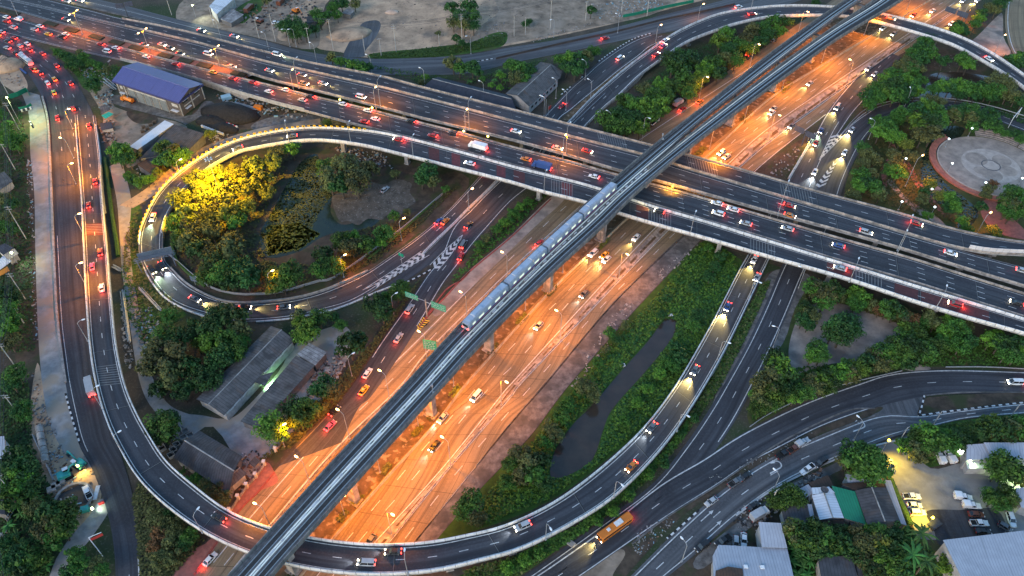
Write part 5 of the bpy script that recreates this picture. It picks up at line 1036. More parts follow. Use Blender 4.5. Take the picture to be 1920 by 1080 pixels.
def crown_mesh(key, seed, clumps, per, leaf, flat=.75, gap=.0):
    r = np.random.default_rng(seed); V = []; F = []
    for c in range(clumps):
        d = r.normal(size=3); d /= np.linalg.norm(d); d[2] = d[2]*.8+.12; rad = r.uniform(.35, .78); cen = d*rad*np.array([1,1,flat]); cr = r.uniform(.22, .38)
        n = per if r.uniform() > gap else per//4
        P = r.normal(size=(n,3)); P /= np.linalg.norm(P, axis=1)[:, None]; P[:, 2] = np.abs(P[:, 2])*.9-.25+.2*r.normal(size=n); P = cen+P*cr*r.uniform(.75, 1.08, (n,1))
        for p in P:
            nn = (p-cen)+r.normal(size=3)*cr*.55; nn[2] += cr*.45; nn /= np.linalg.norm(nn)+1e-9
            a = np.cross(nn, r.normal(size=3)); a /= np.linalg.norm(a)+1e-9; b = np.cross(nn, a); s = leaf*r.uniform(.6, 1.35); k = len(V)
            V += [p-a*s-b*s*.55, p+a*s*.2-b*s*.7, p+a*s+b*s*.1, p-a*s*.1+b*s*.75]; F.append((k,k+1,k+2,k+3))
    me = bpy.data.meshes.new('crown'); me.from_pydata([tuple(v) for v in V], [], F); me.materials.append(LEAF[key]); me.update(); return me
def trunk_mesh(seed):
    r = random.Random(seed); mb = MB(); mb.tube((0,0,-1.5), (r.uniform(-.04,.04), r.uniform(-.04,.04), -.45), .075, .05, 6)
    for k in range(5):
        a = k*1.257+r.uniform(-.3,.3); e = (.42*math.cos(a), .42*math.sin(a), r.uniform(-.05,.25)); mb.tube((0,0,-.5), e, .042, .018, 5)
    return mb.mesh('trunk', M_bark)
CR = {k: [crown_mesh(k, 11*i+len(k)*7, n_, 70, lf, f, g) for i, (f, g, lf, n_) in enumerate(((.78,.1,.07,26),(.9,.35,.09,22),(.66,.2,.06,30)))] for k in ('dark','mid','lime','olive','gold','rust')}
TR = [trunk_mesh(i) for i in range(3)]
def palm_mesh(seed, n, droop, wid, key='palm'):
    r = random.Random(seed); mb = MB()
    for i in range(n):
        a = i*2*math.pi/n*2.4+r.uniform(-.25,.25); L = r.uniform(.8, 1.08); up = r.uniform(.1,.7); prev = None
        for k in range(7):
            t = k/6; d = L*t; z = up*t*L-droop*t*t*L; w = wid*math.sin(math.pi*min(.97, .12+t*.88))*(1 if k % 2 else .75); c = Vector((d*math.cos(a), d*math.sin(a), z)); s = Vector((-math.sin(a), math.cos(a), 0))*w
            cur = (c-s-Vector((0,0,w*.5)), c, c+s-Vector((0,0,w*.5)))
            if prev: mb.poly([prev[0], prev[1], cur[1], cur[0]]); mb.poly([prev[1], prev[2], cur[2], cur[1]])
            prev = cur
    return mb.mesh('fronds', LEAF[key])
PALM = [palm_mesh(i, 15, .75, .09) for i in range(2)]; BANA = [palm_mesh(i+9, 9, .6, .17) for i in range(3)]
def palm_trunk(): mb = MB(); mb.tube((0,0,-2.2), (.05,0,0), .07, .05, 6); return mb.mesh('trunk', M_bark)
PTR = palm_trunk()
def stem(): mb = MB(); mb.tube((0,0,-.9), (0,0,.05), .07, .05, 6); return mb.mesh('stem', LEAF['palm'])
BST = stem()
TREES = []
rt = random.Random(21)
SZ = lambda r: 'small' if r < 2.6 else ('medium' if r < 4.2 else 'large')
COLN = {'dark': 'dark green', 'mid': 'green', 'lime': 'bright green', 'olive': 'dull olive', 'gold': 'yellow-green', 'rust': 'reddish brown'}
def put(name, cat, label, p, R_, parts, group, rz=None, zs_=1.0):
    root = thing(name, label, cat, (p.x, p.y, p.z), rt.uniform(0, 6.28) if rz is None else rz, group, (R_, R_, R_*zs_))
    for n, me in parts: o = bpy.data.objects.new(n, me); COL.objects.link(o); o.parent = root
    return root
GROVE = []
def grove(phrase, landmark, key, pts, shape='leafy tree', name='tree'):
    """pts: (px, py, crown radius in metres, kind); numbered in the order of `key` away from the landmark"""
    for i, t in enumerate(sorted([p for p in pts if p[2] > 1], key=key)): GROVE.append((t[0], t[1], t[2]*(.88 if 'bank beside' in phrase else 1.0 if 'clipped' in phrase or shape == 'bush' else 1.27 if 'ramp' in phrase or 'pond' in phrase else 1.14), t[3] if t[3] != 'mid' or 'clipped' in phrase else rt.choice(('mid',)*6+('olive','olive','dark','dark','lime')), phrase, landmark, i+1, shape, name))
def plant_groves():
    size = lambda g: g[2]*FPX/(G(g[0], g[1], g[2])-cam.location).length
    order = sorted(GROVE, key=size, reverse=True); keep = set(id(g) for g in order[:296]); V = []; F = []; MI = []; kinds = list(CR); n0 = 0
    for g in GROVE:
        px, py, r, k, phrase, lm, i, shape, name = g; p = G(px, py, r*1.25); i3 = rt.randrange(3); rz = rt.uniform(0, 6.28); zs_ = rt.uniform(.88, 1.12)
        if id(g) in keep:
            tail = f'{phrase}, {ord_word(i)} from the {lm}'
            for lab in (f'{COLN[k]} {SZ(r)} {shape} {tail}', f'{COLN[k]} {shape} {tail}', f'{COLN[k]} {shape.split()[-1]} {tail}', f'{shape.split()[-1]} {tail}'):
                if wc(lab) <= 16: break
            put(name, name, lab, p, r, (('crown', CR[k][i3]), ('trunk', TR[i3])), f'{shape.split()[-1]}s {phrase}', rz, zs_)
        else:
            c, s_ = math.cos(rz)*r, math.sin(rz)*r
            for me, mi in ((CR[k][i3], kinds.index(k)), (TR[i3], len(kinds))):
                v = np.empty(len(me.vertices)*3, np.float32); me.vertices.foreach_get('co', v); v = v.reshape(-1, 3)
                V.append(np.stack([v[:,0]*c-v[:,1]*s_+p.x, v[:,0]*s_+v[:,1]*c+p.y, v[:,2]*r*zs_+p.z], 1))
                for f in me.polygons: F.append(tuple(x+n0 for x in f.vertices)); MI.append(mi)
                n0 += len(v)
    me = bpy.data.meshes.new('wood'); me.from_pydata(np.concatenate(V).tolist(), [], F)
    for k in kinds: me.materials.append(LEAF[k])
    me.materials.append(M_bark); me.polygons.foreach_set('material_index', MI); me.update()
    o = bpy.data.objects.new('woodland', me); COL.objects.link(o); tag(o, None, None, None, 'stuff')
def palms(phrase, landmark, key, pts, kind):
    for i, (px, py, r) in enumerate(sorted(pts, key=key)):
        if kind == 'palm': p = G(px, py, 8.0); put('palm_tree', 'palm', f'feathery palm tree {phrase}, {ord_word(i+1)} from the {landmark}', p, r, (('fronds', PALM[i % 2]), ('trunk', PTR)), f'palms {phrase}')
        else: p = G(px, py, 2.3); put('banana_plant', 'banana plant', f'broad banana plant {phrase}, {ord_word(i+1)} from the {landmark}', p, r, (('leaves', BANA[i % 3]), ('stem', BST)), f'banana plants {phrase}')
kx = lambda t: t[0]; kxr = lambda t: -t[0]; ky = lambda t: t[1]; kyr = lambda t: -t[1]
def dist(a, b): return lambda t: math.hypot(t[0]-a, t[1]-b)
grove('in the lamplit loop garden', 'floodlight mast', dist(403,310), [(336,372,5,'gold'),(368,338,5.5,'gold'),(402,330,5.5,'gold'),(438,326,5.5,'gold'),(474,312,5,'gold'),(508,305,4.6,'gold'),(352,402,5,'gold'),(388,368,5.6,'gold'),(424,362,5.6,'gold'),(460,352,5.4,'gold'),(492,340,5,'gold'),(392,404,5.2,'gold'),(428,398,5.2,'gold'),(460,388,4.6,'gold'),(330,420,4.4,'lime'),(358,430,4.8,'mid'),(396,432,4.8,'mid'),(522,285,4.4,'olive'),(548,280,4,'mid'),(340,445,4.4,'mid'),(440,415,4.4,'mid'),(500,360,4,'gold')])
grove('on the shaded side of the loop garden', 'sign gantry', dist(290,480), [(352,455,4.5,'mid'),(372,468,4.6,'dark'),(400,492,5,'mid'),(432,470,5.4,'olive'),(415,515,5.2,'mid'),(450,500,5.2,'dark'),(460,522,5.6,'dark'),(432,528,4.4,'mid'),(485,512,4.2,'olive'),(512,518,4.2,'mid'),(545,512,5.2,'mid'),(530,532,4,'mid'),(512,540,3,'gold'),(440,450,4.4,'olive'),(395,470,4.5,'mid'),(385,520,4,'mid')])
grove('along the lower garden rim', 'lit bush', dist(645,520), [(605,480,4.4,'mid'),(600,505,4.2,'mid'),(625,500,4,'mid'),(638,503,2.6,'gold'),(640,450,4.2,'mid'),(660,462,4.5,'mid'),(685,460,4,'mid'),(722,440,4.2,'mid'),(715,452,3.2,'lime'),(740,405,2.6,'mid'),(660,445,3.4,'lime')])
grove('standing round the gravel mound in the loop', 'garden lane', kx, [(618,335,6,'olive'),(650,310,6.4,'olive'),(668,340,6.2,'olive'),(640,345,5.4,'dark'),(690,318,5,'olive'),(610,312,4.6,'mid'),(742,325,2.4,'mid'),(800,322,5,'mid'),(812,340,3.6,'mid'),(790,335,4,'dark'),(835,355,2,'mid'),(762,398,2,'mid')])
grove('in the wood beside the long shed', 'loop ramp', ky, [(412,590,5.2,'dark'),(440,600,5,'mid'),(395,612,5.4,'dark'),(360,620,4.4,'dark'),(318,595,3.4,'mid'),(310,625,4.5,'mid'),(335,640,4.4,'dark'),(300,655,5.2,'olive'),(330,668,5.6,'olive'),(290,685,5.2,'olive'),(318,700,5.2,'olive'),(350,690,4.4,'dark'),(400,640,4.8,'mid'),(372,640,3,'gold'),(392,655,3,'gold'),(432,640,4.5,'mid'),(450,620,4.4,'mid'),(440,660,4.4,'mid'),(415,670,4.8,'dark'),(382,690,4.2,'dark'),(375,720,4,'dark'),(400,712,4,'dark'),(340,735,4,'dark'),(300,730,3.6,'dark'),(455,640,3.2,'mid')])
grove('between the long sheds and the slip road', 'loop ramp', ky, [(566,605,3.4,'lime'),(580,618,4.4,'lime'),(570,628,4.2,'lime'),(598,595,4,'mid'),(560,592,3,'mid'),(700,570,4.4,'dark'),(716,585,4.4,'dark'),(745,548,4,'mid'),(755,540,3.4,'mid'),(725,560,3,'mid'),(655,650,5,'dark'),(668,640,4,'dark'),(608,725,4.6,'dark'),(618,738,4,'mid'),(505,798,5.2,'mid'),(518,812,4.4,'mid'),(550,768,5,'dark'),(575,772,4.8,'mid'),(560,785,4.2,'mid'),(592,770,4,'mid'),(556,790,3,'gold'),(640,610,2.4,'mid'),(625,595,2.2,'mid')])
grove('around the workshop yard', 'flyover', dist(270,870), [(303,795,5.2,'mid'),(310,812,4.6,'mid'),(295,812,4.2,'mid'),(320,790,3.6,'dark'),(405,922,3,'olive'),(420,935,2.6,'olive'),(385,910,2.6,'olive'),(370,895,2.2,'mid')])
palms('along the workshop wall', 'flyover end', kyr, [(338,885,1.8),(352,897,1.8),(372,900,2),(388,905,2),(410,915,2.2),(345,880,1.6),(425,925,2)], 'banana')
grove('in wild grass at lower left', 'highway footpath', kxr, [(290,965,3,'olive'),(310,985,3,'olive'),(330,1000,3.2,'olive'),(355,1005,3.2,'mid'),(345,1020,2.8,'mid'),(318,1020,3,'olive'),(300,1000,2.8,'rust'),(325,1045,3,'olive'),(298,1050,3,'olive'),(290,1025,2.6,'rust'),(340,975,2.6,'mid'),(315,965,2.6,'mid')], 'bush', 'bush')
grove('on the bank beside the concrete apron', 'flyover', kyr, [(868,960,4.4,'mid'),(882,942,5,'mid'),(895,965,4.4,'mid'),(975,850,4.4,'mid'),(958,870,4,'mid'),(990,870,5.2,'mid'),(1012,868,4.6,'mid'),(1000,892,5,'mid'),(975,895,4.2,'mid'),(950,905,3.6,'mid'),(1020,905,4,'mid'),(1030,800,3.4,'mid'),(1050,780,3.8,'mid'),(1062,760,3.6,'mid'),(1042,818,3.4,'mid'),(1022,830,3.2,'mid'),(1098,725,4.4,'olive'),(1115,740,3.6,'olive'),(1085,735,3.2,'mid'),(1143,625,3.2,'mid'),(1155,635,2.6,'dark'),(1120,680,2.6,'mid'),(1170,610,2.6,'mid'),(1135,655,2.4,'mid')])
grove('on the bank beside the flyover straight', 'crossing decks', ky, [(1340,500,3.4,'mid'),(1330,520,3.4,'mid'),(1300,540,3,'mid'),(1310,590,3.6,'dark'),(1300,610,3.8,'mid'),(1265,655,3.6,'mid'),(1275,670,3.6,'mid'),(1250,680,3.4,'mid'),(1235,700,3.2,'mid'),(1262,690,3,'mid'),(1215,730,2.8,'lime'),(1195,755,2.8,'lime'),(1170,790,2.6,'mid'),(1250,560,2.6,'mid'),(1240,590,2.4,'dark'),(1350,480,3,'mid'),(1330,465,2.6,'mid'),(1262,520,2.2,'mid')])
grove('between the arched ramp and highway', 'crossing decks', kyr, [(1135,222,4.4,'mid'),(1150,238,4.4,'mid'),(1172,240,4.6,'mid'),(1160,215,4.6,'mid'),(1185,222,4.6,'dark'),(1200,242,4,'mid'),(1188,195,4.6,'mid'),(1172,190,4,'mid'),(1212,200,4.6,'lime'),(1222,215,4.4,'mid'),(1240,200,4.8,'lime'),(1250,182,4.4,'mid'),(1225,180,4.6,'mid'),(1208,165,4,'mid'),(1240,158,4,'mid'),(1262,165,4.4,'mid'),(1280,150,4.4,'mid'),(1300,160,4.4,'mid'),(1290,175,3.8,'mid'),(1262,112,6.2,'dark'),(1282,108,6,'dark'),(1272,128,5.4,'dark'),(1292,122,5,'dark'),(1320,132,4.6,'mid'),(1310,148,4.4,'mid'),(1338,118,4.4,'mid'),(1345,138,4.2,'mid'),(1362,62,4.4,'lime'),(1350,78,4.6,'lime'),(1368,92,4.4,'mid'),(1358,112,4.2,'mid'),(1380,112,4,'mid'),(1386,84,4.2,'mid'),(1398,72,4.6,'mid'),(1410,58,4.6,'mid'),(1408,90,4.2,'mid'),(1425,80,4.2,'dark'),(1428,52,4.4,'mid'),(1440,66,4.2,'mid'),(1450,42,4.2,'mid'),(1460,58,3.8,'mid'),(1474,42,3.8,'dark')])
grove('between the frontage road and the far overpass', 'dark long house', dist(880,175), [(622,108,3.6,'mid'),(638,116,3.6,'mid'),(660,122,4,'mid'),(678,128,4,'mid'),(690,126,3,'dark'),(850,118,4.6,'mid'),(862,128,4,'mid'),(886,126,4.4,'mid'),(895,134,3.6,'dark'),(798,144,2,'lime'),(790,155,2.2,'mid'),(958,122,4.2,'mid'),(975,128,4.4,'mid'),(990,132,4,'dark'),(968,146,4,'mid'),(985,150,3.6,'mid'),(940,142,2.6,'lime'),(1050,112,4,'mid'),(1068,108,4.2,'mid'),(1085,112,4.2,'dark'),(1100,105,4,'mid'),(1078,128,5,'dark'),(1090,125,4.4,'dark'),(1062,126,4,'dark'),(1112,96,3.6,'mid'),(922,160,2,'lime'),(938,165,2,'lime'),(905,148,2,'mid')])
palms('beside the grey wing', 'dark long house', kx, [(880,152,2.4),(930,140,2.2),(936,132,2.2),(948,150,2.2),(1010,112,0.1),(1088,98,2.6),(1098,96,2.6),(1125,92,2.4),(928,150,2)], 'banana')
grove('at the dirt lot edge', 'left end of the lot', kx, [(533,48,4.6,'dark'),(548,42,5,'dark'),(560,52,5,'dark'),(545,58,4.6,'dark'),(572,60,4.4,'dark'),(556,66,3.6,'dark'),(590,55,3.4,'dark'),(592,25,4,'mid'),(600,38,4,'mid'),(612,30,3.6,'mid'),(625,14,4,'mid'),(640,8,4,'mid'),(632,28,3.2,'mid'),(665,8,3.4,'mid'),(848,15,4.4,'dark'),(862,30,5,'dark'),(880,10,5,'dark'),(885,28,5,'mid'),(870,45,4.6,'mid'),(850,42,4,'mid'),(888,48,4,'dark'),(822,62,2,'olive'),(855,72,2.6,'mid'),(865,80,2.4,'dark'),(985,45,2.4,'dark'),(992,40,2.2,'dark'),(1108,20,3.2,'dark'),(500,0,3,'mid')])
grove('in the wedge by the queueing traffic', 'junction tip', kx, [(108,98,2.6,'mid'),(120,105,3.2,'mid'),(133,112,3.2,'mid'),(145,120,3,'dark'),(158,108,3.2,'mid'),(170,118,2.8,'mid'),(150,100,2.8,'olive'),(185,125,2.6,'mid'),(130,125,2.4,'dark'),(200,130,2.4,'mid')], 'shrub', 'bush')
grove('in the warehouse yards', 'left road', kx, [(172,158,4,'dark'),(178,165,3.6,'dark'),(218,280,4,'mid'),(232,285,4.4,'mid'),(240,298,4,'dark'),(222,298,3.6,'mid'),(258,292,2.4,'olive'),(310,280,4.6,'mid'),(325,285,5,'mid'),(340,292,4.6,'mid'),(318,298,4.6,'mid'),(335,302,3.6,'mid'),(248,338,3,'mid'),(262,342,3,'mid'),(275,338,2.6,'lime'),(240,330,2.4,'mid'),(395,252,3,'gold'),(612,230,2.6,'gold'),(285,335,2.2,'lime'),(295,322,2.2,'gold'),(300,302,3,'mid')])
grove('along the pole line at the left edge', 'top', ky, [(5,190,3.6,'mid'),(-5,215,4.4,'mid'),(10,252,3.6,'lime'),(25,258,3.2,'lime'),(5,265,4,'lime'),(40,262,3,'mid'),(30,275,3,'mid'),(15,235,2.8,'mid'),(8,375,3.6,'mid'),(20,385,3.4,'dark'),(15,410,3.8,'olive'),(5,425,3.6,'mid'),(25,430,3,'dark'),(8,550,4.6,'dark'),(20,560,4,'dark'),(10,585,4.6,'mid'),(22,605,4,'mid'),(8,615,4.6,'mid'),(15,640,4,'mid'),(30,700,4,'mid'),(22,720,3.4,'dark'),(35,770,3.2,'dark'),(45,780,2.6,'mid'),(30,860,4.6,'dark'),(45,880,4.8,'dark'),(30,905,4.6,'mid'),(55,905,4,'dark'),(15,880,4,'dark'),(20,930,4,'mid'),(45,765,2.8,'mid')])
grove('below the construction pit', 'round pit', dist(135,930), [(95,965,4.2,'mid'),(110,975,4.4,'mid'),(90,990,4.4,'mid'),(115,995,4,'mid'),(128,955,3.6,'mid'),(102,1010,3.6,'mid'),(80,1005,3,'mid'),(60,950,2.6,'mid'),(35,1040,3.4,'mid'),(55,1050,3.4,'mid'),(20,1060,3.4,'mid'),(75,1045,3.2,'mid'),(140,1040,2.8,'mid'),(150,1060,2.8,'mid'),(180,1060,2.6,'mid'),(10,1020,3,'dark'),(45,1075,3,'mid'),(125,1075,2.6,'dark'),(190,1070,2.6,'mid')])
palms('below the construction pit', 'round pit', dist(135,930), [(45,918,2.4),(60,925,2.6),(70,935,2.4),(35,945,2.6),(50,960,2.4),(30,1000,2.4),(15,985,2.4),(42,1020,2.4),(68,1070,2.4),(22,1045,2.4),(88,1060,2.2),(38,962,2.2)], 'banana')
grove('around the paved yard', 'crossing decks', ky, [(1525,540,4,'mid'),(1542,548,4.8,'mid'),(1560,545,4.4,'mid'),(1545,565,4,'mid'),(1575,555,3,'olive'),(1602,552,3.6,'lime'),(1618,562,3.4,'lime'),(1605,570,3.4,'mid'),(1635,572,3,'olive'),(1650,580,3,'rust'),(1665,578,4,'mid'),(1678,585,4,'mid'),(1695,595,3.6,'olive'),(1710,600,3.2,'rust'),(1740,595,3.4,'olive'),(1755,605,3.6,'olive'),(1735,605,3,'mid'),(1782,605,3.6,'lime'),(1795,618,4,'mid'),(1775,622,3.4,'lime'),(1808,612,3,'olive'),(1705,618,3.6,'lime'),(1718,628,3.6,'mid'),(1695,630,3.6,'mid'),(1765,640,3,'mid'),(1570,610,4.8,'mid'),(1590,605,4.6,'mid'),(1578,628,4.8,'mid'),(1600,620,4,'mid'),(1560,625,4,'mid'),(1512,580,3.4,'mid'),(1520,592,3.2,'mid'),(1505,600,3.2,'mid'),(1515,610,2.6,'dark'),(1530,655,3.8,'mid'),(1538,668,3.4,'mid'),(1522,668,3,'mid'),(1680,652,4.2,'mid'),(1695,660,4.6,'mid'),(1660,660,4.2,'mid'),(1715,655,4.6,'dark'),(1732,660,4.2,'mid'),(1755,650,3.6,'mid'),(1668,675,4,'mid'),(1648,678,4,'mid'),(1628,682,3.8,'mid'),(1610,690,3.8,'mid'),(1590,688,3.4,'mid'),(1640,665,3,'mid'),(1700,680,3.4,'dark'),(1575,700,4,'mid'),(1560,710,3.8,'mid'),(1595,705,3.4,'mid'),(1540,715,3.6,'lime'),(1525,720,3.8,'mid'),(1510,735,3.6,'mid'),(1550,728,3.2,'mid'),(1490,745,3.2,'mid'),(1450,680,4.6,'mid'),(1465,692,4.8,'lime'),(1445,705,4.6,'mid'),(1470,710,4.4,'mid'),(1435,725,4.4,'mid'),(1455,735,4.2,'mid'),(1430,750,3.6,'mid'),(1475,735,3.6,'mid'),(1420,765,3,'mid'),(1445,758,3.2,'mid'),(1455,665,3.2,'dark'),(1420,740,3,'lime'),(1800,650,3.4,'mid'),(1815,640,3.2,'mid'),(1858,640,3.6,'lime'),(1875,645,3.8,'mid'),(1895,650,3.8,'mid'),(1912,645,3.8,'mid'),(1885,665,3.4,'mid'),(1905,668,3.4,'mid'),(1922,660,3.4,'mid'),(1870,632,3,'lime')])
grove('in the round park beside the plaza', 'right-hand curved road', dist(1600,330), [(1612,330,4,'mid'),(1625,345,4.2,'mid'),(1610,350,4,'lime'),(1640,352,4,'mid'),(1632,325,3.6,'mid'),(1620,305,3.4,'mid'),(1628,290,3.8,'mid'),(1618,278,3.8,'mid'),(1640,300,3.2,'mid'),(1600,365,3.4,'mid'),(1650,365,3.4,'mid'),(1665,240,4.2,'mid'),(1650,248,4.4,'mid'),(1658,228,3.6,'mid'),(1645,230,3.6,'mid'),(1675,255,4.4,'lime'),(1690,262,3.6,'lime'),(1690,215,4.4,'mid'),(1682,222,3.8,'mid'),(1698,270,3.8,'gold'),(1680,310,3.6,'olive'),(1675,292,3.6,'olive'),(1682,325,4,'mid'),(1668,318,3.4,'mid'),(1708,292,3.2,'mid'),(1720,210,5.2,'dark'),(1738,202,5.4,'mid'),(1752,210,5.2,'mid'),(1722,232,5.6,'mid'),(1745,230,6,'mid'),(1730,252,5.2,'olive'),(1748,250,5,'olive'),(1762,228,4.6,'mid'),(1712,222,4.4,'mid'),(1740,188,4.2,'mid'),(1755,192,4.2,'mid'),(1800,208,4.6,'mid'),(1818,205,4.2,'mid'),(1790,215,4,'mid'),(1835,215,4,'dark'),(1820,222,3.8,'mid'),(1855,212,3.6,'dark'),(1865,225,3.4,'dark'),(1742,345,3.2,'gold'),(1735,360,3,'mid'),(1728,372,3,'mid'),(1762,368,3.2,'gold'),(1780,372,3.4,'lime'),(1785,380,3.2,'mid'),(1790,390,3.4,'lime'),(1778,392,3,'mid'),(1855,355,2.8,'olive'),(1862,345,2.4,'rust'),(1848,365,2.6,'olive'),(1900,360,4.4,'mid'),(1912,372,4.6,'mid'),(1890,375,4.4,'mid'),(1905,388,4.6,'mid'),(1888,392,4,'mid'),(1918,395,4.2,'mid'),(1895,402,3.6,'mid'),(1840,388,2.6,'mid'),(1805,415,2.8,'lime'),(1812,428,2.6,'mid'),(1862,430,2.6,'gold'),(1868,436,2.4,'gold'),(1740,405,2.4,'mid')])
grove('clipped round behind the stone terrace', 'park moat', kx, [(1823,238,3.6,'mid'),(1851,235,3.4,'mid'),(1870,243,3,'mid'),(1884,250,2.6,'mid'),(1898,252,2.6,'dark'),(1915,262,3.4,'mid'),(1908,250,2.6,'dark')], 'round tree')
grove('on the bank between highway and pond', 'arched ramp', dist(1745,70), [(1745,72,3.8,'mid'),(1735,82,4,'mid'),(1722,92,4.2,'mid'),(1738,100,4.4,'mid'),(1712,105,4.2,'mid'),(1725,112,4.4,'dark'),(1700,118,4,'mid'),(1690,130,4.2,'mid'),(1675,140,4.2,'mid'),(1708,130,4.2,'mid'),(1720,128,4,'mid'),(1660,150,4,'mid'),(1650,162,3.8,'mid'),(1638,172,4,'mid'),(1625,182,3.8,'mid'),(1645,182,4,'mid'),(1662,172,4.4,'mid'),(1680,160,4.4,'mid'),(1695,150,4,'lime'),(1678,178,4.2,'mid'),(1698,170,4.2,'dark'),(1712,158,3.8,'mid'),(1630,196,3.4,'mid'),(1718,172,3.6,'mid'),(1770,115,3.4,'mid'),(1805,112,4.2,'mid'),(1815,122,3.6,'mid'),(1725,150,3.2,'mid'),(1692,185,3.4,'dark')])
grove('in the row below the arched ramp', 'pond', kx, [(1752,168,3.6,'mid'),(1765,162,3.8,'mid'),(1780,165,3.8,'mid'),(1795,160,4,'lime'),(1810,165,4,'mid'),(1825,168,4,'mid'),(1840,165,3.8,'mid'),(1852,172,3.8,'mid'),(1862,155,4.2,'mid'),(1875,148,4.2,'mid'),(1888,160,4.2,'mid'),(1872,170,4,'mid'),(1890,175,3.8,'mid'),(1905,182,3.6,'mid'),(1860,182,3,'dark'),(1828,180,3,'dark'),(1798,178,3,'dark'),(1918,190,3.4,'dark')])
grove('beside the grey lot at the top right', 'top edge', ky, [(1885,-5,4.6,'dark'),(1875,8,4.2,'dark'),(1868,18,3.6,'mid'),(1855,15,3.8,'olive'),(1842,25,3.6,'mid'),(1835,35,3.6,'mid'),(1828,45,3.4,'mid'),(1800,50,4,'dark'),(1792,58,3.8,'mid'),(1808,60,3.4,'dark'),(1890,115,3.8,'dark'),(1905,112,4,'mid'),(1918,118,4,'dark'),(1900,125,3,'dark'),(1915,105,3,'mid'),(1530,5,2.8,'dark')])
grove('on the lawn above the car park', 'left end', kx, [(1600,850,4.8,'mid'),(1622,858,5.6,'mid'),(1640,868,5,'mid'),(1605,872,5.2,'mid'),(1628,882,4.8,'mid'),(1590,862,4.2,'mid'),(1735,815,4.4,'mid'),(1725,828,4,'mid'),(1752,825,4.2,'mid'),(1738,838,4,'mid'),(1715,845,3.6,'olive'),(1728,852,3.6,'olive'),(1780,830,3.6,'mid'),(1800,828,3.4,'mid'),(1862,800,4.6,'mid'),(1878,808,4.6,'mid'),(1850,812,4,'mid'),(1895,802,4.2,'mid'),(1912,805,4.2,'mid'),(1905,818,3.4,'mid'),(1875,820,3.8,'mid'),(1770,818,3,'lime'),(1698,838,3,'mid')])
grove('inside the car park', 'long hall', ky, [(1880,872,5.2,'mid'),(1892,880,4.6,'mid'),(1872,884,4,'mid'),(1912,900,2.6,'gold'),(1862,935,3.2,'mid'),(1885,930,3.4,'mid'),(1875,945,3,'mid'),(1855,928,2.6,'mid'),(1895,940,2.6,'mid')])
grove('in the backyards below the house row', 'house row', ky, [(1468,932,3.6,'mid'),(1482,928,3.4,'mid'),(1495,935,3.2,'mid'),(1455,940,3,'mid'),(1490,1000,4,'mid'),(1505,1005,4.4,'mid'),(1525,998,4.4,'mid'),(1540,1005,4,'mid'),(1568,1000,3.2,'mid'),(1510,1022,3.8,'mid'),(1530,1025,3.4,'dark'),(1585,1020,3.4,'dark'),(1560,1022,3.2,'mid'),(1612,1010,4,'mid'),(1628,1018,4,'mid'),(1645,1005,4,'mid'),(1650,1020,3.8,'gold'),(1638,1000,3.2,'lime'),(1610,1040,3.6,'mid'),(1628,1050,3.6,'mid'),(1662,1035,4,'mid'),(1675,1050,4,'mid'),(1658,1055,3.8,'lime'),(1685,1030,3.4,'mid'),(1668,1010,3.6,'dark'),(1690,1000,3.4,'dark'),(1545,1030,3,'dark'),(1690,1065,3.6,'mid'),(1640,1070,3.6,'dark'),(1775,1060,3,'mid'),(1590,1000,2.6,'dark'),(1575,1035,2.8,'dark')])
palms('in the backyards', 'tall pale house', dist(1445,1000), [(1468,998,2.6),(1480,1015,2.8),(1490,1030,2.8),(1500,1045,2.8),(1485,1050,2.8),(1505,1062,2.8),(1515,1075,2.6),(1495,1075,2.6),(1520,1050,2.6),(1570,1015,2.8),(1672,1000,2.8),(1620,1030,2.2)], 'banana')
palms('by the big white hall', 'lit car park', ky, [(1728,1000,4.6),(1712,1040,5.4),(1738,1052,4.2)], 'palm')
grove('on the slope outside the flyover', 'flyover', kx, [(1030,985,.1,'mid'),(1120,975,2.2,'mid'),(1150,960,2.2,'mid'),(1180,930,2.2,'mid'),(1215,890,2.2,'mid'),(1245,870,2.2,'mid'),(985,1050,2.4,'mid'),(1010,1035,2.2,'mid'),(950,1065,2.4,'mid'),(1275,815,2,'dark'),(1300,785,2,'dark')], 'bush', 'bush')
grove('on the slip road island', 'crossing decks', ky, [(975,388,2.6,'mid'),(960,400,2.8,'mid'),(945,418,2.8,'lime'),(930,430,2.6,'mid'),(912,445,2.6,'olive'),(898,458,2.4,'mid'),(990,378,2.4,'mid'),(955,415,2.4,'mid'),(895,470,2,'mid'),(970,405,2.2,'mid')], 'bush', 'bush')
plant_groves()
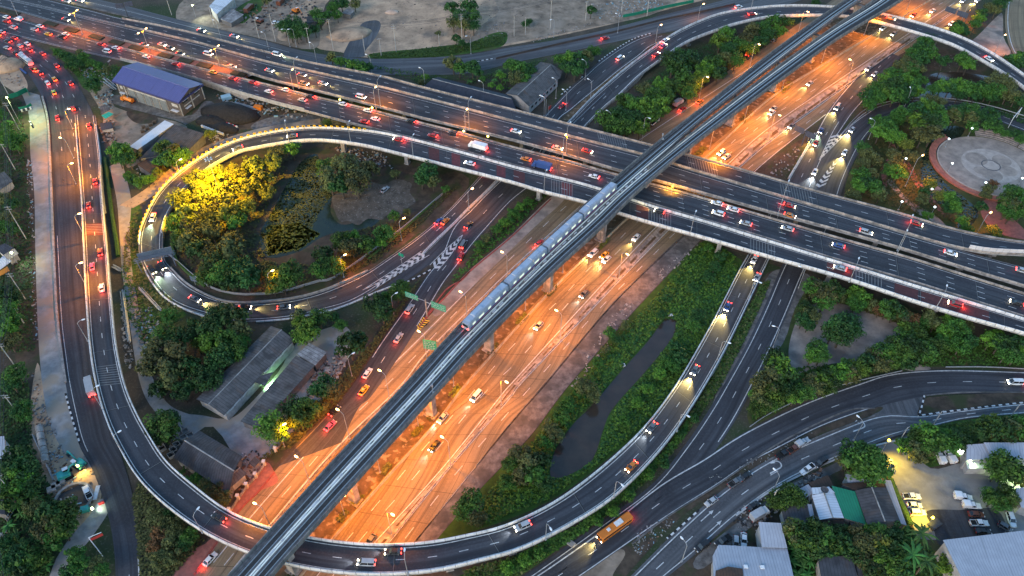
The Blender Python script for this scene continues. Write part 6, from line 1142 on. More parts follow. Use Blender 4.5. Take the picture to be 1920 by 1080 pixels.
# ------------------------------------------------------------------ low growth: grass, lily leaves, bank cover
CANAL = [tuple(G(x, y))[:2] for x, y in [(1246,598),(1270,602),(1263,634),(1218,693),(1154,764),(1136,803),(1115,862),(1078,889),(1046,900),(1028,893),(1034,848),(1071,793),(1106,760),(1166,690),(1211,640)]]
def cover(name, poly, n, size, key, z0=.0, zmax=.5, seed=1, flat=False, label=None):
    rnd = random.Random(seed); r = np.random.default_rng(seed); mb = MB()
    for x, y in scatter(poly, n, rnd):
        if in_poly(x, y, CANAL): continue
        s = size*rnd.uniform(.5, 1.5); a = rnd.uniform(0, 6.28); t = 0 if flat else rnd.uniform(.1, .9); z = z0+(0 if flat else rnd.uniform(.05, zmax)); c, sn = math.cos(a), math.sin(a)
        ux, uy, uz = c*math.cos(t)*s, sn*math.cos(t)*s, math.sin(t)*s; vx, vy = -sn*s*.6, c*s*.6
        mb.poly([(x-ux-vx*.6,y-uy-vy*.6,z-uz*.3+.1),(x+vx*-.9,y+vy*-.9,z+.1),(x+ux,y+uy,z+uz+.1),(x+vx,y+vy,z+uz*.4+.1)])
    o = mb.build(name, LEAF[key] if key in LEAF else key); return tag(o, label, None, None, 'stuff')
bank = [(1313,458),(1345,460),(1376,482),(1385,505),(1340,590),(1280,700),(1212,790),(1128,864),(1030,935),(905,985),(880,960),(915,925),(995,835),(1065,745),(1185,605),(1250,535)]
cover('bank_growth', bank, 7500, .6, 'mid', 0, .6, 1); cover('bank_growth', bank, 9000, .55, 'lime', 0, .6, 2); cover('bank_growth', bank, 2500, .7, 'dark', 0, .6, 3)
low = [(868,1072),(975,1042),(1085,988),(1165,928),(1245,848),(1305,762),(1356,672),(1425,535),(1445,525),(1425,575),(1390,648),(1350,725),(1270,838),(1205,910),(1110,980),(980,1075),(900,1105)]
cover('slope_growth', low, 3000, .6, 'mid', 0, .6, 4); cover('slope_growth', low, 2200, .6, 'olive', 0, .5, 5); cover('slope_growth', [(1160,930),(1245,848),(1290,790),(1285,815),(1215,895),(1150,955),(1085,1005),(980,1070),(900,1100),(975,1042),(1085,988)], 3500, .7, 'mid', 0, .8, 6)
for i, (pl, n, k) in enumerate((([(690,103),(780,94),(880,82),(950,62),(945,84),(820,107),(700,110)], 2600, 'mid'), ([(95,90),(160,110),(270,137),(190,162),(140,140)], 1500, 'mid'), ([(310,440),(380,345),(560,280),(480,430),(500,490),(620,500),(560,550),(440,552),(350,520)], 3500, 'olive'),
        ([(640,440),(780,405),(840,360),(860,350),(780,430),(700,495),(620,530)], 1600, 'olive'), ([(1480,330),(1515,270),(1525,260),(1500,290)], 250, 'olive'), ([(1420,700),(1500,690),(1560,685),(1650,675),(1690,640),(1695,605),(1830,640),(1925,660),(1925,688),(1770,686),(1670,692),(1500,748),(1410,790)], 4200, 'mid'), ([(1500,590),(1510,540),(1690,600),(1690,610),(1580,568),(1530,566)], 1200, 'olive'),
        ([(1690,838),(1730,802),(1925,778),(1925,832),(1812,832),(1745,872)], 2600, 'mid'), ([(1480,1085),(1480,990),(1560,992),(1690,988),(1740,1020),(1770,1085)], 2600, 'dark'), ([(1600,360),(1612,295),(1640,245),(1700,220),(1730,300),(1728,360),(1800,420),(1700,398)], 2600, 'olive'), ([(1620,195),(1720,110),(1745,75),(1720,180)], 1800, 'dark'), ([(1745,165),(1860,160),(1920,200),(1920,235),(1800,182)], 1800, 'dark'),
        ([(262,480),(282,520),(345,585),(300,600),(262,560),(248,520)], 700, 'olive'), ([(250,930),(265,905),(305,955),(385,1012),(310,1095),(265,1095)], 2500, 'olive'), ([(0,180),(40,190),(50,290),(60,460),(66,660),(0,660)], 3600, 'dark'), ([(0,700),(55,720),(60,830),(110,950),(90,1080),(0,1080)], 4200, 'dark'), ([(480,870),(560,800),(690,650),(790,520),(740,600),(640,750),(545,840)], 1400, 'olive'),
        ([(850,520),(975,382),(1028,365),(960,436),(850,532)], 900, 'mid'), ([(1120,225),(1290,95),(1480,35),(1440,85),(1330,155),(1210,245),(1160,255)], 3000, 'dark'), ([(620,110),(700,128),(800,160),(950,130),(1030,110),(960,170),(830,145)], 900, 'mid'), ([(230,520),(236,440),(258,390),(268,440),(258,490)], 350, 'olive'), ([(235,580),(232,500),(245,505),(262,560),(300,605),(290,650),(265,640)], 500, 'mid'))):
    cover('ground_growth', pl, n, .55, k, 0, .5, 30+i)
cover('lily_leaves', [(565,303),(595,292),(604,330),(622,365),(600,400),(560,470),(500,480),(490,440),(510,400),(537,350)], 2600, .55, 'olive', .06, .1, 60, True); cover('lily_leaves', [(500,425),(560,418),(600,440),(560,468),(502,478)], 1400, .6, 'gold', .08, .1, 61, True)  # gold lilies: the lamplit spot on the pond is put into leaf colour
cover('moat_leaves', [(1728,300),(1752,262),(1757,285),(1752,318),(1780,350),(1810,372),(1830,400),(1812,425),(1798,400),(1760,380),(1732,350)], 500, .6, 'olive', .07, .1, 62, True)
for i, (px, py) in enumerate([(545,1078),(583,1035),(640,968),(668,938),(720,880),(780,808),(808,778),(850,735),(922,655),(975,600),(1030,545),(1128,456),(1215,372),(1310,284),(1395,220),(1470,163)]):
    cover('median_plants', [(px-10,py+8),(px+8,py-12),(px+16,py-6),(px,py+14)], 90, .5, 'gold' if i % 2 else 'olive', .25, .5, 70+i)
def hedge(label, pts, w, h, key): o = px_sweep(pts, [(-w,0),(-w,h*.8),(-w*.6,h),(w*.6,h),(w,h*.8),(w,0)], 0, 2).build('hedge', mat('hedge_'+key, (.05,.11,.02), (.025,.055,.012), scale=1.5, bump=1.0, detail=10)); tag(o, label, 'hedge')
hedge('clipped hedge beside the lane left of the loop', [(197,298),(203,340),(208,385),(213,420),(219,455),(222,482)], .7, 1.1, 'lane'); hedge('low hedge inside the loop garden fence below the gantry', [(322,458),(332,488),(352,512),(385,538)], .5, .9, 'garden')
hedge('dark clipped hedge along the car park wall', [(1668,900),(1680,930),(1698,968),(1706,985)], .8, 1.2, 'wall'); hedge('long low hedge beside the merging road garden', [(690,487),(730,455),(770,420),(815,378)], .5, .8, 'road')
# bare-branched tree by the gravel lot
# ------------------------------------------------------------------ vehicles (built facing +X, origin on the road)
M_tyre = mat('tyre_rubber', (.018,.018,.018), (.01,.01,.01), scale=6, coord='obj'); M_rim = mat('wheel_rim', (.4,.4,.41), (.3,.3,.31), rough=.35, metal=.6, scale=6, coord='obj')
M_cglass = mat('car_glass', (.02,.022,.026), (.012,.013,.015), rough=.08, spec=.7, coord='obj')
E_head = emit('headlight_glow', (1.0,.9,.62), 9); E_tail = emit('tail_light_glow', (1.0,.03,.02), 5); M_headoff = mat('headlight_lens', (.6,.6,.6), (.5,.5,.5), rough=.2, coord='obj'); M_tailoff = mat('tail_light_lens', (.3,.02,.02), (.2,.015,.015), rough=.3, coord='obj')
PAINT = {'white': (.74,.74,.75), 'silver': (.38,.39,.41), 'grey': (.13,.135,.145), 'black': (.018,.018,.02), 'red': (.42,.022,.02), 'yellow': (.72,.36,.015), 'orange': (.6,.17,.015), 'blue': (.03,.07,.22), 'green': (.02,.2,.09), 'pink': (.55,.1,.22), 'brown': (.14,.05,.03), 'teal': (.03,.3,.28), 'lime': (.4,.5,.03)}
def paint_mat(c):
    v = PAINT[c]; m = mat('paint_'+c, v, tuple(x*.86 for x in v), rough=.38, scale=.7, coord='obj', spec=.5, detail=3); return m
def sec(x, w, z0, z1, r=.16):   # rounded body section
    return [(x,-w*.92,z0), (x,-w,z0+.18), (x,-w,z1-r), (x,-w+r,z1), (x,w-r,z1), (x,w,z1-r), (x,w,z0+.18), (x,w*.92,z0)]
def cab(x, w0, w1, z0, z1): return [(x,-w0,z0), (x,-w1,z1), (x,w1,z1), (x,w0,z0)]
VP = {}
def vehicle_parts(kind, c, lit=(1,1)):
    key = (kind, c, lit)
    if key in VP: return VP[key]
    P = []; pm = paint_mat(c)
    def add(n, mb, m): P.append((n, mb.mesh(n, m), []))
    def sub(n, mb, m): P[-1][2].append((n, mb.mesh(n, m)))
    hm = E_head if lit[0] else M_headoff; tm = E_tail if lit[1] else M_tailoff
    def wheels(xs, w, r=.33, t=.22):
        for x in xs:
            for s in (-1, 1):
                mb = MB(); mb.tube((x, s*(w-t), r), (x, s*w, r), r, r, 10); add('wheel', mb, M_tyre); mb = MB(); mb.tube((x, s*(w-.02), r), (x, s*(w+.02), r), r*.6, r*.6, 8); sub('rim', mb, M_rim)
    def lights(xf, xr, w, zf, zr, hw=.26, hh=.14, tw=.2, th=.26):
        for s in (-1, 1):
            mb = MB(); mb.box((xf, s*w, zf), (.22, hw*1.7, hh*1.6)); add('headlight', mb, hm)
        for s in (-1, 1):
            mb = MB(); mb.box((xr, s*w, zr), (.22, tw*1.9, th*1.3)); add('taillight', mb, tm)
    def loft(n, rings, m): mb = MB(); mb.loft(rings); add(n, mb, m)
    if kind in ('sedan', 'taxi', 'hatchback', 'suv', 'minivan'):
        L, w, hb, hr, c0, c1, c2, c3 = {'sedan': (4.5,.88,.86,1.42,-1.85,-1.15,.35,1.05), 'taxi': (4.5,.88,.86,1.45,-1.85,-1.15,.35,1.05), 'hatchback': (3.9,.85,.9,1.5,-1.8,-1.5,.5,1.15), 'suv': (4.7,.93,1.02,1.75,-2.2,-1.85,.45,1.15), 'minivan': (4.9,.95,1.05,1.95,-2.35,-2.2,1.1,1.85)}[kind]; h = L/2
        loft('body', [sec(-h, w*.86, .32, hb*.86), sec(-h+.25, w*.98, .24, hb), sec(-h+1.2, w, .22, hb+.02), sec(.4, w, .22, hb), sec(h-.9, w*.98, .22, hb-.06), sec(h-.2, w*.9, .26, hb-.2), sec(h, w*.74, .34, hb-.34)], pm)
        mb = MB(); mb.loft([cab(c0, w*.84, w*.8, hb-.05, hb), cab(c1, w*.9, w*.72, hb-.05, hr-.03), cab(c2, w*.9, w*.72, hb-.05, hr-.03), cab(c3, w*.86, w*.8, hb-.08, hb-.03)]); add('windows', mb, M_cglass)
        mb = MB(); mb.loft([[(c1-.08,-w*.7,hr-.06),(c1-.08,w*.7,hr-.06),(c1-.05,w*.66,hr),(c1-.05,-w*.66,hr)], [(c1+.5,-w*.74,hr-.05),(c1+.5,w*.74,hr-.05),(c1+.5,w*.68,hr+.05),(c1+.5,-w*.68,hr+.05)], [(c2,-w*.74,hr-.05),(c2,w*.74,hr-.05),(c2,w*.68,hr+.02),(c2,-w*.68,hr+.02)]])
        for s in (-1, 1):
            for xa, xb in ((c1-.02, c0+.1), (c2, c3-.08), ((c1+c2)/2, (c1+c2)/2)): mb.tube((xa, s*w*.73, hr-.04), (xb, s*w*(.88), hb-.02), .05, .05, 4)
        add('roof', mb, pm); wheels((-h+.85, h-.85), w); lights(h-.1, -h+.06, w*.66, hb-.3, hb-.12)
        for s in (-1, 1): mb = MB(); mb.box((c2+.25, s*(w+.08), hb+.02), (.18,.2,.14)); add('mirror', mb, pm)
        if kind == 'taxi': mb = MB(); mb.box(((c1+c2)/2, 0, hr+.12), (.2,.5,.16)); add('roof_sign', mb, M_white_steel)
    elif kind in ('pickup', 'box_pickup'):
        w, hb = .93, 1.0
        loft('body', [sec(-2.65, w*.95, .38, hb*.95), sec(-2.5, w, .34, hb), sec(-.6, w, .3, hb), sec(1.5, w, .3, hb-.02), sec(2.4, w*.93, .32, hb-.14), sec(2.65, w*.8, .4, hb-.3)], pm)
        mb = MB(); mb.loft([cab(-.75, w*.88, w*.76, hb-.05, 1.68), cab(.55, w*.88, w*.76, hb-.05, 1.68), cab(1.2, w*.84, w*.78, hb-.08, hb)]); add('windows', mb, M_cglass)
        mb = MB(); mb.box((-.1, 0, 1.7), (1.35, w*1.5, .1))
        for s in (-1, 1):
            for xa, xb in ((-.72, -.75), (.52, 1.12), (0, 0)): mb.tube((xa, s*w*.76, 1.68), (xb, s*w*.87, hb), .05, .05, 4)
        add('roof', mb, pm)
        if kind == 'pickup':
            mb = MB(); mb.box((-1.72, 0, hb+.02), (1.6, w*1.66, .05)); add('cargo_bed', mb, M_tyre)
            mb = MB(); mb.box((-1.7, w*.92, hb+.06), (1.7,.12,.14)); mb.box((-1.7, -w*.92, hb+.06), (1.7,.12,.14)); mb.box((-2.56, 0, hb+.05), (.12, w*1.8,.16)); add('bed_rail', mb, pm)
        else:
            mb = MB(); s2 = lambda x, z: [(x,-1.0,.95),(x,-1.0,z-.12),(x,-.88,z),(x,.88,z),(x,1.0,z-.12),(x,1.0,.95)]; mb.loft([s2(-2.75, 2.25), s2(-.85, 2.3), s2(-.45, 1.95)]); add('cargo_box', mb, pm)
            mb = MB(); mb.box((-2.77, 0, 1.6), (.04, .05, 1.2)); add('rear_door_seam', mb, M_tyre)
        wheels((-1.7, 1.65), w, .37); lights(2.58, -2.64, w*.7, .72, .85)
    elif kind in ('bus', 'truck', 'box_truck', 'flatbed', 'tanker'):
        L, w = {'bus': (11.5,1.25), 'truck': (8.5,1.2), 'box_truck': (6.4,1.1), 'flatbed': (6.2,1.1), 'tanker': (7.4,1.2)}[kind]; h = L/2
        if kind == 'bus':
            s2 = lambda x, k=1: [(x,-w*k,.4),(x,-w*k,2.75),(x,-w*k+.25,3.05),(x,w*k-.25,3.05),(x,w*k,2.75),(x,w*k,.4)]
            loft('body', [s2(-h,.94), s2(-h+.25), s2(h-.3), s2(h,.93)], pm)
            for s in (-1, 1): mb = MB(); mb.box((0, s*w, 1.95), (L-1.2, .05, .85)); add('side_windows', mb, M_cglass)
            mb = MB(); mb.box((h-.02, 0, 1.9), (.08, w*1.7, 1.2)); add('windscreen', mb, M_cglass)
            mb = MB(); mb.box((-1.2, 0, 3.12), (2.6, 1.5, .22)); add('roof_unit', mb, M_white_steel)
            mb = MB(); mb.box((2.5, 0, 3.1), (1.0, .9, .16)); add('roof_hatch', mb, M_white_steel); wheels((-h+2.6, h-2.4), w, .48, .3); lights(h-.02, -h+.02, w*.75, .8, 1.1)
        else:
            mb = MB(); s2 = lambda x, z: [(x,-w*.95,.55),(x,-w*.95,z-.15),(x,-w*.8,z),(x,w*.8,z),(x,w*.95,z-.15),(x,w*.95,.55)]; mb.loft([s2(h-1.7,2.45), s2(h-.6,2.45), s2(h-.05,1.7)]); add('cab', mb, pm if kind != 'box_truck' or c != 'silver' else paint_mat('white'))
            mb = MB(); mb.box((h-.38, 0, 1.95), (.5, w*1.6, .6), 0, .72); add('windscreen', mb, M_cglass)
            mb = MB(); mb.box((-.2, 0, .7), (L-.6, .9, .25)); add('chassis', mb, M_tyre)
            if kind in ('truck', 'box_truck'): mb = MB(); mb.box((-.95, 0, 1.95), (L-2.2, w*2, 2.2)); add('cargo_box', mb, paint_mat(c))
            elif kind == 'flatbed':
                mb = MB(); mb.box((-.9, 0, .98), (L-2.1, w*1.95, .14)); add('load_bed', mb, M_tyre)
                mb = MB()
                for s in (-1, 1): mb.box((-.9, s*w*.97, 1.25), (L-2.1,.08,.5))
                mb.box((-h+.1, 0, 1.25), (.08, w*1.9, .5)); mb.box((h-2.0, 0, 1.4), (.08, w*1.9, .9)); add('bed_side', mb, M_white_steel)
            else:
                mb = MB(); mb.tube((-h+.3,0,1.75), (h-2,0,1.75), 1.0, 1.0, 14); add('tank', mb, pm); mb = MB(); mb.tube((-.6,0,2.7), (-.6,0,2.95), .35, .35, 10); sub('hatch', mb, M_steel)
            wheels((-h+1.3, -h+2.4, h-1.2) if L > 7 else (-h+1.3, h-1.1), w, .46, .3); lights(h-.05, -h+.1, w*.72, .85, .85)
    VP[key] = P; return P
VNAME = {'sedan': 'sedan', 'taxi': 'taxi', 'hatchback': 'hatchback', 'suv': 'suv', 'minivan': 'minivan', 'pickup': 'pickup_truck', 'box_pickup': 'box_pickup', 'bus': 'bus', 'truck': 'box_truck', 'box_truck': 'box_truck', 'flatbed': 'flatbed_truck', 'tanker': 'tanker_truck'}
VCAT = {'sedan': 'car', 'taxi': 'taxi', 'hatchback': 'car', 'suv': 'car', 'minivan': 'van', 'pickup': 'pickup', 'box_pickup': 'pickup', 'bus': 'bus', 'truck': 'truck', 'box_truck': 'truck', 'flatbed': 'truck', 'tanker': 'truck'}
VTXT = {'sedan': 'sedan', 'taxi': 'taxi', 'hatchback': 'hatchback', 'suv': 'sport utility car', 'minivan': 'minivan', 'pickup': 'pickup', 'box_pickup': 'pickup with a box body', 'bus': 'bus', 'truck': 'box truck', 'box_truck': 'small box truck', 'flatbed': 'flatbed truck', 'tanker': 'tanker truck'}
BEAM = {'w': (.85,.95,1.0), 'y': (1.0,.72,.22), 'g': (.72,1.0,.62), 'o': (1.0,.55,.2)}
def vehicle(kind, c, p, rz, label, group, lit=(1,1), beam=None, glow=0, pitch=0):
    root = thing(VNAME[kind], label, VCAT[kind], tuple(p), rz, group); root.rotation_euler = (0, pitch, rz)
    for n, me, subs in vehicle_parts(kind, c, lit):
        o = bpy.data.objects.new(n, me); COL.objects.link(o); o.parent = root
        for n2, m2 in subs: o2 = bpy.data.objects.new(n2, m2); COL.objects.link(o2); o2.parent = o
    L = {'bus': 5.9, 'truck': 4.4, 'box_truck': 3.4, 'flatbed': 3.3, 'tanker': 3.8}.get(kind, 2.45)
    if beam: light('SPOT', root, (L, 0, .85), beam[1]*(3 if beam[0] == 'y' else 1.5), BEAM[beam[0]], 62, .9, .25, (1, 0, -.13))
    if glow: light('POINT', root, (-L-.5, 0, .75), glow*1.6, (1.0,.05,.03), size=.35)
    return root
def drive(rib, kind, c, px, py, d, where, group, lit=(1,1), beam=None, glow=0, lane=None):
    p, q, t = rib.on(px, py, .0)
    if lane is not None: t = lane
    p = rib.P(q, min(max(t, .06), .94), .035); T = rib.T(q)*d
    vehicle(kind, c, p, math.atan2(T.y, T.x), f'{c} {VTXT[kind]} {where}', group, lit, beam, glow, -math.atan2(T.z, math.hypot(T.x, T.y)))
def park(kind, c, px, py, hx, hy, where, group='parked vehicles', z=.1, lit=(0,0)):
    p = G(px, py, z); h = G(hx, hy, z); vehicle(kind, c, p, math.atan2(h.y-p.y, h.x-p.x), f'{c} {VTXT[kind]} {where}', group, lit)
gC, gB, gA, gD, gK, gW, gH = ('traffic on the front overpass road', 'traffic on the middle overpass road', 'traffic on the far overpass', 'traffic on the loop ramp', 'traffic on the flyover', 'traffic queueing on the left road', 'traffic on the highway')
# front carriageway, heading left (brake lights towards the right)
dC = -1
for kind, c, px, py, w, glow in (('sedan','white',30,38,'entering the top left corner behind a red one',0), ('sedan','red',19,43,'in the top left corner beside the planted median',40), ('suv','silver',20,52,'rushing by the junction tip in the top left corner',0), ('box_pickup','white',54,43,'with a tall canvas cover beside the brick median',0), ('sedan','silver',69,58,'leading the pair behind the covered pickup',40), ('sedan','white',91,55,'close to the median bed behind the covered pickup',40),
        ('taxi','yellow',92,66,'in the lane nearest the junction wedge',40), ('pickup','black',120,72,'just left of a white car near the second median lamp',50), ('sedan','white',137,69,'near the second median lamp with red tail lights',40), ('sedan','red',199,87,'close to the median bed above the green wedge',50), ('minivan','white',197,97,'above the panel fence end near the green wedge',0), ('sedan','white',228,94,'alone beside the third median lamp',40), ('sedan','white',283,110,'directly above the blue warehouse roof',30),
        ('sedan','red',338,124,'in the median-side lane above the blue roof ridge',50), ('taxi','yellow',413,141,'passing the fourth median lamp',0), ('sedan','red',447,152,'just behind the yellow taxi by the fourth median lamp',50), ('sedan','red',487,160,'near the start of the open gap between decks',50), ('sedan','white',507,174,'beside the panel fence end of the approach',40), ('hatchback','white',551,174,'near the first tall gap lamp',40), ('sedan','silver',570,190,'below the first tall gap lamp',30),
        ('sedan','black',597,186,'between two pale cars left of the second tall lamp',50), ('sedan','white',657,201,'left of the second tall gap lamp',40), ('sedan','white',703,213,'right below the second tall gap lamp',40), ('sedan','white',705,225,'in the middle lane below the second tall lamp',0), ('sedan','red',674,227,'beside the white parapet start',50), ('sedan','black',785,231,'near the yellow-lit gap between lamps',50), ('sedan','red',808,255,'left of the long white truck',60),
        ('sedan','black',860,254,'in the gap-side lane ahead of the white truck',50), ('truck','white',893,278,'long and pale, in the middle of the overpass',60), ('sedan','orange',985,300,'in the gap-side lane right of the white truck',30), ('truck','blue',1010,314,'long and dark with a red front, left of the railway',50), ('sedan','white',1114,333,'just left of the railway crossing',30)):
    drive(RC, kind, c, px, py, dC, w, gC, (0,1), None, glow)
for kind, c, px, py, w in (('sedan','white',1368,357,'right of the railway near the gap'), ('suv','white',1345,402,'in the lane nearest the white parapet'), ('sedan','silver',1395,420,'second of two pale cars near the white parapet'), ('sedan','silver',1480,432,'passing the fifth tall gap lamp'), ('sedan','blue',1573,463,'in the middle lane right of the fifth tall lamp'), ('sedan','black',1905,570,'at the right edge of the front overpass'), ('sedan','white',1382,397,'in the middle lane right of the railway')):
    drive(RC, kind, c, px, py, dC, w, gC, (1,1), None, 20)
# middle carriageway, heading right (headlights towards the right)
for kind, c, px, py, w in (('sedan','grey',120,37,'near the second double lamp'), ('sedan','grey',253,82,'beside the third double lamp'), ('sedan','silver',300,84,'in the far lane right of the third double lamp'), ('suv','grey',310,90,'in the middle lane beside another grey car'), ('sedan','black',322,98,'in the near lane of a group of three'), ('minivan','white',390,103,'beside the fourth double lamp'), ('sedan','silver',420,122,'behind the fourth double lamp'),
        ('sedan','silver',506,134,'left of the first tall gap lamp'), ('sedan','grey',573,144,'in the far lane by the first tall gap lamp'), ('suv','grey',560,156,'in the near lane by the first tall gap lamp'), ('sedan','silver',605,158,'right of the first tall gap lamp'), ('minivan','white',668,181,'left of the second tall gap lamp'), ('sedan','white',967,248,'left of the fourth tall gap lamp'), ('sedan','silver',1037,277,'beside the fourth tall gap lamp'), ('sedan','red',1100,285,'left of the railway on the middle deck')):
    drive(RB, kind, c, px, py, 1, w, gB, (1,1), ('y', 500) if px < 640 else None, 0)
for kind, c, px, py, w, l in (('sedan','red',1482,388,'passing the fifth tall gap lamp',60), ('suv','silver',1620,437,'between the fifth and sixth tall lamps',0), ('sedan','white',1782,477,'right of the sixth tall gap lamp',0), ('sedan','silver',1918,510,'at the right edge on the middle deck',0), ('sedan','orange',1470,412,'close to the gap below the red car',30)):
    drive(RB, kind, c, px, py, 1, w, gB, (1,1), None, l)
drive(RA, 'sedan', 'red', 1720, 422, 1, 'alone on the right half of the far overpass', gA, (1,1), None, 50); drive(RA, 'minivan', 'white', 530, 107, 1, 'alone with bright lights on the left half of the far overpass', gA, (1,1), ('g', 900))
for kind, c, px, py, w in (('sedan','silver',113,2,'on the frontage road at the top left'), ('sedan','silver',148,2,'second on the frontage road at the top left'), ('sedan','grey',375,58,'on the frontage road below the pale store'), ('sedan','silver',442,70,'on the frontage road below the tin shed')):
    drive(RU, kind, c, px, py, 1, w, 'traffic on the frontage road', (1,1), ('y', 300))
for kind, c, px, py, w in (('sedan','red',1137,73,'alone with tail lights on the frontage road'), ('suv','white',1385,15,'pale on the frontage road near the arched ramp'),):
    drive(RU, kind, c, px, py, 1, w, 'traffic on the frontage road', (0,1), None, 60)
drive(RG, 'minivan', 'white', 1162, 111, -1, 'coming down the slip road beside the arched ramp', 'traffic on the slip road', (1,1), None, 20); drive(RG, 'sedan', 'red', 1053, 201, 1, 'on the slip road near the overpass edge', 'traffic on the slip road', (0,1), None, 60)
for kind, c, px, py, w in (('sedan','pink',1243,88,'on the arched ramp beside the dark round tree'), ('sedan','red',1230,104,'behind the pink car on the arched ramp'), ('sedan','white',1245,78,'ahead of the pink car on the arched ramp'), ('sedan','white',1853,112,'on the right end of the arched ramp'), ('sedan','orange',1668,36,'emerging under the railway on the arched ramp'), ('sedan','red',1410,28,'near the top of the arched ramp')):
    drive(RH, kind, c, px, py, 1, w, 'traffic on the arched ramp', (1,1), None, 40)
# loop ramp, heading left then round the loop
for kind, c, px, py, w, beam, gl in (('sedan','silver',1575,505,'on the ramp near the second parapet lamp from the right',None,20), ('suv','red',1790,573,'on the ramp near the right parapet lamp',None,80), ('hatchback','black',1240,400,'on the ramp just right of the railway',('y',500),20), ('sedan','red',917,315,'on the ramp left of the striped surfacing',None,60), ('sedan','white',880,308,'ahead of the red one near the ramp lamp',None,40), ('sedan','red',752,265,'on the ramp where the white parapet begins',None,80), ('sedan','grey',548,257,'at the top of the loop bend',('y',500),0), ('sedan','grey',445,280,'entering the loop bend beside the chevron boards',('y',700),0),
        ('sedan','white',286,412,'coming down the loop above the gantry, throwing pale light',('g',3200),0), ('suv','black',288,510,'just below the gantry in the outer lane',('g',3000),0), ('sedan','black',303,497,'just below the gantry in the inner lane',('w',2200),0), ('sedan','grey',365,562,'at the foot of the loop bend',('y',2200),0), ('sedan','black',462,579,'on the lower loop road behind the bright bush',('y',1200),0), ('sedan','grey',533,578,'on the lower loop road near the glowing lamp',('y',1200),0)):
    drive(RD, kind, c, px, py, 1, w, gD, (1,1), beam, gl)
for kind, c, px, py, w in (('sedan','blue',820,420,'on the merging loop road beside an orange one'), ('sedan','orange',835,417,'on the merging loop road nearest the divider'), ('sedan','red',868,475,'on the slip road where the two roads merge')):
    drive(RD if px < 860 else RE, kind, c, px, py, 1, w, 'traffic on the merging roads', (0,1), None, 50)
for kind, c, px, py, w in (('suv','silver',768,583,'on the slip road passing the green gantry'), ('sedan','silver',748,635,'on the slip road below the green gantry'), ('sedan','white',688,704,'on the slip road beside the junk yard trees'), ('taxi','yellow',683,733,'merging from the slip road onto the orange highway'), ('minivan','grey',872,455,'dark on the slip road near the gore point'), ('sedan','black',878,425,'on the slip road just below the divider end')):
    drive(RE, kind, c, px, py, 1, w, 'traffic on the slip road by the gantry', (0,1), None, 50)
# highway: left carriageway heads away, right carriageways come towards the camera
def hwy(kind, c, px, py, d, w, lit, beam=None, glow=0):
    p = G(px, py, .1); q, t = RHW.near(p); T = RHW.T(q)*d; vehicle(kind, c, p, math.atan2(T.y, T.x), f'{c} {VTXT[kind]} {w}', gH, lit, beam, glow)
for kind, c, px, py, w in (('sedan','pink',620,800,'on the left orange lanes below the junk yard'), ('sedan','black',628,772,'dark at the merge on the left orange lanes'), ('sedan','red',1012,457,'on the left lanes close to the crossing decks'), ('sedan','red',1280,206,'on the left lanes north of the decks beside the railway'), ('sedan','orange',1312,192,'ahead of the red one on the left lanes north of the decks'), ('sedan','white',395,1050,'under the flyover on the left lanes at the bottom')):
    hwy(kind, c, px, py, 1, w, (0,1), None, 60)
for kind, c, px, py, w in (('minivan','white',893,745,'in the middle right lanes beside the planted separator'), ('sedan','silver',1010,612,'in the second lane halfway down the highway'), ('suv','white',1112,477,'beside the barrier just below the crossing decks'), ('taxi','yellow',1133,480,'next to a white car below the crossing decks'), ('sedan','white',1137,488,'in the third lane below the crossing decks'), ('sedan','silver',830,785,'nearest the barrier by the railway piers'), ('sedan','black',815,838,'alone in the lower lanes of the highway'), ('sedan','grey',1095,553,'small and dark in the right lane of the main highway'), ('sedan','white',1193,447,'right under the edge of the crossing decks'), ('sedan','grey',695,1015,'about to pass under the flyover at the bottom'),
        ('suv','white',1352,288,'just north of the decks in the middle lanes'), ('sedan','white',1362,295,'second just north of the decks'), ('sedan','white',1447,213,'in the left group of the northern lanes'), ('sedan','silver',1450,205,'beside a white car in the northern lanes'), ('sedan','silver',1518,158,'in the middle lanes north of the decks by a lamp'), ('suv','white',1655,55,'with bright lights below the arched ramp'), ('sedan','silver',1675,65,'in the right lane below the arched ramp'), ('sedan','red',1712,30,'beyond the arched ramp beside the railway'), ('sedan','white',1748,22,'beyond the arched ramp in the middle lanes'), ('sedan','white',1832,2,'at the top end of the right lanes'), ('sedan','silver',1628,130,'on the pinkish right lanes beside the wood'), ('sedan','grey',1484,238,'on the right lanes near the dark gantry'), ('hatchback','white',1783,46,'on the right lanes beside the tree past the arched ramp'), ('sedan','white',1805,3,'second at the top end of the right lanes'), ('sedan','silver',1640,140,'behind another on the pinkish right lanes')):
    hwy(kind, c, px, py, -1, w, (1,0), ('y', 900) if px > 1300 or py < 520 else ('w', 500), 0)
for kind, c, px, py, w, b in (('minivan','silver',1572,200,'leaving the highway on the slip road north of the decks','y'), ('sedan','blue',1542,242,'on the slip road beside the chevron paint','g'), ('sedan','red',1531,267,'below the blue one on the slip road','o'), ('sedan','white',1528,328,'about to pass under the far overpass','w')):
    drive(RJ, kind, c, px, py, 1 if RJ.P(5, .5).y > RJ.P(60, .5).y else -1, w, 'traffic on the northern slip road', (1,0), (b, 2600), 0)
for kind, c, px, py, w in (('sedan','silver',1598,244,'coming round the right-hand curved road'), ('sedan','white',1583,288,'with bright yellow light on the right-hand curved road')):
    drive(RJ2, kind, c, px, py, -1, w, 'traffic on the right-hand curved road', (1,0), ('y', 4200), 0)
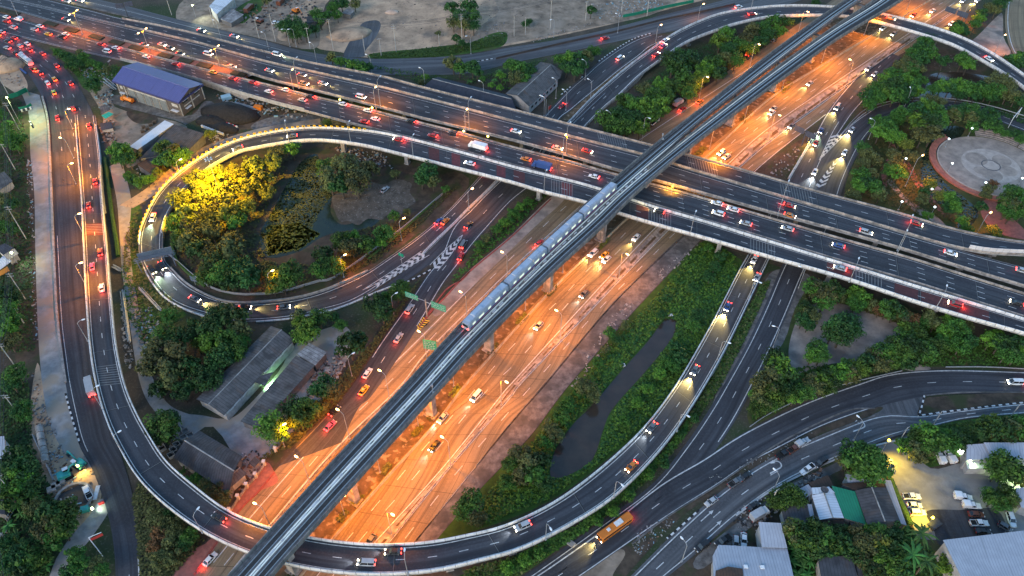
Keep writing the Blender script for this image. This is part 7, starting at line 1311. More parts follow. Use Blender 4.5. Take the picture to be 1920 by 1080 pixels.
# flyover, heading from the right end to the upper left
for kind, c, px, py, w, beam in (('sedan','white',1414,488,'just emerging from under the ramp onto the flyover',('y',2200)), ('sedan','silver',1418,523,'in the right lane at the upper end of the flyover',None), ('sedan','blue',1364,577,'with twin bright lights on the straight of the flyover',('y',4200)), ('sedan','grey',1302,697,'trailing yellow light on the flyover bend',('y',3800)), ('sedan','grey',1220,806,'dark-backed at the bend of the flyover beside the canal',('w',800)), ('sedan','orange',1185,875,'below the lamp on the flyover bend',None), ('suv','silver',981,988,'on the bottom straight of the flyover left of a lamp',('w',700)), ('minivan','silver',688,1057,'beside the railway on the bottom of the flyover',('w',700)), ('sedan','black',738,1036,'in the inner lane right of the railway on the flyover',('w',500))):
    drive(RK, kind, c, px, py, 1 if RK.P(0, .5).x > 0 else -1, w, gK, (1,1), beam, 0)
for kind, c, px, py, w in (('sedan','black',412,972,'on the flyover above the red footpath'), ('sedan','white',192,540,'in the right lane of the rising flyover'), ('sedan','pink',174,503,'in the left lane of the rising flyover'), ('sedan','red',189,473,'passing the rumble band on the flyover'), ('sedan','red',167,388,'left lane beside the lit median lamps'), ('sedan','red',179,340,'right lane beside the third lit lamp')):
    drive(RK, kind, c, px, py, -1, w, gK, (0,1), None, 70)
# queue on the left road at the top
for i, (kind, c, px, py, w) in enumerate((('sedan','white',5,62,'at the very top left of the queue'), ('taxi','lime',3,70,'at the left edge in the queue'), ('sedan','silver',18,67,'beside the white parapet at the top of the queue'), ('sedan','black',19,80,'behind the silver car at the top of the queue'), ('sedan','red',39,78,'close to the white parapet at the top'), ('sedan','silver',5,88,'at the left edge above the bus'), ('sedan','black',22,96,'ahead of the pale bus'), ('hatchback','silver',41,90,'in the middle lane ahead of the bus'), ('sedan','white',62,91,'alone near the green-lit parapet'), ('hatchback','white',37,100,'directly ahead of the pale bus'),
        ('sedan','red',61,99,'slim and bright in the middle of the queue'), ('bus','silver',45,112,'long and pale in the outer lane of the queue'), ('pickup','red',57,127,'right behind the pale bus'), ('taxi','yellow',63,129,'beside the red pickup behind the bus'), ('sedan','red',88,108,'nearest the green wedge'), ('sedan','black',74,136,'last of the outer lane below the bus'), ('sedan','red',110,128,'on the inner lane at the bend'), ('sedan','white',90,157,'in the outer lane below the bend'), ('taxi','yellow',103,150,'pale-topped in the middle lane below the bend'), ('sedan','red',132,155,'by the parapet below the bend'), ('taxi','lime',103,177,'bright green and yellow below the bend'), ('sedan','red',110,230,'left of the first lit lamp'), ('sedan','red',166,228,'right of the first lit lamp'), ('hatchback','red',137,202,'narrow and red just above the first lit lamp'))):
    drive(RW, kind, c, px, py, -1, w, gW, (0,1), None, 60)
drive(RN, 'truck', 'silver', 170, 722, -1, 'beside the flyover edge on the left road', gW, (0,1), None, 40)
# lower right roads
drive(RP, 'bus', 'orange', 1150, 995, 1, 'long and bright on the lower right curved road', 'traffic on the lower right roads', (1,1), ('y', 1500), 60); drive(RP, 'minivan', 'white', 1903, 719, 1, 'at the right edge of the lower right curved road', 'traffic on the lower right roads', (1,1), None, 40)
kerbside = 'parked by the roadside strip'
for kind, c, px, py, hx, hy, w in (('sedan','silver',1333,942,1320,951,'parked alone by the traffic island'), ('pickup','grey',1378,906,1395,895,'in the parked row by the traffic island, nearest the viewer'), ('sedan','black',1397,895,1410,886,'in the parked row between two pickups'), ('pickup','black',1468,853,1482,845,'parked behind a white-topped pickup by the island'), ('box_pickup','silver',1504,832,1518,824,'at the front of the parked row by the island'), ('pickup','brown',1488,843,1500,835,'squeezed behind the silver box pickup by the island'),
        ('pickup','white',1513,882,1500,891,'parked at the kerb by the small tilted awning'), ('suv','black',1538,869,1525,878,'parked ahead of the white pickup by the house row'), ('suv','black',1316,1026,1304,1034,'parked on the service road verge by the corner house'), ('pickup','black',1355,1016,1343,1024,'half hidden beside the corner house fence'), ('sedan','black',1412,950,1424,942,'parked by the white lorry at the verge'), ('box_truck','silver',1422,968,1436,960,'parked on the verge above the corner house'), ('sedan','white',1394,1014,1394,1022,'in the corner house yard'), ('hatchback','silver',1379,1018,1379,1026,'small and pale in the corner house yard')):
    park(kind, c, px, py, hx, hy, w, kerbside)
cp = 'vehicles in the car park'
for kind, c, px, py, hx, hy, w in (('pickup','white',1708,933,1725,933,'with a dark bed, first of the three by the yellow-lit wall'), ('sedan','white',1713,949,1730,950,'middle of the three by the yellow-lit wall'), ('suv','white',1719,963,1736,963,'last of the three by the yellow-lit wall'), ('box_pickup','white',1804,934,1822,936,'mid car park, upper of the pair'), ('box_pickup','white',1820,950,1838,951,'mid car park, lower of the pair'), ('pickup','white',1834,983,1852,983,'with a black bed on the asphalt strip'),
        ('sedan','brown',1829,966,1846,967,'on the asphalt strip above a white pickup'), ('sedan','black',1842,998,1857,999,'at the wall of the big white hall'), ('suv','white',1894,976,1899,990,'parked alone at the right of the asphalt'), ('hatchback','grey',1883,990,1893,996,'beside the lone white car by the big hall'), ('box_pickup','white',1760,858,1755,846,'under trees beside the lit signs, left of the pair'), ('box_pickup','white',1778,857,1771,845,'under trees beside the lit signs, right of the pair'), ('hatchback','silver',1669,874,1672,884,'small and pale in the yellow light by the round tree')):
    park(kind, c, px, py, hx, hy, w, cp)
oth = 'other parked vehicles'
for kind, c, px, py, hx, hy, w, l in (('box_truck','silver',1271,197,1284,188,'parked under trees beside the highway, rear of two',0), ('box_truck','grey',1291,184,1304,175,'parked under trees beside the highway, front of two',0), ('flatbed','white',1226,232,1238,222,'parked beside the highway close to the overpass',0), ('truck','orange',1408,101,1420,92,'parked under the roadside trees north of the decks',1), ('hatchback','silver',1450,77,1462,69,'parked at the northern roadside by the trees',0), ('tanker','orange',241,191,232,188,'parked on the apron before the blue warehouse',0), ('sedan','white',517,44,526,42,'parked beside the dark tree of the top yard',0),
        ('pickup','white',166,925,158,908,'parked beside the round construction pit',0), ('sedan','silver',722,357,728,352,'standing on the gravel mound in the loop',0), ('pickup','grey',447,866,455,858,'parked at the corner of the dark workshop',0), ('truck','brown',468,20,480,8,'rusty among junk in the top yard',0), ('truck','brown',528,6,540,-8,'rusty beyond another in the top yard',0)):
    park(kind, c, px, py, hx, hy, w, oth, .1, (0, l))
# ------------------------------------------------------------------ the train
M_train = mat('silver_train_body', (.34,.38,.46), (.27,.3,.37), rough=.35, scale=.6, metal=.3, coord='obj'); M_troof = mat('train_roof', (.36,.41,.5), (.3,.34,.42), rough=.5, scale=.8, coord='obj')
q0 = qx(RL, 862, 615); tr = thing('commuter_train', 'silver commuter train with a blue and red stripe running on the elevated railway', 'train', tuple(RL.P(q0, .54))); tr.rotation_euler = (0,0,0)
for i in range(4):
    qa = q0+i*22.6; qb = qa+21.9; a, b = RL.P(qa, .54), RL.P(qb, .54); T = (b-a).normalized(); N = Vector((-T.y, T.x, 0)); up = Vector((0,0,1)); L = (b-a).length
    s2 = lambda x, k=1.0, z=0: [tuple(a+T*x+N*(y*k)+up*(h-z*(h > 3))) for y, h in ((-1.5,.9),(-1.58,1.6),(-1.58,3.2),(-1.2,3.95),(1.2,3.95),(1.58,3.2),(1.58,1.6),(1.5,.9))]
    mb = MB(); rings = [s2(0, .9, .3), s2(.8), s2(L-.8), s2(L, .9, .3)]; mb.loft(rings); car = mb.build('carriage', M_train, tr)
    mb = MB(); mb.loft([[tuple(a+T*x+N*y+up*h) for y, h in ((-1.1,3.97),(-.9,4.12),(.9,4.12),(1.1,3.97))] for x in (.9, L-.9)]); mb.build('roof_panel', M_troof, car)
    ang = math.atan2(T.y, T.x)
    for f in (.28, .72): mb = MB(); c_ = a.lerp(b, f)+up*4.3; mb.box(c_, (4.6, 1.7, .4), ang); mb.build('roof_unit', M_troof, car)
    for s in (-1, 1):
        for f in (.12, .3, .5, .7, .88): mb = MB(); c_ = a.lerp(b, f)+N*(s*1.6)+up*2.6; mb.box(c_, (2.6 if f in (.3,.7) else 1.5, .06, .9), ang); mb.build('window', emit('lit_train_window', (.85,.95,.75), .22), car)
        mb = MB(); mb.box(a.lerp(b, .5)+N*(s*1.6)+up*1.75, (L-1.4, .07, .28), ang); mb.build('stripe', mat('blue_train_stripe', (.02,.06,.3)), car); mb = MB(); mb.box(a.lerp(b, .5)+N*(s*1.6)+up*1.4, (L-1.4, .07, .16), ang); mb.build('stripe', mat('red_train_stripe', (.5,.03,.03)), car)
    if i == 0:
        mb = MB(); mb.box(a-T*.03+up*2.7, (.1, 2.1, 1.1), ang); mb.build('windscreen', M_cglass, car)
        for s in (-1, 1): mb = MB(); mb.box(a-T*.05+N*(s*1.05)+up*1.5, (.12, .5, .4), ang); mb.build('taillight', E_tail, car)
# ------------------------------------------------------------------ utility poles and wires
M_pole = mat('concrete_pole', (.4,.39,.37), (.27,.26,.25), scale=1.5, coord='obj')
PPM = {}
def utility_pole(px, py, h, rz, label, arms=2, group='utility poles'):
    k = (h, arms)
    if k not in PPM:
        mb = MB(); mb.tube((0,0,0), (0,0,h), .2, .12, 7); a = mb.mesh('pole', M_pole); L = []
        for i in range(arms):
            mb = MB(); mb.box((0,0,h-.5-1.1*i), (2.2,.14,.14))
            for x in (-.95,-.4,.4,.95): mb.tube((x,0,h-.45-1.1*i), (x,0,h-.15-1.1*i), .05, .05, 5)
            L.append(mb.mesh('crossarm', M_steel))
        PPM[k] = (a, L)
    t = thing('utility_pole', label, 'utility pole', tuple(G(px, py, 0)), rz, group)
    for n, me in [('pole', PPM[k][0])]+[('crossarm', m) for m in PPM[k][1]]: o = bpy.data.objects.new(n, me); COL.objects.link(o); o.parent = t
    return Vector(G(px, py, 0))+Vector((0,0,h))
def wires(label, tops, offs, sag=1.2, r=.05):
    root = thing('power_lines', label, 'power lines', (tops[0].x, tops[0].y, 0))
    for ox, oz in offs:
        mb = MB()
        for a, b in zip(tops, tops[1:]):
            n = Vector((-(b-a).y, (b-a).x, 0)).normalized()*ox; pts = [a.lerp(b, k/6)+n+Vector((0,0,oz-sag*4*(k/6)*(1-k/6))) for k in range(7)]; mb.path(pts, r, 4)
        mb.build('wire', M_dark_steel, root)
LPt = [utility_pole(px, py, h, .1, f'concrete utility pole along the left edge, {ord_word(i+1)} from the top', a, 'utility poles along the left edge') for i, (px, py, h, a) in enumerate(((16,178,15,3),(37,245,15,2),(30,320,14,1),(50,449,17,2),(49,563,14,2),(46,607,8,1),(34,694,14,2),(34,775,10,2),(33,934,14,2),(20,1020,13,1)))]
wires('bundle of thin power lines running down the left edge over the trees', [G(38,60,13)]+[LPt[i] for i in (0,1,3,4,6,8,9)]+[G(0,1130,13)], ((-.9,0),(-.3,.2),(.4,0),(1.0,-.8),(-.6,-1.2)))
TPt = [utility_pole(px, py, h, .2, f'slender concrete utility pole along the top roadside, {ord_word(i+1)} from the left', a, 'utility poles along the top roadside') for i, (px, py, h, a) in enumerate(((322,28,13,2),(402,50,13,1),(486,72,11,1),(517,78,16,2),(582,92,12,1),(625,93,17,2),(684,97,9,0),(715,105,10,1),(743,98,16,3),(824,87,7,0),(867,87,18,3),(964,68,12,0),(985,65,10,0),(1032,55,17,1),(1098,38,11,1),(1165,25,13,1),(1213,30,12,1),(1408,17,10,0)))]
wires('thin power lines strung along the top roadside', [TPt[i] for i in (0,1,3,5,8,10,13,15,16)], ((-.8,0),(0,.1),(.8,0),(0,-1.4)))
wires('pair of thin cables along the service road verge', [utility_pole(px, py, 9, .6, f'leaning-free concrete pole on the service road verge, {ord_word(i+1)} from the left', 1, 'poles by the service road') for i, (px, py) in enumerate(((1443,948),(1578,868),(1683,832),(1745,803),(1888,790)))], ((-.5,0),(.5,0)), .5)
# ------------------------------------------------------------------ floodlights that really stand in the place
def flood(px, py, h, aim, label, energy, color, cone=110, glow=None, z=0):
    p = G(px, py, z); q = G(*aim, 0); t = thing('floodlight', label, 'floodlight', tuple(p)); mb = MB(); mb.tube(p, p+Vector((0,0,h)), .09, .07, 6); mb.build('pole', M_steel, t)
    d = (q-(p+Vector((0,0,h)))).normalized(); mb = MB(); mb.box(p+Vector((0,0,h))+d*.2, (.6,.6,.45), math.atan2(d.y, d.x)); mb.build('lamp_head', emit('flood_glow_%d' % int(color[1]*100), tuple(min(1, c*1.1) for c in color), 5), t)
    light('SPOT', t, tuple(Vector((0,0,h-.3))+d*.9), energy, color, cone, 1, .3, d); return t
flood(1652,848,7,(1690,905),'yellow floodlight at the car park gate by the big round tree',5200,(1.0,.66,.04),140)
flood(1735,990,6,(1712,960),'yellow floodlight by the palms at the lower corner of the car park',3200,(1.0,.68,.04),140)
flood(1806,880,5,(1830,895),'greenish floodlight under the long hall lighting the car park',5200,(.72,1.0,.45),140)
flood(1918,905,5,(1890,905),'greenish floodlight beside the plants at the right of the car park',2200,(.7,1.0,.45),140)
flood(500,732,3.4,(512,722),'green work light in the alley between the long sheds',2600,(.4,1.0,.45),150); flood(430,778,3.2,(425,792),'green work light at the lower corner of the left long shed',500,(.5,1.0,.4),150)
flood(367,32,7,(400,45),'bright white floodlight beside the pale store at the top',2600,(.8,1.0,.85),130)
flood(34,495,6,(70,500),'greenish yard light by the roadside house at the left edge',1100,(.75,1.0,.7),140)
flood(40,235,15,(80,235),'greenish construction floodlight by the netted trench at the upper left',8500,(.8,.95,.36),150)
flood(178,962,2.6,(195,950),'glaring white-green work light by the construction pit',350,(.75,1.0,.8),120); flood(152,882,3,(160,895),'yellow work light between the two teal excavators',900,(1.0,.7,.15),150)
flood(1513,268,4,(1520,285),'bright yellow lamp under the dark butterfly gantry',1400,(1.0,.6,.08),150)
flood(1258,366,4.5,(1262,352),'orange lamp on the front overpass right beside the railway crossing',3600,(1.0,.4,.02),170,None,8.7)
for px, py in ((640,199),(700,214),(870,258),(915,268)):
    t = flood(px, py+5, 5.2, (px+6, py+12), f'yellow lamp under the open gap between the decks, {["first","second","third","fourth"][((640,700,870,915).index(px))]} from the left', 2600, (1.0,.72,.12), 170)
# ------------------------------------------------------------------ roadside wall with lamp pillars by the workshop
gate = [(432,961),(448,936),(464,914),(481,895),(497,872),(518,847),(534,825)]
for i, (px, py) in enumerate(gate):
    p = G(px, py, .1); t = thing('fence_pillar', f'cream fence pillar with a lamp cap on the red footpath wall, {ord_word(i+1)} from the flyover', 'pillar', tuple(p), 0, 'fence pillars by the red footpath'); mb = MB(); mb.box(p+Vector((0,0,1.1)), (.7,.7,2.2)); mb.build('shaft', mat('cream_pillar', (.6,.5,.38), (.45,.37,.28)), t)
    mb = MB(); mb.box(p+Vector((0,0,2.35)), (.95,.95,.3)); mb.build('cap', M_white_par, t)
for i in range(6):
    if i == 4: continue
    a, b = G(*gate[i], .1), G(*gate[i+1], .1); d = b-a; mb = MB(); c = (a+b)/2; mb.box((c.x, c.y, .5), (d.length-1, .2, .9), math.atan2(d.y, d.x)); mb.box((c.x, c.y, 1.3), (d.length-1, .08, .08), math.atan2(d.y, d.x)); o = mb.build('boundary_wall', M_conc_pink); tag(o, f'low wall panel between fence pillars on the red footpath, {ord_word(i+1)} from the flyover', 'wall', 'wall panels by the red footpath')
# ------------------------------------------------------------------ excavators and site plant
M_teal = paint_mat('teal'); M_ylw = paint_mat('yellow')
def excavator(px, py, rz, c, label, up=.9):
    t = thing('excavator', label, 'excavator', tuple(G(px, py, .1)), rz); pm = paint_mat(c)
    def P(n, mb, m): o = mb.build(n, m, None); o.parent = t; return o
    for s in (-1, 1):
        mb = MB(); y0, y1 = s*1.0, s*1.6; ring = [(-1.9,.5),(-1.6,.05),(1.6,.05),(1.9,.5),(1.6,.9),(-1.6,.9)]; mb.loft([[(x, y0, z) for x, z in ring], [(x, y1, z) for x, z in ring]]); P('track', mb, M_tyre)
    mb = MB(); mb.tube((0,0,.7), (0,0,1.1), .8, .8, 12); mb.loft([[(-2.3,-1.3,1.1),(-2.3,1.3,1.1),(-2.2,1.2,2.1),(-2.2,-1.2,2.1)], [(-.2,-1.35,1.1),(-.2,1.35,1.1),(-.3,1.3,2.2),(-.3,-1.3,2.2)], [(1.3,-1.35,1.1),(1.3,1.35,1.1),(1.2,1.3,1.6),(1.2,-1.3,1.6)]]); P('house', mb, pm)
    mb = MB(); mb.box((.5,.75,1.95), (1.5,1.0,1.6)); P('cab', mb, M_cglass); mb = MB(); mb.box((.5,.75,2.8), (1.6,1.1,.12)); P('cab_roof', mb, M_white_steel)
    a, b, c_ = Vector((.8,-.3,1.6)), Vector((3.6,-.3,3.6+up)), Vector((5.4,-.3,1.6)); m_ = a.lerp(b, .55)+Vector((-.3,0,.7))
    mb = MB(); mb.path([a, m_, b], .24, 6); P('boom', mb, pm); mb = MB(); mb.path([b, c_], .18, 6); P('stick', mb, pm)
    mb = MB(); mb.loft([[(5.1,-.75,1.7),(5.1,.15,1.7),(5.7,.15,1.5),(5.7,-.75,1.5)], [(4.7,-.75,.7),(4.7,.15,.7),(5.3,.15,.5),(5.3,-.75,.5)]]); P('bucket', mb, M_dark_steel); return t
excavator(150, 872, 2.6, 'teal', 'teal excavator with pale cab at the edge of the left road, right of the pair'); excavator(126, 893, .6, 'teal', 'teal excavator beside the construction pit, left of the pair')
excavator(487, 42, 2.6, 'brown', 'brownish excavator digging in the top yard near a white car'); excavator(556, 24, -.7, 'orange', 'yellow-orange backhoe on the cleared ground of the top yard', .3)
pc = G(139, 937, 0)
mb = MB(); n = 28
for k in range(n):
    a, b = 2*math.pi*k/n, 2*math.pi*(k+1)/n; f = lambda r, t, z: (pc.x+r*math.cos(t), pc.y+r*math.sin(t), z)
    mb.poly([f(4.9,a,.75), f(5.6,a,.75), f(5.6,b,.75), f(4.9,b,.75)]); mb.poly([f(5.6,a,0), f(5.6,b,0), f(5.6,b,.75), f(5.6,a,.75)]); mb.poly([f(4.9,b,.1), f(4.9,a,.1), f(4.9,a,.75), f(4.9,b,.75)])
o = mb.build('shaft_ring', M_conc); tag(o, 'round concrete construction shaft ring beside the lower left road', 'shaft')
disc('shaft_floor', pc.x, pc.y, 4.95, .13, mat('dark_shaft_floor', (.05,.05,.05), (.03,.03,.03)))
def pipes(px, py, hx, hy, n, r, label, m=M_conc):
    for i in range(n):
        a = G(px+(hx-px)*i/n, py+(hy-py)*i/n, r); b = G(px+(hx-px)*(i+.9)/n, py+(hy-py)*(i+.9)/n, r); mb = MB(); mb.tube(a, b, r, r, 12); o = mb.build('concrete_pipe', m); tag(o, f'{label}, {ord_word(i+1)} from the top', 'pipe', 'concrete pipes')
pipes(73, 800, 86, 868, 5, 1.1, 'big grey concrete pipe on the dirt left of the road'); 
def slab_box(name, label, cat, px, py, dims, rz, m, z=0.05, group=None): p = G(px, py, z); mb = MB(); mb.box((p.x, p.y, z+dims[2]/2), dims, rz); o = mb.build(name, m); return tag(o, label, cat, group)
for i, (px, py) in enumerate(((99,920),(107,912),(116,905))): slab_box('concrete_block', f'square concrete block beside the round pit, {ord_word(i+1)} from the left', 'block', px, py, (2.4,2,1.2), .5, M_conc, group='concrete blocks by the pit')
slab_box('timber_beam', 'long brown timber beam lying above the round pit', 'beam', 122, 921, (9,.5,.5), .62, M_wood); slab_box('timber_beam', 'brown timber beam lying below the round pit', 'beam', 158, 948, (5,.5,.5), .5, M_wood)
slab_box('gas_cage', 'teal cage of cylinders by the work light at the pit', 'cage', 161, 957, (2.2,1.6,1.4), .3, M_teal); slab_box('steel_grating', 'pale steel grating lying on the road edge by the pit', 'grating', 181, 924, (1.2,4.6,.25), .12, M_white_steel); slab_box('barrier_board', 'red barrier board standing by the lit pit', 'barrier', 191, 945, (1.6,.3,1.1), .5, paint_mat('red'))
slab_box('water_tank', 'dark open water tank trailer beside the palms in the car park', 'tank', 1751, 985, (3.6,2.2,1.1), .5, M_dark_steel)
slab_box('caravan_shell', 'white box trailer shell on the gravel mound shore', 'trailer', 730, 361, (2.0,4.2,1.4), 2.6, M_white_steel) if False else None
slab_box('ticket_booth', 'small pale booth at the yellow-lit car park wall', 'booth', 1671, 869, (1.8,1.6,2.0), .4, M_white_steel) if False else None
p = G(1544, 922, 5.4); t = thing('satellite_dish', 'round grey satellite dish on the white roof extension', 'dish', tuple(p)); mb = MB(); rg = [[(p.x+r*math.cos(a), p.y+r*math.sin(a), p.z+.9+z) for a in np.linspace(0, 2*math.pi, 14, False)] for r, z in ((.15,0),(.7,.1),(1.15,.35),(1.1,.38),(.6,.16))]; mb.loft(rg); mb.build('bowl', M_dark_grey, t); mb = MB(); mb.tube(p, p+Vector((0,0,.9)), .07); mb.build('mount', M_steel, t)
for i, (px, py) in enumerate(((1398,1063),(1429,1064))): slab_box('roof_skylight', f'small white skylight box on the wide pale roof, {["left","right"][i]} of two', 'skylight', px, py, (1.1,.9,.4), 0, M_white_steel, 5.9)
for i, (px, py) in enumerate(((1257,592),(1167,686))): slab_box('float', ('small white float at the upper end of the canal', 'small white float in the middle of the canal')[i], 'float', px, py, (1.8,1.0,.5), .3*i, M_white_steel, .08)
slab_box('billboard', 'pale notice board lying on the grass beside the flyover foot', 'board', 1064, 1015, (1.6,4.6,.5), .9, M_conc)
# dark material heaps with white block walls by the warehouse
M_coal = mat('dark_coal_heap', (.03,.028,.027), (.014,.013,.013), scale=1.2, rough=1, bump=.6, detail=12)
def heap(px, py, rx, ry, h, rz, label, m, name='heap'):
    p = G(px, py, 0); mb = MB(); n = 22; rs = random.Random(int(px)); rings = []
    for e, zz in ((1,0),(.82,.34),(.6,.68),(.34,.92),(.05,1)): rings.append([(p.x+(rx*e*math.cos(a)*math.cos(rz)-ry*e*math.sin(a)*math.sin(rz))*rs.uniform(.93,1.07), p.y+(rx*e*math.cos(a)*math.sin(rz)+ry*e*math.sin(a)*math.cos(rz))*rs.uniform(.93,1.07), h*zz*rs.uniform(.93,1.07)) for a in np.linspace(0, 2*math.pi, n, False)])
    mb.loft(rings); o = mb.build(name, m, None, True); tag(o, label, 'heap')
heap(432,214,15,8,4.5,-.3,'largest black heap of crushed material beside the warehouse',M_coal); heap(400,230,9,5,2.6,-.4,'smaller black heap nearest the warehouse apron',M_coal); heap(420,241,8,4,2.2,-.3,'low black heap beside the loop ramp',M_coal); heap(15,125,9,7,4,.2,'grey sand heap in the corner left of the queueing traffic',M_sand); heap(655,64,12,8,2,.3,'low sandy rise on the dirt lot',M_sand); heap(735,23,4,2.6,1.2,0,'small pinkish sand heap on the dirt lot',mat('pink_sand', (.5,.36,.28), (.36,.26,.2)))
def blocks(label, a, b, n, m1, m2):
    A, B = G(*a, .05), G(*b, .05); d = (B-A)/n; t = thing('block_wall', label, 'wall', tuple(A))
    for i in range(n): c = A+d*(i+.5); mb = MB(); mb.box((c.x, c.y, .6), (d.length*.8,.7,1.1), math.atan2(d.y, d.x)); mb.build('block', m1 if i % 2 else m2, t)
blocks('row of red and white blocks before the black heap', (390,220), (446,241), 16, M_white_par, paint_mat('red')); blocks('row of white blocks at the foot of the smaller heap', (378,238), (420,254), 11, M_white_par, M_white_par); blocks('row of white blocks in the netted trench at the upper left', (36,211), (60,204), 6, M_white_par, M_dark_steel); blocks('row of white blocks below the netted trench', (56,228), (62,240), 5, M_white_par, M_dark_steel)
def net(label, pts, h, m): o = px_sweep(pts, [(-.05,0),(-.05,h),(.05,h),(.05,0)], 0, 2).build('net_fence', m); tag(o, label, 'net fence')
M_net = mat('green_netting', (.01,.2,.12), (.008,.13,.08), scale=2)
net('green net fence round the trench at the upper left', [(18,186),(36,180),(52,172),(56,180)], 2.4, M_net); net('lower green net fence of the trench at the upper left', [(36,206),(50,204),(60,198)], 1.5, M_net); net('long green net fence along the rubble at the top', [(1168,33),(1190,29),(1225,21),(1260,13),(1300,5)], 1.8, M_net)
slab_box('blue_pipe', 'pale blue pipe lying at the bend left of the queue', 'pipe', 44, 134, (7,.7,.6), -.75, paint_mat('blue'))
slab_box('blue_skip', 'pale blue tarpaulin heap beside the black heaps', 'tarpaulin', 425, 185, (4.5,3,1.6), .5, mat('pale_blue_tarp', (.25,.42,.52), (.18,.3,.38)))
slab_box('orange_machine', 'orange machine half hidden behind the panel wall', 'machine', 485, 204, (4,2,1.6), -.3, paint_mat('orange'))
# leaning posts, scaffolding bundles
def bundle(label, px, py, hx, hy, n, spread, m=M_steel, name='pipe_stack'):
    rs = random.Random(int(px*7+py)); t = thing(name, label, 'pipe stack', tuple(G(px, py, 0)))
    for i in range(n):
        ox, oy = rs.uniform(-spread, spread), rs.uniform(-spread, spread)*.6; a, b = G(px+ox, py+oy, rs.uniform(.15,1.0)), G(hx+ox*.8+rs.uniform(-2,2), hy+oy, rs.uniform(.15,1.0)); mb = MB(); mb.tube(a, b, .13, .13, 5); mb.build('pipe', m, t)
bundle('stack of pale pipes between the flyover and the lane, upper stack', 212, 498, 226, 506, 9, 5); bundle('long stack of pale pipes between the flyover and the lane', 228, 545, 240, 640, 10, 5); bundle('stack of pale pipes below the loop gantry', 262, 540, 300, 580, 9, 5); bundle('rows of grey pipes in the yard beside the warehouse', 195, 150, 215, 165, 8, 6); bundle('stack of grey posts by the left pit road', 62, 815, 100, 900, 3, 2)
bundle('rack of steel frames beside the blue tarpaulin', 440, 195, 478, 205, 10, 7)
# ------------------------------------------------------------------ rubble and litter
M_rub = [mat('pale_rubble', (.36,.34,.32), (.22,.2,.19), scale=2), mat('grey_rubble', (.2,.19,.185), (.12,.115,.11), scale=2), mat('brown_rubble', (.2,.12,.08), (.12,.07,.05), scale=2), mat('blue_litter', (.2,.34,.42), (.14,.24,.3), scale=2), mat('dark_junk', (.04,.04,.042), (.022,.022,.024), scale=2)]
def rubble(poly, n, smax, seed, mats_=(0,1,1,2,4), zmax=.5):
    rnd = random.Random(seed); mb = MB()
    for x, y in scatter(poly, n, rnd):
        s = rnd.uniform(.12, smax*.7); mb.box((x, y, s*.3), (s*rnd.uniform(.5,2.2), s*rnd.uniform(.4,1.2), s*rnd.uniform(.3,.9)), rnd.uniform(0,6.28), rnd.uniform(-.35,.35), rnd.choice(mats_))
    o = mb.build('rubble', M_rub); tag(o, None, None, None, 'stuff')
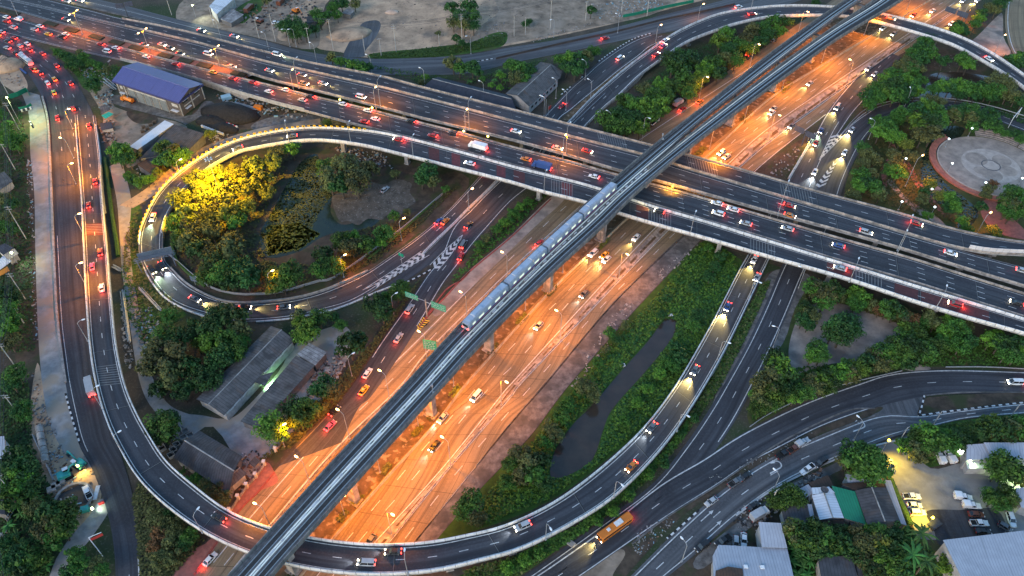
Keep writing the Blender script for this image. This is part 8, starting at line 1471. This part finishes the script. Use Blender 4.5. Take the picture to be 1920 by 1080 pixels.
for i, (pl, n, s, ms) in enumerate((([(145,135),(205,115),(215,145),(170,165)], 170, 1.3, (0,0,1,2,3)), ([(178,175),(210,165),(213,205),(190,215)], 110, 1.4, (0,1,1,3,4)), ([(185,230),(212,225),(218,265),(192,268)], 90, 1.5, (0,1,2,4)), ([(395,175),(500,190),(590,215),(540,225),(430,200)], 190, 1.4, (0,0,1,2,3,4)), ([(600,270),(720,285),(740,320),(690,310)], 200, 1.2, (0,0,1,3,4,2)), ([(628,375),(700,345),(770,350),(755,398),(690,412),(640,412)], 260, .3, (0,1,1)), ([(1100,10),(1260,-10),(1240,18),(1130,40)], 240, 1.2, (0,0,1,3)), ([(850,50),(960,40),(930,80),(860,85)], 160, .9, (0,1,1)),
        ([(420,15),(600,-10),(580,60),(480,62)], 260, 1.6, (1,2,4,4,0)), ([(700,-20),(1000,-30),(980,40),(760,60)], 160, .7, (1,4,1)), ([(590,690),(640,655),(650,690),(600,745),(575,745)], 220, 1.5, (0,1,1,4,2)), ([(250,590),(280,570),(300,615),(275,660),(262,650)], 170, 1.3, (0,0,1,2,3)), ([(225,560),(238,560),(250,690),(236,690)], 110, 1.2, (0,1,1)), ([(1175,1010),(1250,965),(1270,975),(1200,1045)], 150, .6, (0,1,1,4,2,3)), ([(1320,900),(1500,815),(1540,810),(1350,910)], 110, .5, (0,1)), ([(1395,985),(1480,915),(1540,880),(1545,895),(1480,945),(1430,985)], 190, 1.3, (0,1,2,4,4)),
        ([(1365,965),(1440,925),(1450,975),(1400,1015)], 100, 1.0, (0,1,4)), ([(60,690),(95,790),(120,850),(90,880),(60,800)], 190, 1.0, (0,1,1,2)), ([(90,850),(160,850),(175,890),(160,960),(100,940)], 130, .9, (0,1,3,2)), ([(50,300),(60,300),(72,640),(58,640)], 150, .9, (0,1,3)), ([(5,110),(40,140),(50,170),(10,150)], 60, 1.0, (0,1,2)), ([(1440,310),(1500,270),(1490,320),(1450,335)], 60, 1.0, (0,1)), ([(1140,600),(1180,560),(1195,575),(1120,690),(1080,730),(1070,725)], 120, 1.0, (0,0,1)), ([(1230,510),(1310,455),(1315,460),(1240,530)], 70, .8, (0,1)), ([(320,800),(345,800),(330,850),(318,840)], 60, 1.4, (0,4,1)), ([(430,860),(490,840),(490,880),(450,930)], 90, 1.0, (0,4,2)), ([(240,300),(320,305),(300,340),(260,340)], 70, 1.1, (0,1,2,3)), ([(385,255),(430,250),(425,275),(400,275)], 90, 1.1, (0,0,2)), ([(1700,100),(1850,100),(1850,135),(1750,135)], 60, .7, (1,1)), ([(1000,70),(1120,40),(1100,50),(1000,80)], 80, .8, (0,1)))):
    rubble(pl, n, s, 200+i, ms)
# concrete crates and pallets
for i, (px, py) in enumerate(((270,240),(277,243),(283,236),(290,231),(268,248))): slab_box('pallet_stack', f'stack of brown pallets beside the white-roofed strip shed, {ord_word(i+1)} from the left', 'pallets', px, py, (1.6,1.2,1.2), .6, M_wood, group='pallet stacks by the shed')
for i, (px, py) in enumerate(((348,810),(358,818),(345,822),(332,835),(326,845),(322,855),(305,842))):
    p = G(px, py, 0); t = thing('concrete_crate', f'open concrete crate beside the dark workshop, {ord_word(i+1)} along the upper wall', 'crate', tuple(p), .7, 'concrete crates by the workshop')
    for dx, dy, w, d in ((-.9,0,.2,2),(.9,0,.2,2),(0,-.9,1.6,.2),(0,.9,1.6,.2)): mb = MB(); mb.box((dx,dy,.5), (w,d,1)); o = mb.build('side', M_conc, None); o.parent = t
# lily raft of a dead tree branch, park benches left out where unseen
for i, (px, py) in enumerate(((5,1010),(25,960))):
    t = thing('steel_frame_fence', f'pale steel frame fence in the plants at the lower left, {["lower","upper"][i]} one', 'fence', tuple(G(px, py, 0))); a, b = G(px-8, py+20, 0), G(px+14, py-18, 0)
    for k in range(6): mb = MB(); c = a.lerp(b, k/5); mb.tube(c, c+Vector((0,0,2.4)), .1); mb.build('post', M_steel, t)
    mb = MB(); mb.tube(a+Vector((0,0,2.2)), b+Vector((0,0,2.2)), .09); mb.tube(a+Vector((0,0,1)), b+Vector((0,0,1)), .09); mb.build('rails', M_steel, t)
# lit welcome signs at the foot of the hall
for i in range(6):
    a, b = G(1795+i*3.4, 848+i*4.2, .1), G(1806+i*2.6, 846+i*4.4, .1); c = (a+b)/2; mb = MB(); mb.box((c.x, c.y, .9), ((b-a).length, .3, 1.3), .1); o = mb.build('lit_panel', emit('pale_sign_glow', (.95,1.0,.85), 2.2)); tag(o, f'glowing white panel in the stack beside the long hall, {ord_word(i+1)} from the top', 'lit panel', 'glowing panels by the hall')
